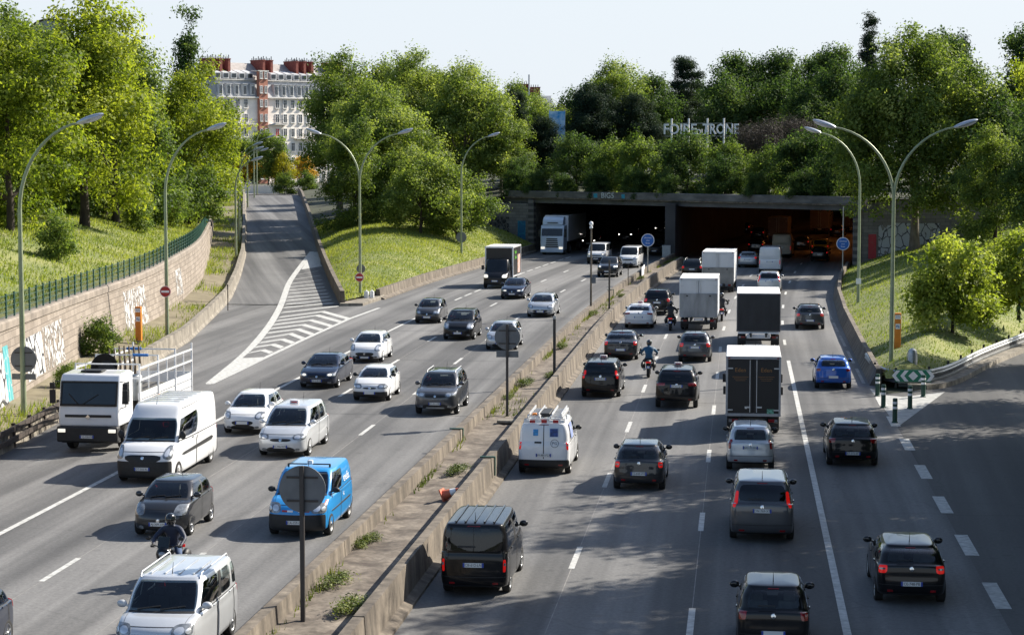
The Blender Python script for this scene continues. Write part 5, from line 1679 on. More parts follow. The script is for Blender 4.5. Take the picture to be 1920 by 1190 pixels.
M_TAIL = mat('tail_lens', (.22, .004, .007), .12, coat=.6, var=.45, vscale=7)
M_TAILON = mat('tail_lens_lit', (.38, .006, .008), .15, emit=.16, ecol=(1, .02, .012))
M_TAILTUN = mat('tail_lens_lit_bright', (.5, .015, .012), .15, emit=.5, ecol=(1, .02, .02))
M_AMB = mat('amber_lens', (.65, .20, .02), .15, emit=.6, ecol=(1, .35, .03))
M_CHROME = mat('chrome', (.62, .63, .64), .12, 1.0, var=.03)
M_PLATE = mat('plate_white', (.66, .67, .66), .4, var=.04)
M_PTXT = mat('plate_black', (.015, .015, .015), .5)
M_PBLUE = mat('plate_blue', (.01, .05, .33), .4)
M_WELL = mat('wheel_well', (.008, .008, .008), .95)
M_GALVT = mat('alu_profile', (.55, .56, .57), .45, .3)
M_SKIN = mat('skin', (.42, .24, .17), .55)


class Shape:
    """Rings from sill to roof, each with its own front, rear, width and corner data."""

    def __init__(s, p):
        s.p = p
        L, W, H = p['L'], p['W'], p['H']
        s.L, s.h = L, W / 2
        h = s.h
        g = lambda k, d: p.get(k, d)
        gc, zn, yc, zc, yh = g('gc', .19), p['zn'], p['yc'], p['zc'], p['yh']
        yrh, yrb, zrb, gw = p['yrh'], p['yrb'], p['zrb'], p['gw']
        fb, rb = g('fb', .17), g('rb', .09)
        zh = g('zh', H - .085)
        y5, zt = g('y5', .06), g('zt', zrb - .13)
        bw = g('bw', .945)
        # yf zf yr zr w bf br rf rr crown
        s.R = np.array([
            (.20, gc + .02, .16, gc + .07, h * .90, .14, .08, .22, .15, 0),
            (.04, gc + .08, .04, gc + .12, h * .975, fb, rb, .28, .2, 0),
            (.0, .47 * zn / .74, .0, .52, h * .995, fb, rb, .28, .2, 0),
            (.025, zn - .13, .02, zrb - .28, h, fb, rb, .28, .18, 0),
            (.13, zn, .035, zt, h * .99, fb, rb, .25, .18, .015),
            (yc * .58, zn + (zc - zn) * .68, y5, zrb - .04, h * (.5 * .99 + .5 * bw + .01), .14, rb, .2, .18, .035),
            (yc, zc, yrb, zrb, h * bw, .17, .10, .14, .2, .03),
            (yc + (yh - yc) * .52, zc + (zh - zc) * .56, yrb + (yrh - yrb) * .44, zrb + (H - zrb) * .52, h * (bw * .46 + gw * .54 + .028), .14, .08, .14, .18, .02),
            (yh, zh, yrh, H - .10, h * gw, .10, .06, .16, .15, .0),
            (yh + g('rf', .13), H - .028, yrh + .09, H - .035, h * (gw - .085), .08, .05, .14, .12, .0),
            (yh + g('rf', .13) + .45, H, yrh + .5, H - .008, h * .30, .0, .0, .05, .05, .0),
        ], float)
        s.kf, s.kr = g('kf', .93), g('kr', .95)

    def par(s, k):
        k = np.clip(np.asarray(k, float), 0, len(s.R) - 1 - 1e-9)
        i = np.floor(k).astype(int); t = (k - i)[..., None]
        n = len(s.R)
        p1, p2 = s.R[i], s.R[np.minimum(i + 1, n - 1)]
        p0, p3 = s.R[np.maximum(i - 1, 0)], s.R[np.minimum(i + 2, n - 1)]
        m1, m2 = (p2 - p0) * .5, (p3 - p1) * .5
        d = p2 - p1
        # keep monotone so nothing bulges past its neighbours
        m1 = np.where(d * m1 <= 0, 0, np.sign(d) * np.minimum(abs(m1), 2.2 * abs(d)))
        m2 = np.where(d * m2 <= 0, 0, np.sign(d) * np.minimum(abs(m2), 2.2 * abs(d)))
        t2, t3 = t * t, t ** 3
        return p1 * (2 * t3 - 3 * t2 + 1) + m1 * (t3 - 2 * t2 + t) + p2 * (-2 * t3 + 3 * t2) + m2 * (t3 - t2)

    def S(s, k, t):
        k, t = np.broadcast_arrays(np.asarray(k, float), np.asarray(t, float))
        sg = np.where((t < 0) | (t > 3), -1.0, 1.0)
        u = np.where(t < 0, -t, np.where(t > 3, 6 - t, t))
        q = s.par(k)
        yf, zf, yr, zz, w, bf, br, rf, rr, crn = [q[..., i] for i in range(10)]
        Yr = s.L - yr
        wf, wr = w * s.kf, w * s.kr
        y1, y2 = yf + bf, Yr - br

        def side(y):
            tt = np.clip((y - y1) / np.maximum(y2 - y1, 1e-6), 0, 1)
            return w * (1 - (1 - s.kf) * np.clip(1 - tt / .35, 0, 1) ** 2 - (1 - s.kr) * np.clip((tt - .65) / .35, 0, 1) ** 2)
        rf = np.minimum(rf, wf * .8); rr = np.minimum(rr, wr * .8)
        rfs = np.minimum(rf * 1.1, (y2 - y1) * .4); rrs = np.minimum(rr * 1.1, (y2 - y1) * .4)
        xa, ya = wf - rf, yf + bf * ((wf - rf) / wf) ** 2
        yb = y1 + rfs; xb = side(yb)
        yc_ = y2 - rrs; xc = side(yc_)
        xd, yd = wr - rr, Yr - br * ((wr - rr) / wr) ** 2
        # sections
        a = np.clip(u / .7, 0, 1)
        X = a * xa; Y = yf + bf * (X / wf) ** 2
        tt = np.clip((u - .7) / .6, 0, 1)
        X1 = (1 - tt) ** 2 * xa + 2 * tt * (1 - tt) * wf + tt ** 2 * xb
        Y1 = (1 - tt) ** 2 * ya + 2 * tt * (1 - tt) * y1 + tt ** 2 * yb
        e = np.clip((u - 1.3) / .4, 0, 1); Y2 = yb + (yc_ - yb) * e; X2 = side(Y2)
        tt = np.clip((u - 1.7) / .6, 0, 1)
        X3 = (1 - tt) ** 2 * xc + 2 * tt * (1 - tt) * wr + tt ** 2 * xd
        Y3 = (1 - tt) ** 2 * yc_ + 2 * tt * (1 - tt) * y2 + tt ** 2 * yd
        e = np.clip((u - 2.3) / .7, 0, 1); X4 = xd * (1 - e); Y4 = Yr - br * (X4 / wr) ** 2
        x = np.select([u < .7, u < 1.3, u < 1.7, u < 2.3], [X, X1, X2, X3], X4)
        y = np.select([u < .7, u < 1.3, u < 1.7, u < 2.3], [Y, Y1, Y2, Y3], Y4)
        z = zf + (zz - zf) * np.clip((y - yf) / np.maximum(Yr - yf, 1e-6), 0, 1) + crn * (1 - (x / w) ** 2)
        return np.stack([sg * x, y, z], -1)

    def N(s, k, t):
        e = .02
        a = s.S(np.minimum(np.asarray(k) + e, 9.99), t) - s.S(np.maximum(np.asarray(k) - e, 0), t)
        b = s.S(k, np.asarray(t) + e) - s.S(k, np.asarray(t) - e)
        n = np.cross(b, a)
        return n / (np.linalg.norm(n, axis=-1, keepdims=True) + 1e-12)

    def patch(s, k0, k1, t0, t1, off=.006, nk=8, nt=10, rnd=.10, thick=True):
        """a panel lying on the body skin, with softened corners and a lipped edge."""
        a, b = np.meshgrid(np.linspace(-1, 1, nk), np.linspace(-1, 1, nt), indexing='ij')
        aa = a * (1 - rnd * abs(b) ** 5); bb = b * (1 - rnd * abs(a) ** 5)
        K = (k0 + k1) / 2 + aa * (k1 - k0) / 2
        T = (t0 + t1) / 2 + bb * (t1 - t0) / 2
        Q = s.S(K, T) + s.N(K, T) * off
        V = [tuple(q) for q in Q.reshape(-1, 3)]
        F = [(i * nt + j, i * nt + j + 1, (i + 1) * nt + j + 1, (i + 1) * nt + j) for i in range(nk - 1) for j in range(nt - 1)]
        if thick:                                   # close the edge down to the skin
            ring = [j for j in range(nt)] + [i * nt + nt - 1 for i in range(1, nk)] + [(nk - 1) * nt + j for j in range(nt - 2, -1, -1)] + [i * nt for i in range(nk - 2, 0, -1)]
            Q2 = (s.S(K, T) - s.N(K, T) * .01).reshape(-1, 3)
            n0 = len(V)
            V += [tuple(Q2[i]) for i in ring]
            m = len(ring)
            F += [(ring[i], n0 + i, n0 + (i + 1) % m, ring[(i + 1) % m]) for i in range(m)]
        mb = MB().add(V, F)
        return mb


TS = [0, .2, .4, .58, .7, .78, .86, .93, 1.0, 1.08, 1.16, 1.24, 1.3, 1.34, 1.38, 1.42, 1.46, 1.5, 1.54, 1.58, 1.62, 1.66, 1.7, 1.78, 1.86, 1.94, 2.0, 2.08, 2.16, 2.24, 2.3, 2.42, 2.6, 2.8, 3.0]
KS = [0, .3, .6, 1, 1.33, 1.66, 2, 2.33, 2.66, 3, 3.25, 3.5, 3.75, 4, 4.2, 4.4, 4.6, 4.8, 5, 5.25, 5.5, 5.75, 6, 6.25, 6.5, 6.75, 7, 7.25, 7.5, 7.75, 8, 8.2, 8.4, 8.6, 8.8, 9, 9.35, 9.7, 10]
_wheel = {}


def wheel_meshes(rim='alloy'):
    if rim not in _wheel:
        t = MB()
        t.lathe([(0, .035), (.66, .035), (.66, .085), (.90, .105), (.985, .085), (1.0, .05), (1.0, -.07), (.97, -.1), (.6, -.1), (0, -.1)], 28, axis='x')
        tm = t.mesh('wheel', True, 35); tm.materials.append(M_TYRE)
        r = MB()
        r.lathe([(.60, .06), (.66, .092), (.70, .092), (.70, .05)], 28, axis='x')
        if rim == 'alloy':
            for k in range(5):
                q = Matrix.Rotation(2 * math.pi * k / 5, 3, 'X')
                r.box(q @ Vector((.07, 0, .36)), (.035, .17, .56), q)
        else:
            r.lathe([(0, .085), (.30, .085), (.42, .06), (.62, .06)], 24, axis='x')
        r.lathe([(0, .10), (.13, .10), (.16, .08)], 14, axis='x')
        rm = r.mesh('rim', True, 35); rm.materials.append(M_RIM if rim == 'alloy' else M_RIMD)
        _wheel[rim] = (tm, rm)
    return _wheel[rim]


def wheel(root, x, y, r, w=.2, rim='alloy'):
    tm, rm = wheel_meshes(rim)
    o = link('wheel', tm, None, root, (x, y, r))
    o.scale = (w / .2 if x > 0 else w / .2, r, r)
    if x < 0: o.rotation_euler = (0, 0, math.pi)
    link('rim', rm, None, o)
    return o


def frame(o, p, n, up=(0, 0, 1)):
    n = Vector(n).normalized(); u = Vector(up)
    r = u.cross(n).normalized(); u2 = n.cross(r)
    M = Matrix((r, u2, n)).transposed().to_4x4()
    M.translation = Vector(p)
    o.matrix_local = M


def plate(root, p, n, txt, w=.52, lod=0, name='number_plate'):
    b = MB(); b.box((0, 0, .008), (w, .11, .016))
    o = b.build(name, M_PLATE, root); frame(o, p, n)
    e = MB(); e.box((-w / 2 + .022, 0, .0085), (.045, .108, .019)); e.build('blue_band', M_PBLUE, o)
    e = MB(); e.box((w / 2 - .022, 0, .0085), (.045, .108, .019)); e.build('blue_band', M_PBLUE, o)
    if txt and lod < 2:
        text('plate_text', txt, .4, M_PTXT, o, (0, -.002, .0185), (0, 0, 0), .0006, .098, .92)
    return o


SPEC = dict(
    city=dict(L=3.62, W=1.66, H=1.48, yc=.74, zc=1.0, zn=.77, yh=1.42, yrh=.46, yrb=.13, zrb=1.0, gw=.745, r=.29, fa=.70, ra=.55),
    hatch=dict(L=4.05, W=1.74, H=1.47, yc=.92, zc=.98, zn=.75, yh=1.75, yrh=.58, yrb=.15, zrb=1.0, gw=.715, kr=.93, r=.31, fa=.82, ra=.68),
    sedan=dict(L=4.72, W=1.82, H=1.45, yc=1.15, zc=.95, zn=.73, yh=2.02, yrh=1.32, yrb=.60, zrb=1.03, y5=.16, zt=.93, gw=.72, r=.32, fa=.90, ra=1.0),
    suv=dict(L=4.42, W=1.84, H=1.68, yc=1.0, zc=1.11, zn=.94, yh=1.75, yrh=.50, yrb=.14, zrb=1.12, gw=.765, gc=.27, r=.35, fa=.86, ra=.82),
    mpv=dict(L=4.75, W=1.86, H=1.70, yc=.90, zc=1.06, zn=.80, yh=1.80, yrh=.40, yrb=.12, zrb=1.06, gw=.775, r=.33, fa=.92, ra=.90),
    svan=dict(L=4.3, W=1.82, H=1.81, yc=.80, zc=1.12, zn=.90, yh=1.52, yrh=.18, yrb=.07, zrb=1.12, gw=.85, bw=.97, r=.315, fa=.82, ra=.72, kr=.975, kf=.92),
    mvan=dict(L=4.85, W=1.90, H=1.95, yc=.74, zc=1.18, zn=.95, yh=1.45, yrh=.15, yrb=.05, zrb=1.14, gw=.86, bw=.975, r=.33, fa=.90, ra=.86, kr=.98, kf=.92),
    lvan=dict(L=6.0, W=2.05, H=2.48, yc=.82, zc=1.32, zn=1.02, yh=1.50, zh=2.06, rf=.45, yrh=.10, yrb=.04, zrb=1.3, gw=.90, bw=.985, r=.34, fa=.92, ra=1.05, kr=.985, kf=.92),
)


def car(name, label, cat, spec, x, y, face, pm, plates=('', ''), tail=(3.5, 5.4, 1.93, 2.32), head=(3.05, 4.45, .58, 1.16), grille=(2.35, 3.15, -.52, .52),
        kp=3.1, kpf=1.7, lod=0, rim='alloy', glass=None, rglass=None, panes=2, bumper=False, rails=None, taxi=False, lit=False, tlit=True, rearwin=(6.2, 7.8, 2.22), trim=True,
        mirror=None, roofm=None, group=None, badge=True, yaw=0.0, headm=None, tailm=None, twodoor=False, **ov):
    p = dict(SPEC[spec]); p.update(ov)
    sh = Shape(p)
    L, h, H, r = p['L'], p['W'] / 2, p['H'], p['r']
    yw = math.atan(max(0, y - 112) / 1100.0)
    if face == 'front':
        root = thing(name, label, cat, (x, y, 0), -yw + yaw, group)
    else:
        root = thing(name, label, cat, (x, y + L, 0), math.pi - yw + yaw, group)
    glass = glass or (M_GLASS if lod < 2 else M_GLASSO)
    # body skin
    ts = TS if lod < 2 else TS[::2]
    T = ts + [6 - t for t in ts[-2:0:-1]]
    K = KS if lod < 2 else KS[::2]
    kk, tt = np.meshgrid(K, T, indexing='ij')
    V = sh.S(kk, tt).reshape(-1, 3)
    nT = len(T)
    F = [(i * nT + j, i * nT + (j + 1) % nT, (i + 1) * nT + (j + 1) % nT, (i + 1) * nT + j) for i in range(len(K) - 1) for j in range(nT)]
    F += [tuple(range(nT - 1, -1, -1)), tuple((len(K) - 1) * nT + j for j in range(nT))]
    me = bpy.data.meshes.new('body')
    me.from_pydata([tuple(v) for v in V], [], F)
    body = link('body', me, [pm, M_WELL, M_INT], root)
    if lod < 2:
        ow = .80 if spec not in ('svan', 'mvan', 'lvan') else .87
        mi = []
        for i in range(len(K) - 1):
            kc = (K[i] + K[i + 1]) / 2
            for j in range(nT):
                ta, tb_ = T[j], T[(j + 1) % nT]
                if tb_ < ta: tb_ = 6.0
                tc_ = (ta + tb_) / 2
                tc_ = tc_ - 6 if tc_ > 5.2 else tc_
                u = tc_ if tc_ <= 3 else 6 - tc_
                u = abs(u)
                hole = False
                if 6.2 < kc < 7.78:
                    if u < ow - .1: hole = True
                    elif panes >= 1 and 1.22 < u < 1.46: hole = True
                    elif panes >= 2 and 1.53 < u < (1.68 if panes == 2 else 1.62): hole = True
                    elif panes >= 3 and 1.68 < u < 1.78 and 6.3 < kc < 7.7: hole = True
                    elif rearwin and u > rearwin[2] + .09 and kc > rearwin[0] + .1 and kc < rearwin[1] - .1: hole = True
                mi.append(2 if hole else 0)
        me.polygons.foreach_set('material_index', mi + [0, 0])
        inn = MB()
        zf = p.get('gc', .19) + .12
        inn.box((0, L * .5, zf), (h * 1.7, L * .72, .1))
        yd = p['yc'] + .42
        inn.box((0, yd, p['zc'] - .16), (h * 1.62, .55, .2))
        inn.build('dashboard', M_INT, root, bevel=.03)
        ys_ = p['yh'] + .30
        rows_ = [ys_] + ([ys_ + .88] if spec not in ('lvan',) and panes > 1 else []) + ([ys_ + 1.7] if panes == 3 and spec == 'mpv' else [])
        for ri, yy in enumerate(rows_):
            for sx_ in (-1, 1):
                st = MB()
                st.box((sx_ * .36, yy - .02, zf + .25), (.50, .5, .3)); st.box((sx_ * .36, yy + .22, p['zc'] - .18), (.48, .13, .62)); st.box((sx_ * .36, yy + .25, p['zc'] + .22), (.26, .09, .17))
                st.build('seat', M_INTG if ri else M_INT, root, bevel=.035)
        swl = MB(); swl.lathe([(.165, -.012), (.185, 0), (.165, .012)], 20); o = swl.build('steering_wheel', M_INT, root, loc=(.36, yd + .36, p['zc'] - .06)); o.rotation_euler = (R(62), 0, 0)
    # cut the wheel arches
    cm = MB()
    for sx_ in (-1, 1):
        for ya in (p['fa'], L - p['ra']):
            n = 22
            cm.tube([(sx_ * (h - .30), ya, r), (sx_ * (h + .3), ya, r)], r + .055, n, mi=1)
    cme = cm.mesh('cut'); cme.materials.append(pm); cme.materials.append(M_WELL)
    co = bpy.data.objects.new('cut', cme); COL.objects.link(co)
    co.matrix_world = Matrix()
    mo = body.modifiers.new('arches', 'BOOLEAN'); mo.operation = 'DIFFERENCE'; mo.object = co; mo.solver = 'EXACT'
    PENDING.append((body, co, root))
    # glazing
    def pt(nm, m, *a, **k):
        mb = sh.patch(*a, **k)
        return mb.build(nm, m, root, smooth=True, sharp=50)
    if lod < 2 and rglass is None and (spec in ('suv', 'mpv') and face == 'rear'): rglass = M_GLASSP
    ov_w = .80 if spec not in ('svan', 'mvan', 'lvan') else .87
    pt('windscreen', glass, 6.06, 7.95, -ov_w, ov_w, nt=16, rnd=.06)
    if rearwin: pt('rear_window', rglass or glass, rearwin[0], rearwin[1], rearwin[2], 6 - rearwin[2], nt=14)
    for s in (1, -1):
        def q(a, b): return (a, b) if s > 0 else (-b, -a)
        if panes >= 1: pt('side_window', glass, 6.18, 7.80, *q(1.15, 1.478), nk=7, nt=8, rnd=.07)
        if panes >= 2: pt('side_window', glass, 6.18, 7.80, *q(1.51, 1.70 if panes == 2 else 1.635), nk=7, nt=7)
        if panes >= 3: pt('side_window', glass, 6.25, 7.75, *q(1.66, 1.80), nk=7, nt=7)
        hl_ = pt('headlight', headm or M_LENS, head[0], head[1], *q(head[2], head[3]), off=.012, rnd=.16)
        if headm is None:
            dk_, dt_ = head[1] - head[0], head[3] - head[2]
            for f0, f1 in ((.10, .50), (.56, .86)):
                sh.patch(head[0] + dk_ * .18, head[0] + dk_ * (.80 if f0 < .3 else .66), *q(head[2] + dt_ * f0, head[2] + dt_ * f1), off=.018, nk=5, nt=6, rnd=.28, thick=False).build('reflector', M_LENSON if lit and f0 < .3 else M_REFLECTOR, hl_, smooth=True)
        a, b = tail[2], tail[3]
        aa, bb = (a, b) if s > 0 else (6 - b, 6 - a)
        o = pt('tail_light', tailm or (M_TAILON if tlit else M_TAIL), tail[0], tail[1], aa, bb, off=.012, rnd=.12)
        if lod < 2:
            dk = (tail[1] - tail[0]) * .30
            sh.patch(tail[0] + dk * 1.15, tail[0] + dk * 1.95, aa + (bb - aa) * .12, bb - (bb - aa) * .12, off=.017, nk=3, nt=6, thick=False).build('clear_lens', M_LENS if tlit else M_TAIL, o, smooth=True)
        # mirrors
        mp_ = sh.S(6.2, 1.27) if s > 0 else sh.S(6.2, -1.27)
        big = p.get('mz', 0.0)
        m_ = MB(); m_.ell((s * .13, 0, .07 + big), (.115, .075, .085 + big), 12, 8); m_.bar((-s * .03, 0, .02), (s * .1, 0, .05), .05, .04)
        mo_ = m_.build('wing_mirror', mirror or (pm if lod < 2 and not bumper else M_BLACK), root, smooth=True, sharp=50)
        mo_.location = tuple(mp_)
        if lod < 2:
            g_ = MB(); g_.ell((s * .13, .066, .07 + big), (.09, .012, .062 + big), 10, 6); g_.build('mirror_glass', M_GLASSL, mo_, smooth=True)
    # grille, lower intake, bumpers
    if grille: pt('grille', M_BLACK, grille[0], grille[1], grille[2], grille[3], off=.010, nk=5, nt=12, rnd=.2)
    pt('lower_intake', M_BLACK, .62, 1.62, -.64, .64, off=.009, nk=5, nt=12, rnd=.2)
    if bumper:
        pt('bumper', M_DARKGR, .25, 2.55 if bumper is True else bumper, -1.10, 1.10, off=.02, nk=8, nt=24, rnd=.03)
        pt('bumper', M_DARKGR, .25, 2.2 if bumper is True else bumper, 1.90, 4.10, off=.02, nk=8, nt=24, rnd=.03)
    else:
        pt('lower_valance', M_DARKGR, .25, 1.05, 1.95, 4.05, off=.010, nk=5, nt=18, rnd=.05)
    pt('cowl', M_BLACK, 5.90, 6.10, -.86, .86, off=.008, nk=3, nt=14, rnd=.02)
    for s in (1, -1):
        def q(a, b): return (a, b) if s > 0 else (-b, -a)
        if panes >= 2: pt('pillar_trim', M_BLACK, 6.15, 7.82, *q(1.472, 1.513), off=.005, nk=7, nt=3, rnd=0)
        pt('sill_trim', M_DARKGR, .22, .85, *q(1.26, 1.76), off=.006, nk=3, nt=14, rnd=0)
        if not bumper: pt('fog_lamp', M_LENS, 1.0, 1.45, *q(.64, .84), off=.013, nk=4, nt=4, rnd=.2)
    if lod < 2:
        wl_ = MB()
        for t0_, t1_ in ((-.55, -.02), (.0, .55)):
            a_, b_ = sh.S(6.14, t0_) + sh.N(6.14, t0_) * .03, sh.S(6.36, t1_) + sh.N(6.36, t1_) * .03
            wl_.bar(a_, b_, .022)
        wl_.build('wiper', M_BLACK, root)
        sm_ = MB()
        for s in (1, -1):
            b = sh.patch(4.3, 5.95, s * .80 - .006, s * .80 + .006, off=.003, nk=12, nt=2, rnd=0, thick=False); sm_.add(b.v, b.f)
            b = sh.patch(8.55, 8.62, *((1.1, 1.9) if s > 0 else (-1.9, -1.1)), off=.003, nk=2, nt=16, rnd=0, thick=False); sm_.add(b.v, b.f)
        for s in (1, -1):
            for t in (1.24, 1.495, 1.665)[: 3 if panes > 1 else 2]:
                b = sh.patch(1.0, 6.0, s * t - .0035, s * t + .0035, off=.0025, nk=22, nt=2, rnd=0, thick=False)
                sm_.add(b.v, b.f)
            b = sh.patch(5.88, 6.06, *((1.16, 1.80) if s > 0 else (-1.80, -1.16)), off=.006, nk=2, nt=18, rnd=0, thick=False); sm_.add(b.v, b.f)
        b = sh.patch(4.15, 4.22, -.9, .9, off=.003, nk=2, nt=16, rnd=0, thick=False); sm_.add(b.v, b.f)
        b = sh.patch(2.0, 2.07, 1.95, 4.05, off=.003, nk=2, nt=20, rnd=0, thick=False); sm_.add(b.v, b.f)
        sm_.build('panel_gaps', M_BLACK, root)
        for s in (1, -1):
            for t in ((1.44, 1.62) if panes > 1 else (1.44,)):
                hp = sh.S(5.35, s * t); hb = MB(); hb.box((s * .012, 0, 0), (.03, .17, .03)); hb.build('door_handle', pm if not bumper else M_BLACK, root, bevel=.006, loc=tuple(hp))
        if badge:
            for t, k in ((0, (grille[0] + grille[1]) / 2 if grille else 3.3), (3, 4.25)):
                bb_ = MB(); bb_.lathe([(.0, .02), (.05, .016), (.062, .0)], 16)
                o = bb_.build('badge', M_CHROME, root, smooth=True); frame(o, sh.S(k, t), sh.N(k, t))
        if spec not in ('svan', 'mvan', 'lvan') or tail:
            o = pt('brake_light', M_TAIL, 8.02, 8.18, 2.80, 3.20, off=.012, nk=3, nt=6, rnd=.05)
        if rearwin and spec != 'sedan':
            wp_ = sh.patch(6.30, 6.42, 2.55, 3.05, off=.02, nk=3, nt=8, rnd=0); wp_.build('rear_wiper', M_BLACK, root)
        at = MB(); at.tube([(0, 0, 0), (0, .10, .24)], [.012, .004], 5); at.build('antenna', M_BLACK, root, loc=(0, L - p['yrh'] - .35 if spec not in ('svan', 'lvan') else p['yh'] + .3, H - .01))
        # rear reflectors
        for s in (1, -1):
            t = 2.32
            aa, bb = (t, t + .16) if s > 0 else (6 - t - .16, 6 - t)
            pt('reflector', M_TAIL, 1.25, 1.5, aa, bb, off=.024 if bumper else .012, nk=3, nt=4, rnd=.05)
    for s in (1, -1):
        wheel(root, s * (h - .115), p['fa'], r, rim=rim)
        wheel(root, s * (h - .115), L - p['ra'], r, rim=rim)
    plate(root, sh.S(kpf, 0) + sh.N(kpf, 0) * (.028 if bumper else .014), sh.N(kpf, 0), plates[0], lod=lod)
    plate(root, sh.S(kp, 3) + sh.N(kp, 3) * (.028 if bumper and kp < 2.2 else .012), sh.N(kp, 3), plates[1], lod=lod)
    if rails:
        for s in (1, -1):
            rr_ = MB(); xr_ = s * (h * p['gw'] - .10)
            ya, yb = p['yh'] + .15, L - p['yrh'] - .10
            rr_.tube([(xr_, ya, H - .06), (xr_, ya + .12, H + .035), (xr_, yb - .12, H + .035), (xr_, yb, H - .08)], .017, 8)
            rr_.build('roof_rail', rails, root, smooth=True, sharp=60)
    if taxi:
        tx = MB(); tx.box((0, 0, .06), (.34, .14, .13)); o = tx.build('taxi_sign', mat('taxi_sign_white', (.72, .66, .66), .4), root, bevel=.03, loc=(0, p['yh'] + .65, H))
        tt_ = MB(); tt_.box((0, 0, .06), (.22, .145, .05)); tt_.build('taxi_sign_band', M_RED, o)
    return root, sh


PENDING = []


def finish_bodies():
    """apply the wheel arch cuts, then shade smooth with crisp arch edges."""
    bpy.context.view_layer.update()
    for body, co, root in PENDING:
        co.matrix_world = body.matrix_world
    bpy.context.view_layer.update()
    dg = bpy.context.evaluated_depsgraph_get()
    done = []
    for body, co, root in PENDING:
        me = bpy.data.meshes.new_from_object(body.evaluated_get(dg))
        done.append((body, co, me))
    for body, co, me in done:
        old = body.data
        body.modifiers.clear()
        body.data = me
        if any(p.material_index == 2 for p in me.polygons):
            bm = bmesh.new(); bm.from_mesh(me)
            bmesh.ops.delete(bm, geom=[f for f in bm.faces if f.material_index == 2], context='FACES')
            bm.to_mesh(me); bm.free()
        me.polygons.foreach_set('use_smooth', [True] * len(me.polygons))
        me.set_sharp_from_angle(angle=R(42))
        bpy.data.objects.remove(co)


def flat_panel(root, name, m, c, d, bevel=.0, rot=None):
    b = MB(); b.box((0, 0, 0), d)
    o = b.build(name, m, root, bevel=bevel, loc=c)
    if rot: o.rotation_euler = rot
    return o


# ---------------- oncoming carriageway
dk, dsh = car('people_carrier', 'white van based people carrier with roof rails, nearest oncoming car at the bottom', 'car', 'svan', -12.45, 41.3, 'front', P_PALE, ('', ''), panes=3, rails=M_GALVT, H=1.80, L=4.35, mirror=M_GALVT, badge=False,
              grille=(2.5, 3.2, -.66, .66), head=(2.9, 4.5, .55, 1.18), zn=.93, rim='alloy')
for t in (-.30, -.10, .10, .30):
    b = MB(); b.box((0, 0, 0), (.05, 1.6, .012)); b.build('roof_rib', P_PALE, dk, bevel=.005, loc=(t * 1.6, 2.6, 1.807))
car('hatchback', 'dark grey small hatchback just behind the oncoming motorcyclist', 'car', 'city', -16.55, 55.9, 'front', P_ANTH, ('AJ-309-XM', ''), grille=(2.0, 2.3, -.3, .3), head=(3.1, 4.9, .60, 1.12), rim='alloy', L=3.45, headm=M_LENS, panes=2)
kg, ksh = car('small_van', 'sky blue small van with white lettering, partly behind the dark round sign back', 'van', 'svan', -12.62, 56.3, 'front', P_SKY, ('CA-159-QL', ''), panes=1, bumper=True, L=4.25, rim='steel', badge=False, grille=None, head=(2.75, 4.5, .55, 1.16))
bar_ = MB(); bar_.tube([(-.62, 0, 0), (.62, 0, 0)], .02, 6); bar_.box((-.62, 0, -.04), (.05, .06, .1)); bar_.box((.62, 0, -.04), (.05, .06, .1)); bar_.build('roof_bar', M_BLACK, kg, loc=(0, 1.95, 1.87))
flat_panel(kg, 'beacon', M_REFL, (.03, 1.95, 1.92), (.16, .12, .13), .02)
M_LETW = mat('white_lettering', (.75, .77, .78), .5, var=.02)
t_ = text('side_lettering', 'enedis', .9, M_LETW, kg, (0, 0, 0), (0, 0, 0), .002, .34); frame(t_, (ksh.S(6.9, 1.60)[0] + .03, 3.05, 1.36), (1, 0, .22))
t_ = text('side_lettering', '4G', .3, M_LETW, kg, (0, 0, 0), (0, 0, 0), .002, .16); frame(t_, (ksh.S(4.6, 1.55)[0] + .02, 2.5, .92), (1, 0, .04))
for nm, k0, k1, t0, t1, m in (('hazard_stripe', 4.2, 4.9, .98, 1.10, M_RED), ('hazard_stripe', 4.2, 4.9, 1.10, 1.13, M_REFL), ('hazard_stripe', 4.2, 4.9, 1.13, 1.16, M_RED), ('hazard_stripe', 3.0, 3.3, -.5, -.3, M_RED), ('hazard_stripe', 3.0, 3.3, -.3, -.1, M_REFL), ('hazard_stripe', 3.0, 3.3, .1, .3, M_REFL), ('hazard_stripe', 3.0, 3.3, .3, .5, M_RED), ('hazard_stripe', 5.2, 6.2, 1.80, 1.86, M_RED)):
    ksh.patch(k0, k1, t0, t1, off=.014, nk=4, nt=4, rnd=0).build(nm, m, kg)
pt_ = ksh.patch(2.5, 2.65, 1.34, 1.66, off=.02, nk=3, nt=8, rnd=.1); pt_.build('side_moulding', M_DARKGR, kg)
mv, msh = car('large_van', 'tall white panel van with a black bumper beside the white flatbed truck', 'van', 'lvan', -19.72, 64.9, 'front', P_WHITE, ('DT-566-RL', ''), panes=1, bumper=2.45, mirror=M_BLACK, mz=.06, grille=(2.35, 3.65, -.64, .64), head=(2.75, 5.1, .70, 1.16), rim='steel', rearwin=None, L=6.1)
for k in range(6):
    flat_panel(mv, 'roof_rib', P_WHITE, (0, 2.6 + k * .55, 2.485), (1.2, .06, .018), .006)
pt_ = msh.patch(2.6, 2.95, 1.36, 1.66, off=.016, nk=3, nt=8, rnd=.1); pt_.build('side_moulding', M_DARKGR, mv)
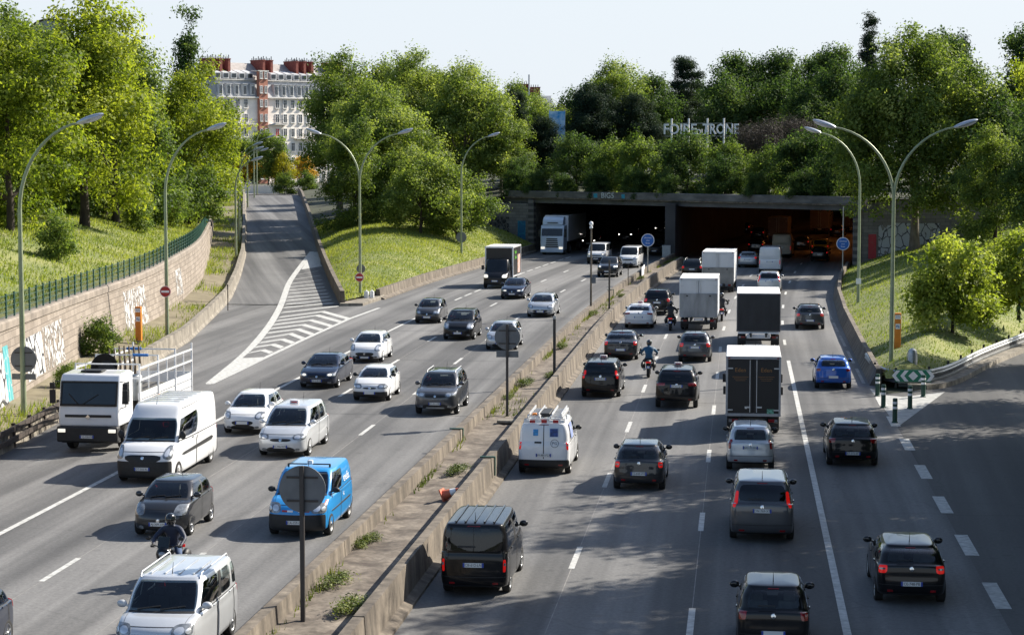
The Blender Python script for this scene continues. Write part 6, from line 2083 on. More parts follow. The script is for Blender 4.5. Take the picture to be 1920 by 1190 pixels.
car('hatchback', 'white compact hatchback with a wide black front intake left of the silver taxi', 'car', 'hatch', -19.25, 76.6, 'front', P_WHITE, ('', ''), L=3.95, H=1.5, grille=(1.6, 2.6, -.55, .55), head=(3.0, 4.7, .62, 1.15), lod=1, kpf=2.1)
gx, gsh = car('taxi', 'pale silver people carrier taxi with a roof sign and chrome grille', 'car', 'mpv', -16.45, 71.0, 'front', P_PALE, ('EL-706-WD', ''), taxi=True, panes=3, grille=(2.6, 3.3, -.45, .45), head=(3.0, 4.3, .52, 1.16))
car('saloon', 'dark navy saloon with lit headlights in front of the white hatchbacks', 'car', 'sedan', -19.5, 91.7, 'front', P_NAVY, ('DW-218-HB', ''), lit=True, grille=(2.5, 3.3, -.50, .50), head=(2.9, 4.0, .55, 1.14), lod=1, L=4.77)
car('hatchback', 'white older hatchback with grey bumper strip in the middle oncoming lane', 'car', 'hatch', -16.2, 87.3, 'front', P_WHITE, ('', ''), L=3.8, W=1.66, H=1.42, grille=(2.7, 3.2, -.42, .42), head=(2.8, 4.1, .50, 1.12), bumper=1.9, lod=1, rim='steel')
car('hatchback', 'white hatchback with a wide smiling grille behind the navy saloon', 'car', 'hatch', -19.4, 103.2, 'front', P_WHITE, ('', ''), L=4.03, W=1.75, H=1.47, grille=(1.5, 2.5, -.62, .62), head=(3.0, 5.0, .66, 1.12), lod=1, kpf=1.2)
ds, dsh2 = car('suv', 'dark grey off roader with pale roof rails in the lane by the median', 'car', 'suv', -12.65, 83.1, 'front', P_GREY, ('FC-431-MK', ''), rails=M_GALVT, grille=(2.7, 3.4, -.55, .55), head=(2.9, 4.1, .50, 1.12), lod=1)
dsh2.patch(.5, 1.1, -.5, .5, off=.02, nk=4, nt=8).build('skid_plate', M_GALVT, ds, smooth=True)
car('hatchback', 'small dark grey hatchback, farthest back in the exit side lane before the box truck', 'car', 'city', -19.8, 126.8, 'front', P_GREY, ('', ''), lod=1, L=3.7, head=(2.9, 4.2, .55, 1.12), bumper=1.8)
car('hatchback', 'black rounded family car in the middle oncoming lane ahead of the silver saloon', 'car', 'mpv', -16.3, 115.9, 'front', P_BLACK, ('', ''), lod=1, L=4.37, H=1.64, grille=(1.6, 2.4, -.5, .5), head=(3.0, 4.9, .60, 1.14))
car('hatchback', 'silver car hidden behind the round sign back on the median', 'car', 'hatch', -13.15, 110.4, 'front', P_SILVER, ('', ''), lod=1, L=4.2, grille=(2.5, 3.1, -.4, .4))
car('saloon', 'dark blue grey saloon with lit headlights just in front of the black box truck', 'car', 'sedan', -16.75, 147.8, 'front', P_NAVY, ('', ''), lod=1, lit=True, grille=(2.5, 3.2, -.30, .30), L=4.5, head=(2.8, 3.8, .42, 1.12))
car('hatchback', 'silver hatchback alone in the oncoming lane next to the camera mast', 'car', 'hatch', -13.1, 132.1, 'front', P_SILVER, ('', ''), lod=1, L=4.34, W=1.84, grille=(1.6, 2.3, -.6, .6), head=(3.0, 4.4, .56, 1.14))
car('suv', 'dark suv with lit lamps leaving the tunnel shade in front of the white vans', 'car', 'suv', -11.45, 173.8, 'front', P_ANTH, ('', ''), lod=2, lit=True)
car('minibus', 'white minibus with a dark bumper coming out of the tunnel, left of the pair', 'van', 'mvan', -13.85, 193.7, 'front', P_WHITE, ('', ''), lod=2, panes=2, bumper=2.2, lit=True, grille=(2.6, 3.2, -.6, .6))
car('minibus', 'white minibus coming out of the tunnel beside the median, right of the pair', 'van', 'mvan', -10.4, 187.2, 'front', P_WHITE, ('', ''), lod=2, panes=2, grille=(2.5, 3.1, -.6, .6))
car('hatchback', 'rear corner of a dark car leaving the frame at the lower left corner', 'car', 'hatch', -17.15, 39.9, 'front', P_NAVY, ('', ''), lod=1, tlit=True)
for x, y, sp, lab in ((-17.0, 226, 'hatch', 'car with bright headlights in the dark at the left of the left tunnel tube'), (-13.6, 238, 'mvan', 'van with two bright headlights in the dark left tunnel tube'), (-8.9, 208.5, 'suv', 'dark car just inside the left tunnel tube beside the central pier'), (-10.4, 262, 'hatch', 'car with bright headlights deep in the left tunnel tube, near side of the two'), (-6.2, 286, 'hatch', 'car with bright headlights farthest back in the left tunnel tube')):
    car('tunnel_car', lab, 'car', sp, x, y, 'front', P_ANTH, ('', ''), lod=2, headm=M_TUNLIT if sp != 'suv' else None, panes=1, head=(3.45, 4.05, .74, .93))

# ---------------- carriageway driving away
nv, nsh = car('mid_van', 'black van with a wide tinted rear window, nearest vehicle by the tall median barrier', 'van', 'mvan', -6.55, 49.3, 'rear', P_BLACK, ('', 'CB-612-LN'), rglass=M_GLASSP, panes=2, L=4.4, W=1.72, H=1.87, tail=(2.4, 3.6, 2.02, 2.16), rearwin=(6.05, 7.85, 2.12), kp=2.9, rim='alloy', badge=False)
for k in range(5):
    flat_panel(nv, 'roof_rib', P_BLACK, (-.48 + .24 * k, 2.9, 1.872), (.05, 2.4, .02), .008)
nsh.patch(6.0, 7.95, 2.985, 3.015, off=.012, nk=8, nt=2, rnd=0).build('door_split', P_BLACK, nv)
for s in (1, -1):
    pass
pa, psh = car('small_van', 'white service van with ladders on its roof and blue stickers on the rear doors', 'van', 'svan', -6.65, 68.3, 'rear', P_WHITE, ('', 'BM-885-PZA'), panes=1, bumper=2.0, L=4.38, W=1.81, H=1.81, tail=(3.2, 6.0, 1.98, 2.15), rearwin=None, kp=2.55, mirror=M_BLACK, rim='steel', badge=False)
psh.patch(2.2, 8.0, 2.985, 3.015, off=.004, nk=12, nt=2, rnd=0, thick=False).build('door_split', M_DARKGR, pa)
def sticker(root, sh, k, t, w_, h_, m, nm='sticker'):
    b = MB(); b.box((0, 0, .004), (w_, h_, .008)); o = b.build(nm, m, root); n = sh.N(k, t); frame(o, sh.S(k, t) + n * .008, n); return o


sticker(pa, psh, 6.9, 2.70, .17, .22, mat('sticker_cyan', (.03, .25, .55), .4, var=.4, vscale=12))
o = sticker(pa, psh, 6.9, 3.38, .32, .32, mat('sticker_pale', (.5, .58, .7), .4)); o2 = MB(); o2.box((0, 0, .006), (.27, .27, .01)); o2.build('sticker_print', mat('sticker_navy', (.015, .05, .2), .4, var=.6, vscale=9), o)
o = sticker(pa, psh, 4.9, 3.38, .01, .01, P_WHITE, 'ring_logo'); b = MB(); b.lathe([(.125, .004), (.142, .004)], 24); q = b.build('logo_ring', M_SIGNBACK, o); text('logo_text', 'PG', .2, M_SIGNBACK, o, (0, 0, .006), (0, 0, 0), .001, .14)
sticker(pa, psh, 5.5, 2.80, .24, .06, M_BLACK, 'door_handle')
b = MB(); b.box((0, 0, 0), (.012, .75, .5)); o = b.build('side_sticker', mat('sticker_blue', (.05, .13, .45), .4, col2=(.5, .55, .7), vscale=5), pa); frame(o, psh.S(7.0, -1.6) + np.array((-.02, 0, -.02)), psh.N(7.0, -1.6)); o.rotation_euler = (0, .18, 0)
# roof rack and two ladders on the van
rk = MB()
for yy in (1.9, 3.0, 4.0): rk.bar((-.68, yy, 1.90), (.68, yy, 1.90), .04); rk.bar((-.68, yy, 1.76), (-.68, yy, 1.91), .04); rk.bar((.68, yy, 1.76), (.68, yy, 1.91), .04)
rk.build('roof_rack', M_GALVT, pa)
for x0, lab in ((-.42, 'aluminium ladder on the right of the white service van roof'), (.36, 'aluminium ladder on the left of the white service van roof')):
    l = MB()
    for dx in (-.2, .2): l.bar((dx, 0, 0), (dx, 2.5, 0), .035, .09)
    for q in range(9): l.bar((-.2, .15 + q * .27, 0), (.2, .15 + q * .27, 0), .03)
    for dx in (-.16, .16): l.bar((dx, .1, .09), (dx, 2.4, .09), .03, .08)
    o = l.build('ladder', M_GALVT, loc=(-6.65 - x0, 68.3 + .25, 1.965)); tag(o, lab, 'ladder', 'ladders on the service van')
flat_panel(pa, 'tool_box', M_DARKGR, (.02, 3.0, 1.99), (.36, 1.4, .14), .03)
for k in range(7):
    flat_panel(pa, 'hazard_stripe', M_RED if k % 2 else M_REFL, (-.6 + .2 * k, 4.16, 1.835), (.19, .02, .10))
flat_panel(pa, 'beacon', M_ORANGE, (.38, 3.6, 1.99), (.16, .16, .12), .03)

car('hatchback', 'black hatchback with round red tail lamps right of the white service van', 'car', 'hatch', -3.25, 65.4, 'rear', P_ANTH, ('', 'CS-848-WK'), L=3.99, W=1.71, H=1.49, tail=(3.4, 4.9, 1.95, 2.26), kp=2.35, glass=M_GLASS, mirror=P_BLACK)
car('taxi', 'black estate taxi with a roof sign and clear right tail lamp by the tall barrier', 'car', 'mpv', -6.2, 89.8, 'rear', P_BLACK, ('', 'DB-374-ZJ'), taxi=True, L=4.62, W=1.78, H=1.6, tail=(3.6, 6.6, 2.0, 2.22), kp=3.5, panes=3)
car('saloon', 'dark saloon with bright red tail lamps ahead of the black taxi', 'car', 'sedan', -6.25, 105.8, 'rear', P_ANTH, ('', ''), tail=(3.4, 4.9, 1.95, 2.30), kp=2.3, lod=1)
car('taxi', 'white saloon taxi with a roof sign near the tall barrier', 'car', 'sedan', -6.2, 124.6, 'rear', P_WHITE, ('', ''), taxi=True, tail=(3.7, 4.8, 1.92, 2.45), kp=2.9, lod=1, tlit=False)
car('suv', 'black suv in front of the white saloon taxi', 'car', 'suv', -5.45, 134.7, 'rear', P_BLACK, ('', ''), lod=1)
car('suv', 'black suv taxi with a roof sign just right of the blue motorcyclist', 'car', 'suv', -2.7, 86.4, 'rear', P_BLACK, ('', 'EP-952-QF'), taxi=True, L=4.6, H=1.67, tail=(4.0, 5.2, 1.92, 2.5), kp=3.9, tlit=False)
car('hatchback', 'dark grey hatchback behind the nearest white box truck', 'car', 'hatch', -2.35, 105.4, 'rear', P_GREY, ('', ''), L=3.95, H=1.51, tail=(3.6, 5.4, 1.94, 2.32), kp=3.4, lod=1)
car('suv', 'black suv beside the end of the tall median barrier', 'car', 'suv', -3.9, 172.0, 'rear', P_BLACK, ('', ''), lod=2, rails=M_GALVT)
car('hatchback', 'silver rounded small car close behind the black box truck with golden letters', 'car', 'city', .38, 70.0, 'rear', P_SILVER, ('', 'AX-132-BG'), L=3.85, W=1.67, H=1.52, tail=(3.3, 6.3, 1.97, 2.20), kp=3.6, glass=M_GLASS, tlit=False, mirror=M_BLACK)
car('people_carrier', 'dark grey people carrier with tall tail lamps just left of the solid line', 'car', 'mpv', .66, 57.1, 'rear', P_GREY, ('', 'CW-769-XT'), L=4.73, W=1.85, H=1.75, zrb=1.12, zc=1.1, tail=(4.2, 7.0, 2.0, 2.2), kp=3.5, panes=3, mirror=P_ANTH)
car('hatchback', 'black small car cut by the bottom picture edge in the third lane', 'car', 'city', .78, 44.1, 'rear', P_BLACK, ('', ''), L=3.6, W=1.65, H=1.55, zrb=1.02, tail=(3.6, 5.6, 1.95, 2.3), tlit=False, kp=2.2)
car('hatchback', 'black hatchback with l shaped tail lamps at the lower right in the exit lane', 'car', 'hatch', 4.22, 49.6, 'rear', P_BLACK, ('', 'CE-748-PB'), L=4.24, W=1.75, H=1.43, tail=(3.5, 5.2, 1.94, 2.34), kp=2.2)
car('hatchback', 'black hatchback with winglike red lamps in the exit lane before the gore', 'car', 'hatch', 3.96, 71.3, 'rear', P_BLACK, ('', 'BT-372-BK'), L=4.28, W=1.8, H=1.49, tail=(3.8, 5.6, 1.90, 2.34), kp=1.9, tlit=False)
car('hatchback', 'bright blue hatchback in the exit lane beside the solid white line', 'car', 'hatch', 4.3, 94.3, 'rear', P_BLUE, ('', ''), L=4.06, W=1.70, H=1.44, tail=(3.8, 4.9, 1.94, 2.32), kp=2.3, lod=1, tlit=False)
car('hatchback', 'dark grey hatchback alone in the exit lane near the shaded barrier', 'car', 'hatch', 4.3, 125.3, 'rear', P_GREY, ('', ''), L=4.3, W=1.8, tail=(3.7, 5.0, 1.94, 2.32), kp=2.2, lod=1)
car('suv', 'silver grey suv with dark rear window below the white high van', 'car', 'suv', 2.3, 155.4, 'rear', P_SILVER, ('', ''), tail=(3.6, 7.0, 1.98, 2.18), kp=3.8, lod=1)
car('large_van', 'white high van with two blank rear doors entering the tunnel shade', 'van', 'lvan', 2.85, 180.7, 'rear', P_WHITE, ('', ''), rearwin=None, lod=2, panes=1, L=5.4, W=1.95, H=2.35, tail=(2.6, 4.2, 2.03, 2.13), bumper=1.6)
car('saloon', 'silver saloon left of the white high van at the tunnel mouth', 'car', 'sedan', .9, 189, 'rear', P_SILVER, ('', ''), lod=2)
car('large_van', 'white van tinted by the orange light just inside the right tunnel tube', 'van', 'lvan', 4.5, 206.5, 'rear', P_LITWHITE, ('', ''), rearwin=None, lod=2, panes=1, L=5.4, W=2.0, H=2.4, tail=(2.6, 4.2, 2.03, 2.13), bumper=1.6)
car('hatchback', 'small silver roofed car glimpsed between the dark tarpaulin truck and the black box truck', 'car', 'hatch', .75, 98.6, 'rear', P_SILVER, ('', ''), lod=1)
for x, y, sp, pm_, lab in ((7.9, 199.5, 'hatch', P_BLACK, 'black car with lit tail lamps at the right of the tunnel mouth'), (8.5, 211, 'mpv', P_YELL, 'orange yellow car above the black car inside the right tunnel tube'), (1.9, 215.5, 'hatch', P_ANTH, 'dark car with two red lamps left of the white van in the tunnel'), (2.4, 246, 'hatch', P_ANTH, 'far dark car with two close red lamps in the right tunnel tube'), (6.9, 222, 'hatch', P_ANTH, 'dark car between the white van and the yellow car in the tunnel'), (12.3, 255, 'hatch', P_ANTH, 'far car with red lamps at the right wall of the tunnel'), (.8, 263, 'hatch', P_ANTH, 'far dark car with red lamps at the left of the right tunnel tube'), (5.6, 268, 'suv', P_ANTH, 'far dark suv with red lamps in the middle of the right tunnel tube')):
    car('tunnel_car', lab, 'car', sp, x, y, 'rear', pm_, ('', ''), lod=2, panes=1, tailm=M_TAILTUN, tail=(4.1, 4.75, 2.03, 2.2))
# ---------------- trucks


def cab(root, y0, flip, pm_, W=2.0, H=2.25, Lc=2.6):
    """van type truck cab: skin, screen, side glass, lights. Front at y0 facing -Y, or +Y when flipped."""
    sh = Shape(dict(L=Lc, W=W, H=H, yc=.70, zc=1.28, zn=1.0, yh=1.30, yrh=.05, yrb=.03, zrb=1.3, gw=.86, bw=.98, kf=.92, kr=.99, gc=.3))
    XF = Matrix.Translation((0, y0, 0)) @ (Matrix.Rotation(math.pi, 4, 'Z') if flip else Matrix())
    def put(mb, nm, m):
        o = mb.build(nm, m, root, smooth=True, sharp=45); o.matrix_local = XF; return o
    T = TS + [6 - t for t in TS[-2:0:-1]]
    kk, tt = np.meshgrid(KS, T, indexing='ij')
    V = sh.S(kk, tt).reshape(-1, 3); nT = len(T)
    F = [(i * nT + j, i * nT + (j + 1) % nT, (i + 1) * nT + (j + 1) % nT, (i + 1) * nT + j) for i in range(len(KS) - 1) for j in range(nT)]
    F += [tuple(range(nT - 1, -1, -1)), tuple((len(KS) - 1) * nT + j for j in range(nT))]
    put(MB().add([tuple(v) for v in V], F), 'cab', pm_)
    put(sh.patch(6.08, 7.93, -.8, .8, nt=14), 'windscreen', M_GLASSO)
    for s in (1, -1):
        def q(a, b): return (a, b) if s > 0 else (-b, -a)
        put(sh.patch(6.15, 7.8, *q(1.2, 1.6)), 'side_window', M_GLASSO)
        put(sh.patch(2.9, 4.5, *q(.6, 1.14), off=.012, rnd=.15), 'headlight', M_LENSON)
        mp_ = sh.S(6.4, s * 1.22)
        m_ = MB(); m_.box((mp_[0] + s * .22, mp_[1], mp_[2] + .15), (.2, .12, .36)); m_.bar((mp_[0], mp_[1], mp_[2] + .1), (mp_[0] + s * .2, mp_[1], mp_[2] + .15), .04)
        o = m_.build('wing_mirror', M_BLACK, root, bevel=.03); o.matrix_local = XF
    put(sh.patch(2.4, 3.3, -.6, .6, off=.012, nt=12), 'grille', M_BLACK)
    put(sh.patch(.3, 2.1, -1.05, 1.05, off=.02, nt=20, rnd=.03), 'bumper', M_DARKGR)
    return sh, XF


def box_truck(name, label, x, y, w, zt, zb, L, doors, frame_m, side_m, cabm=None, lower=None, group=None, txt=False, lights='low'):
    """rear face at local y = 0 looking towards -Y, driving towards +Y."""
    t = thing(name, label, 'truck', (x, y, 0), -math.atan(max(0, y - 112) / 1100.0), group)
    hb = zt - zb
    b = MB(); b.box((0, L / 2 + .03, zb + hb / 2), (w - .06, L - .06, hb - .06)); b.build('box_body', side_m, t)
    f = MB()                                            # aluminium edge frame
    for sx_ in (-1, 1):
        f.box((sx_ * (w / 2 - .04), .05, zb + hb / 2), (.085, .12, hb))
        f.box((sx_ * (w / 2 - .04), L, zb + hb / 2), (.085, .1, hb))
        f.box((sx_ * (w / 2 - .035), L / 2, zt - .04), (.09, L - .2, .085))
        f.box((sx_ * (w / 2 - .035), L / 2, zb + .05), (.09, L - .2, .10))
    f.box((0, .05, zt - .05), (w - .17, .118, .10)); f.box((0, .05, zb + .06), (w - .17, .118, .12))
    f.build('edge_frame', frame_m, t, bevel=.01)
    r = MB(); r.box((0, L / 2, zt + .006), (w - .02, L + .02, .03)); r.build('box_roof', mat('box_roof_white', (.70, .70, .68), .6, var=.08), t, bevel=.01)
    # doors
    if doors:
        for s in (-1, 1):
            d = MB(); d.box((s * (w / 4 - .03), .012, zb + hb / 2), (w / 2 - .12, .05, hb - .24))
            o = d.build('rear_door', doors, t, bevel=.006)
            h_ = MB(); h_.cyl((s * .13, -.03, zb + .16), (s * .13, -.03, zt - .12), .016, 8); h_.box((s * .22, -.03, zb + .36), (.22, .03, .06)); h_.build('lock_bar', M_GALVT, o)
            q = MB()
            for z in (zb + .25, zt - .45): q.box((s * (w / 2 - .17), -.025, z), (.2, .025, .045))
            q.build('hinge', M_GALVT, o)
            if txt:
                tx = text('gold_script', 'Eden', .4, mat('gold_lettering', (.30, .15, .05), .4, .4, var=.1), o, (s * (w / 4 - .03), -.018, zt - .52), (R(90), 0, 0), .001, .22)
                ln = MB()
                for q_ in range(3): ln.box((s * (w / 4 - .03), -.016, zt - .78 - .07 * q_), (.62 - .12 * q_, .004, .012))
                ln.build('gold_lines', MATS['gold_lettering'], o)
    if lower:
        zl = zb + hb * lower[1]
        d = MB(); d.box((0, -.045, (zb + zl) / 2 - .05), (w - .06, .07, zl - zb + .1)); o = d.build('tail_lift', lower[0], t, bevel=.01)
        q = MB(); q.box((-.7, -.085, zl - .15), (.12, .02, .08)); q.box((.7, -.085, zl - .15), (.12, .02, .08)); q.build('latch', M_DARKGR, o)
    # chassis, bar, mudguards, lights
    c = MB()
    for s in (-1, 1): c.box((s * .42, L / 2 + .3, zb - .16), (.1, L + 1.6, .2))
    for q_ in range(5): c.box((0, .3 + q_ * (L - .4) / 4, zb - .05), (w - .3, .1, .09))
    c.build('chassis', M_BLACK, t)
    c = MB(); c.box((0, .03, .48), (w - .25, .1, .12)); c.box((-.5, .1, (zb + .48) / 2 - .02), (.08, .08, max(.05, zb - .5))); c.box((.5, .1, (zb + .48) / 2 - .02), (.08, .08, max(.05, zb - .5))); c.build('underride_bar', M_DARKGR, t, bevel=.01)
    for s in (-1, 1):
        l = MB(); l.box((s * (w / 2 - .30), -.01, .62 if zb > .7 else .55), (.36, .07, .12)); o = l.build('tail_light', M_TAIL, t, bevel=.015)
        l = MB(); l.box((s * (w / 2 - .18), -.048, .62 if zb > .7 else .55), (.12, .02, .11)); l.build('clear_lens', M_LENS, o)
        g = MB(); g.box((s * (w / 2 - .26), .75, .42), (.42, .03, .55)); g.build('mud_flap', M_BLACK, t)
        for k in (0, 1):
            wheel(t, s * (w / 2 - .17 - k * .24), 1.25, .36, .19, 'steel')
        wheel(t, s * (w / 2 - .22), L + 1.3, .36, .2, 'steel')
    p = plate(t, (.0, -.03, .70 if zb > .78 else .60), (0, -1, 0), '', lod=2)
    mk_ = MB()
    for s in (-1, 1): mk_.box((s * (w / 2 - .12), -.015, zt - .05), (.09, .02, .04))
    mk_.build('marker_lamp', M_TAIL, t)
    cab(t, L + 2.55, True, cabm or P_WHITE)
    return t


bt_ = box_truck('box_truck', 'black rear doored box truck with faint golden lettering in the third lane', .52, 78.6, 2.12, 3.10, .78, 4.4, mat('black_door', (.010, .010, .012), .35, var=.1), mat('box_edge_grey', (.34, .35, .37), .45, .2), mat('box_side_dark', (.02, .02, .024), .5), P_WHITE, txt=True)
for s in (-1, 1):
    b = MB(); b.box((s * 1.13, 2.0, 1.55), (.1, .14, .32)); b.build('side_mirror', M_BLACK, bt_, bevel=.02)
b = MB(); b.box((.66, -.022, .98), (.26, .01, .18)); b.build('sticker', mat('sticker_green', (.12, .32, .24), .5, var=.6, vscale=14), bt_)
b = MB(); b.box((-.28, -.022, 1.12), (.08, .01, .08)); b.build('sticker', M_REFL, bt_)
TARP = mat('dark_tarpaulin', (.018, .02, .024), .55, var=.35, vscale=2.2, stretch=(1, 1, .4), bump=.35)
tp = box_truck('tarpaulin_truck', 'truck with a dark creased tarpaulin rear and white roof edge', 1.0, 113.4, 2.42, 3.05, .92, 5.2, None, mat('tarp_edge', (.10, .10, .11), .5), TARP, P_WHITE)
b = MB(); b.box((0, -.02, 2.0), (2.30, .05, 1.98))
o = b.build('tarpaulin', TARP, tp, bevel=.02)
b = MB(); b.box((0, -.03, .86), (2.3, .06, .10)); b.build('white_bar', P_WHITE, tp)
b = MB(); b.box((0, -.055, .66), (1.3, .05, .22)); b.build('light_board', P_WHITE, tp, bevel=.01)
M_BOXW = mat('box_white', (.62, .63, .64), .5, var=.08, vscale=1.5, stretch=(1, 1, .3), detail=8)
M_LIFT = mat('worn_aluminium', (.28, .29, .30), .5, .3, var=.3, vscale=2.5, stretch=(1, 1, .25), detail=9)
box_truck('box_truck', 'nearer white box truck with a dull tail lift in the second lane', -2.55, 123.8, 2.34, 3.20, .92, 4.8, M_BOXW, P_WHITE, M_BOXW, P_WHITE, lower=(M_LIFT, .60))
box_truck('box_truck', 'farther white box truck with a brownish lower half near the tunnel', -1.75, 156.2, 2.46, 3.15, .80, 5.0, M_BOXW, P_WHITE, M_BOXW, P_WHITE, lower=(mat('dirty_lift', (.24, .23, .21), .6, var=.25, vscale=2), .50))
M_ORB = mat('grey_box', (.17, .15, .14), .6)
box_truck('box_truck', 'small box truck in orange light deep in the right tunnel tube', 4.2, 238, 2.3, 3.0, .8, 4.5, M_ORB, M_ORB, M_ORB, P_WHITE)
box_truck('box_truck', 'tall orange lit truck by the right wall deep in the tunnel', 9.9, 262, 2.4, 3.5, .8, 6, M_ORB, M_ORB, M_ORB, P_WHITE)
box_truck('box_truck', 'orange lit truck at the far right wall of the tunnel', 14.2, 268, 2.4, 3.3, .8, 6, M_ORB, M_ORB, M_ORB, P_WHITE)

# black box truck coming towards us
it = thing('box_truck', 'black fronted box truck with white edges and green side lettering leaving the tunnel', 'truck', (-19.35, 158.8, 0), -.045)
cab(it, 0, False, P_BLACK, 2.0, 2.3, 2.4)
plate(it, (0, -.05, .62), (0, -1, 0), '', lod=2)
M_BK = mat('black_panel', (.012, .012, .013), .4, var=.1)
b = MB(); b.box((0, 4.2, 2.0), (2.24, 4.0, 2.3)); b.build('box_body', M_BK, it)
b = MB()
for s in (-1, 1):
    b.box((s * 1.10, 2.2, 2.0), (.10, .12, 2.42)); b.box((s * 1.11, 4.2, 3.16), (.09, 4.1, .10)); b.box((s * 1.11, 4.2, .85), (.09, 4.1, .12)); b.box((s * 1.10, 6.2, 2.0), (.1, .1, 2.42))
b.box((0, 2.2, 3.16), (2.1, .118, .1)); b.build('edge_frame', P_WHITE, it, bevel=.01)
b = MB(); b.box((0, 4.2, 3.225), (2.26, 4.1, .03)); b.build('box_roof', MATS['box_roof_white'], it)
b = MB(); b.box((1.128, 5.2, 1.75), (.012, 1.3, 1.5)); b.build('side_print', mat('orange_grey_print', (.5, .22, .08), .5, col2=(.45, .45, .48), vscale=2.5), it)
for k, wd in enumerate(('fresh', 'food')):
    o = text('side_lettering', wd, .9, mat('lime_lettering', (.18, .62, .05), .5), it, (1.137, 3.5, 2.75 - .42 * k), (R(90), 0, R(90)), .002, .42)
for s in (-1, 1):
    wheel(it, s * .88, .85, .36, .2, 'steel'); wheel(it, s * .9, 4.9, .36, .2, 'steel')
b = MB(); b.box((0, 3.8, .62), (1.0, 4.8, .2)); b.build('chassis', M_BLACK, it)

# tall articulated lorry at the tunnel mouth
P_LOR = paint('pale_blue_white', (.50, .58, .68))
lo = thing('lorry', 'tall pale articulated lorry with a white trailer emerging from the left tunnel tube', 'lorry', (-19.55, 209.6, 0), -.085)
c = MB()
def tb(x0, x1, prof): prism(c, x0, x1, prof)


prism(c, -1.22, 1.22, [(.0, .45), (-.02, 1.2), (.10, 2.0), (.28, 2.75), (.5, 3.05), (2.2, 3.05), (2.2, .45)])
c.build('cab', P_LOR, lo, bevel=.07)
c = MB(); prism(c, -1.08, 1.08, [(.45, 3.06), (.62, 3.55), (1.1, 3.88), (2.2, 3.92), (2.2, 3.06)]); c.build('roof_fairing', P_LOR, lo, bevel=.06)
c = MB(); prism(c, -1.10, 1.10, [(.073, 1.95), (.262, 2.72), (.30, 2.72), (.15, 1.95)]); c.build('windscreen', M_GLASSO, lo, bevel=.01)
c = MB()
for k in range(5): c.box((0, -.03 + .01 * k, .85 + .20 * k), (1.35 - .05 * k, .06, .12))
c.build('grille', M_BLACK, lo, bevel=.01)
c = MB(); c.box((0, -.05, .42), (2.4, .16, .34)); c.build('bumper', P_LOR, lo, bevel=.05)
for s in (-1, 1):
    c = MB(); c.box((s * .95, -.06, .72), (.40, .10, .22)); c.build('headlight', M_LENSON, lo, bevel=.03)
    c = MB(); c.box((s * 1.36, .35, 2.2), (.22, .16, .75)); c.bar((s * 1.2, .4, 2.5), (s * 1.36, .38, 2.45), .05); c.build('wing_mirror', M_BLACK, lo, bevel=.04)
    c = MB(); c.box((s * 1.226, .95, 2.3), (.012, .8, .7)); c.build('side_window', M_GLASSO, lo)
    wheel(lo, s * 1.05, 1.25, .5, .3, 'steel'); wheel(lo, s * 1.05, 4.4, .5, .3, 'steel'); wheel(lo, s * 1.05, 10.2, .5, .3, 'steel'); wheel(lo, s * 1.05, 11.4, .5, .3, 'steel')
c = MB(); c.box((0, .50, 3.32), (1.1, .20, .06)); c.build('sun_visor', M_BLACK, lo)
c = MB(); c.box((0, 8.6, 2.65), (2.5, 11.6, 2.7)); c.build('trailer', P_WHITE, lo, bevel=.03)
c = MB(); c.box((0, 7.6, 1.1), (1.0, 10.4, .3)); c.build('chassis', M_BLACK, lo)

# white flatbed with a cage
ft = thing('flatbed_truck', 'white flatbed truck with an open tubular cage body beside the stone wall', 'truck', (-23.75, 71.6, 0), 0)
c = MB(); prism(c, -1.14, 1.14, [(.0, .95), (-.02, 1.42), (.06, 1.72), (.26, 2.62), (.45, 2.86), (1.75, 2.90), (1.85, 2.75), (1.85, .95)]); c.build('cab', P_WHITE, ft, bevel=.09, seg=3)
c = MB(); prism(c, -1.02, 1.02, [(.028, 1.78), (.222, 2.56), (.30, 2.56), (.1, 1.78)]); c.build('windscreen', M_GLASSL, ft, bevel=.015)
c = MB()
for s in (-1, 1): c.bar((s * 1.045, .032, 1.74), (s * 1.045, .24, 2.60), .06, .06)
c.bar((-1.07, .24, 2.59), (1.07, .24, 2.59), .06, .06); c.bar((-1.07, .03, 1.75), (1.07, .03, 1.75), .08, .07); c.build('windscreen_seal', M_BLACK, ft)
c = MB()
for s in (-1, 1): c.bar((s * .1 - .3, .01, 1.80), (s * .55 - .2, .10, 2.15), .025)
c.build('wiper', M_BLACK, ft)
c = MB(); c.box((0, -.035, 1.36), (1.75, .03, .10)); c.build('grille', M_BLACK, ft, bevel=.01)
c = MB(); c.box((0, .0, .70), (2.30, .42, .58)); c.box((0, .25, .40), (2.2, .3, .12)); c.build('bumper', M_DARKGR, ft, bevel=.06)
c = MB(); c.lathe([(0, .02), (.09, .015), (.1, 0)], 4); o = c.build('badge', M_CHROME, ft); frame(o, (0, -.055, 1.32), (0, -1, 0))
for s in (-1, 1):
    c = MB(); c.box((s * .95, -.21, .84), (.28, .06, .13)); c.build('headlight', M_LENSON, ft, bevel=.02)
    c = MB(); c.box((s * 1.38, .12, 2.05), (.20, .12, .50)); c.box((s * 1.38, .12, 2.45), (.18, .12, .22)); c.tube([(s * 1.14, .25, 2.60), (s * 1.36, .14, 2.60), (s * 1.38, .14, 1.7), (s * 1.14, .2, 1.62)], .02, 6); c.build('wing_mirror', M_BLACK, ft, bevel=.02)
    c = MB(); prism(c, s * 1.142 - .005, s * 1.142 + .005, [(.42, 1.75), (.55, 2.5), (1.35, 2.5), (1.35, 1.75)]); c.build('side_window', M_GLASSO, ft)
    wheel(ft, s * .98, 1.15, .46, .26, 'steel'); wheel(ft, s * .98, 6.8, .46, .3, 'steel')
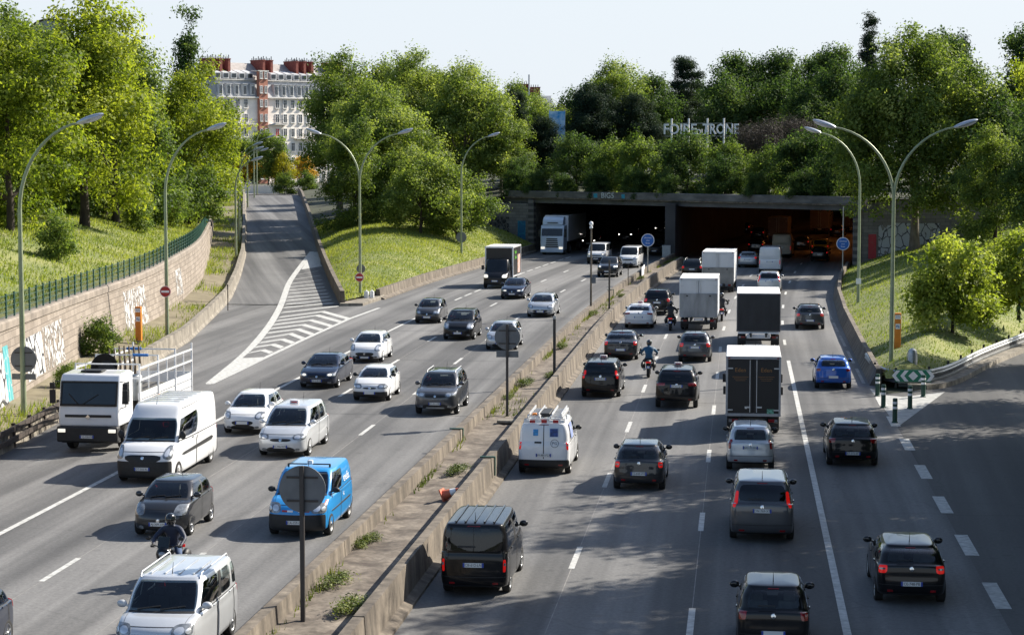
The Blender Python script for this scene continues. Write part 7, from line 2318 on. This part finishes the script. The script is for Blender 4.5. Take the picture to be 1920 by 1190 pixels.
plate(ft, (0, -.225, .62), (0, -1, 0), 'CQ-328-MK')
c = MB(); c.box((-.1, 1.0, 2.93), (.8, .6, .06)); c.build('roof_hatch', M_DARKGR, ft, bevel=.02)
c = MB(); c.tube([(-.25, .5, 2.88), (-.25, .52, 3.25)], [.012, .006], 5); c.build('antenna', M_BLACK, ft)
c = MB(); c.box((0, 5.3, .80), (1.0, 8.4, .26)); c.box((0, 2.1, 1.2), (1.9, .25, 1.0)); c.build('chassis', M_BLACK, ft)
c = MB(); c.box((0, 6.0, 1.02), (2.42, 7.4, .14)); c.build('bed_floor', mat('bed_boards', (.20, .17, .13), .8, var=.3), ft)
for s in (-1, 1):
    c = MB()
    for q in range(3): c.box((s * 1.2, 6.0, 1.20 + .30 * q), (.05, 7.4, .27))
    c.build('drop_side', P_WHITE, ft, bevel=.008)
c = MB(); c.box((0, 9.7, 1.5), (2.36, .05, .9)); c.build('tailboard', P_WHITE, ft, bevel=.008)
c = MB()
for s in (-1, 1):
    for yy, zt_ in ((2.35, 3.05), (4.8, 3.15), (7.2, 3.15), (9.65, 3.15)): c.bar((s * 1.24, yy, 1.0), (s * 1.24, yy, zt_), .06)
    for zz in (2.42, 2.88): c.bar((s * 1.24, 2.35, zz), (s * 1.24, 9.65, zz), .05, .075)
    for yy in (3.5, 6.0, 8.4): c.bar((s * 1.24, yy, 2.0), (s * 1.24, yy, 2.88), .04)
for yy, zz in ((2.35, 3.03), (4.8, 3.12), (7.2, 3.12)): c.bar((-1.24, yy, zz), (1.24, yy, zz), .05)
c.bar((-1.24, 2.35, 2.5), (1.24, 2.35, 2.5), .05)
c.build('tube_cage', P_WHITE, ft)
M_BLUEP = mat('blue_sleeve', (.04, .20, .55), .5)
for yy, x0 in ((4.8, .25), (7.2, -.75)):
    c = MB(); c.cyl((x0, yy, 3.12), (x0 + .6, yy, 3.12), .055, 10); c.build('blue_sleeve', M_BLUEP, ft, smooth=True, sharp=60)
g_ = MB(); g_.box((0, 0, .35), (2.2, 4.2, .7)); o = g_.build('load_pile', mat('load_canvas', (.10, .095, .085), .9, var=.4), loc=(-23.75, 76.9, 1.09), bevel=.12); tag(o, 'covered pile of material on the bed of the white flatbed truck', 'load')
# load: stakes, a dark barrow, a bin
for k in range(11):
    g_ = MB(); xk = -.75 + (k % 6) * .2; yk = 5.6 + (k // 6) * 1.3
    g_.tube([(0, 0, 0), (.02, .05, .8), (-.05, .10, 1.5)], [.045, .05, .03], 6)
    o = g_.build('wooden_stake', mat('weathered_wood', (.16, .12, .08), .9, var=.3), loc=(-23.75 + xk - .2, 71.6 + yk, 1.75), smooth=True)
    tag(o, 'weathered curved wooden stake standing in the bed of the white flatbed truck', 'stake', 'stakes on the flatbed')
g_ = MB(); g_.lathe([(0, 0), (.35, .0), (.52, .45), (.50, .45), (.34, .04), (0, .04)], 16); o = g_.build('tipped_barrow', M_BLACK, smooth=True, sharp=50); o.location = (-24.0, 74.6, 2.75); o.rotation_euler = (R(70), .3, 0)
g2 = MB(); g2.box((0, .3, -.2), (.5, .5, .5)); tag(o, 'tipped black barrow tray on the load behind the flatbed cab', 'barrow')
g_ = MB(); g_.tube([(0, 0, 0), (0, 0, .9), (0, 0, .95)], [.3, .34, .30], 14); o = g_.build('metal_drum', M_GALV, loc=(-22.95, 74.6, 1.6), smooth=True, sharp=50); tag(o, 'grey metal drum on the load bed of the flatbed truck', 'drum')

# ---------------- motorcycles and riders


def motorcycle(label, x, y, back, pm_, lit=None, ty=0.0):
    """faces -Y when back is False."""
    t = thing('motorcycle', label, 'motorcycle', (x, y, 0), (math.pi if back else 0) + ty)
    for yy, w_ in ((-.70, .11), (.70, .16)):
        g = MB(); g.lathe([(.21, -.4 * w_), (.27, -.5 * w_), (.31, -.2 * w_), (.31, .2 * w_), (.27, .5 * w_), (.21, .4 * w_), (.21, -.4 * w_)], 24, axis='x')
        o = g.build('wheel', M_TYRE, t, smooth=True, loc=(0, yy, .31))
        g = MB(); g.lathe([(.20, -.03), (.22, -.03), (.22, .03), (.20, .03), (.20, -.03)], 20, axis='x')
        for k in range(5):
            q = Matrix.Rotation(2 * math.pi * k / 5, 3, 'X'); g.box(q @ Vector((0, 0, .11)), (.03, .03, .2), q)
        g.build('rim', M_RIM, o)
    g = MB()
    g.ell((0, -.05, .52), (.17, .36, .20), 14, 10); g.ell((0, -.15, .86), (.16, .32, .14), 14, 10); g.build('engine_and_tank', pm_, t, smooth=True)
    g = MB(); g.ell((0, .42, .80), (.14, .36, .07), 12, 8); g.build('saddle', M_BLACK, t, smooth=True)
    g = MB(); g.ell((0, .82, .74), (.10, .24, .09), 12, 8); g.bar((0, .85, .72), (0, 1.0, .45), .16, .02); g.build('tail_unit', pm_, t, smooth=True, sharp=40)
    for s in (-1, 1):
        g = MB(); g.tube([(s * .09, -.45, .98), (s * .09, -.70, .31)], .026, 8); g.build('fork', M_GALV, t, smooth=True)
        g = MB(); g.tube([(s * .06, -.40, .98), (s * .28, -.38, 1.05), (s * .38, -.28, 1.03)], .016, 6); g.build('handlebar', M_BLACK, t, smooth=True)
        g = MB(); g.tube([(s * .30, -.40, 1.05), (s * .40, -.46, 1.22)], .008, 5); g.ell((s * .43, -.46, 1.25), (.075, .02, .05), 10, 6); g.build('rear_view_mirror', M_BLACK, t, smooth=True)
        g = MB(); g.ell((s * .27, .62, .62), (.11, .26, .18), 12, 8); g.build('pannier', M_BLACK, t, smooth=True)
    g = MB(); g.ell((0, -.58, .86), (.20, .16, .20), 14, 10); g.build('front_fairing', pm_, t, smooth=True)
    g = MB(); g.ell((0, -.70, .88), (.10, .06, .08), 12, 8); g.build('headlight', M_LENSON if lit else M_LENS, t, smooth=True)
    g = MB(); prism(g, -.15, .15, [(-.62, 1.02), (-.50, 1.30), (-.485, 1.30), (-.60, 1.02)]); g.build('windshield', M_GLASSL, t, bevel=.005)
    g = MB(); g.box((0, 1.02, .78), (.24, .04, .08)); g.build('tail_light', M_TAILON, t, bevel=.01)
    g = MB(); g.tube([(.16, .1, .35), (.20, .55, .38), (.20, .95, .45)], [.03, .045, .05], 8); g.build('exhaust', M_GALV, t, smooth=True)
    plate(t, (0, 1.04, .55), (0, 1, .25), '', .21, 2)
    g = MB(); g.tube([(0, -.72, .66), (0, -.55, .63)], .02, 6); prism(g, -.07, .07, [(-1.0, .52), (-.85, .64), (-.6, .65), (-.6, .63), (-.85, .62)]); g.build('mudguard', pm_, t)
    return t


def rider(label, x, y, back, jacket, trousers, helmet, ty=0.0, lean=0.0):
    root = thing('person', label, 'person', (x, y, 0), (math.pi if back else 0) + ty)
    # skeleton (faces -Y): joint, radius
    J = {'pel': (0, .38, .88, .165), 'bel': (0, .33, 1.04, .165), 'che': (0, .24, 1.27, .185), 'nek': (0, .17, 1.45, .075), 'hed': (0, .12, 1.56, .085)}
    E = [('pel', 'bel'), ('bel', 'che'), ('che', 'nek'), ('nek', 'hed')]
    for s, n in ((-1, 'r'), (1, 'l')):
        J.update({'sh' + n: (s * .20, .22, 1.40, .088), 'el' + n: (s * .40, .02, 1.17, .062), 'wr' + n: (s * .37, -.22, 1.055, .043), 'ha' + n: (s * .36, -.29, 1.04, .045),
                  'hi' + n: (s * .12, .34, .84, .115), 'kn' + n: (s * .27, -.08, .74, .082), 'an' + n: (s * .22, .22, .36, .055), 'to' + n: (s * .24, .02, .31, .048)})
        E += [('che', 'sh' + n), ('sh' + n, 'el' + n), ('el' + n, 'wr' + n), ('wr' + n, 'ha' + n), ('pel', 'hi' + n), ('hi' + n, 'kn' + n), ('kn' + n, 'an' + n), ('an' + n, 'to' + n)]
    names = list(J)
    me = bpy.data.meshes.new('body')
    me.from_pydata([J[k][:3] for k in names], [(names.index(a), names.index(b)) for a, b in E], [])
    o = link('body', me, [jacket, trousers, M_BLACK], root)
    sk = o.modifiers.new('skin', 'SKIN')
    for i, k in enumerate(names):
        v = me.skin_vertices[0].data[i]; v.radius = (J[k][3], J[k][3]); v.use_root = (k == 'pel')
    ss = o.modifiers.new('sub', 'SUBSURF'); ss.levels = 2; ss.render_levels = 2
    RID.append((o, jacket, trousers))
    h = MB(); h.ell((0, .10, 1.655), (.135, .165, .155), 20, 14); h.tube([(0, .10, 1.52), (0, .10, 1.58)], [.10, .13], 14)
    hm = h.build('helmet', helmet, root, smooth=True)
    v = MB()
    vs, fs = [], []
    for i in range(6):
        for k in range(11):
            th = math.pi * (1.12 + .76 * k / 10); ph = -.12 + .62 * i / 5
            vs.append((.138 * math.cos(th) * math.cos(ph) * 1.01, .10 + .17 * math.sin(th) * math.cos(ph), 1.65 + .157 * math.sin(ph)))
    for i in range(5):
        for k in range(10): fs.append((i * 11 + k, i * 11 + k + 1, (i + 1) * 11 + k + 1, (i + 1) * 11 + k))
    v.add(vs, fs).build('visor', M_GLASSL, hm, smooth=True)
    # gloved hands: palm, four curled fingers and a thumb round the grips
    for s in (-1, 1):
        g = MB()
        g.ell((s * .36, -.285, 1.045), (.048, .055, .028), 10, 8)
        for q in range(4):
            xx = s * (.325 + .024 * q); ln = (.055, .062, .06, .048)[q]
            g.tube([(xx, -.325, 1.05), (xx, -.325 - ln * .5, 1.035), (xx, -.325 - ln * .45, 1.005), (xx, -.32, .99)], [.013, .0125, .012, .010], 6)
        g.tube([(s * .315, -.27, 1.04), (s * .295, -.30, 1.015), (s * .31, -.325, .998)], [.015, .014, .011], 6)
        g.build('glove', M_BLACK, root, smooth=True)
    return root


RID = []


def finish_riders():
    bpy.context.view_layer.update()
    dg = bpy.context.evaluated_depsgraph_get()
    out = [(o, j, t, bpy.data.meshes.new_from_object(o.evaluated_get(dg))) for o, j, t in RID]
    for o, j, t, me in out:
        o.modifiers.clear(); o.data = me
        for p in me.polygons:
            c = p.center
            p.use_smooth = True
            p.material_index = 2 if c.z < .42 else (1 if (c.z < .93 and not (abs(c.x) > .3 and c.z > .9)) else 0)


J_BLUE = mat('blue_jacket', (.010, .075, .15), .6, var=.3, vscale=5, bump=.3)
J_NAVY = mat('navy_jacket', (.010, .017, .042), .6, var=.3, vscale=5, bump=.3)
J_BLACK = mat('black_jacket', (.012, .012, .014), .6, var=.3, vscale=5, bump=.3)
T_DARK = mat('dark_trousers', (.015, .017, .025), .75, var=.2)
T_JEAN = mat('blue_jeans', (.04, .07, .14), .8, var=.2)
H_BLK = mat('black_helmet', (.010, .010, .011), .15, coat=1)
motorcycle('dark motorcycle with a red lit tail lamp between the first two lanes driving away', -4.43, 98.9, True, P_BLACK)
rider('motorcyclist in a blue jacket and dark helmet riding away between the lanes', -4.43, 98.9, True, J_BLUE, T_DARK, H_BLK)
motorcycle('dark motorcycle coming towards us between the lanes behind the white people carrier', -14.55, 50.2, False, P_BLACK)
rider('motorcyclist in navy jacket and black helmet riding towards us behind the white people carrier', -14.55, 50.2, False, J_NAVY, T_JEAN, H_BLK)
motorcycle('dark scooter far ahead beside the white saloon taxi', -4.25, 124.2, True, P_ANTH)
rider('rider in black on the scooter beside the white saloon taxi', -4.25, 124.2, True, J_BLACK, T_DARK, H_BLK)
motorcycle('dark motorcycle beside the nearer white box truck, mostly hidden by it', -1.2, 131.5, True, P_ANTH)
rider('rider in black beside the nearer white box truck, mostly hidden', -1.2, 131.5, True, J_BLACK, T_DARK, H_BLK)

finish_bodies()
finish_riders()


def finish_texts():
    bpy.context.view_layer.update()
    dg = bpy.context.evaluated_depsgraph_get()
    fonts = [o for o in list(bpy.data.objects) if o.type == 'FONT']
    new = [(o, bpy.data.meshes.new_from_object(o.evaluated_get(dg))) for o in fonts]
    for o, me in new:
        nm, par, ml = o.name.split('.')[0], o.parent, o.matrix_local.copy()
        ms_ = list(o.data.materials)
        bpy.data.objects.remove(o)
        if not me.materials:
            for m in ms_: me.materials.append(m)
        n = link(nm, me, None, par)
        n.matrix_local = ml


finish_texts()
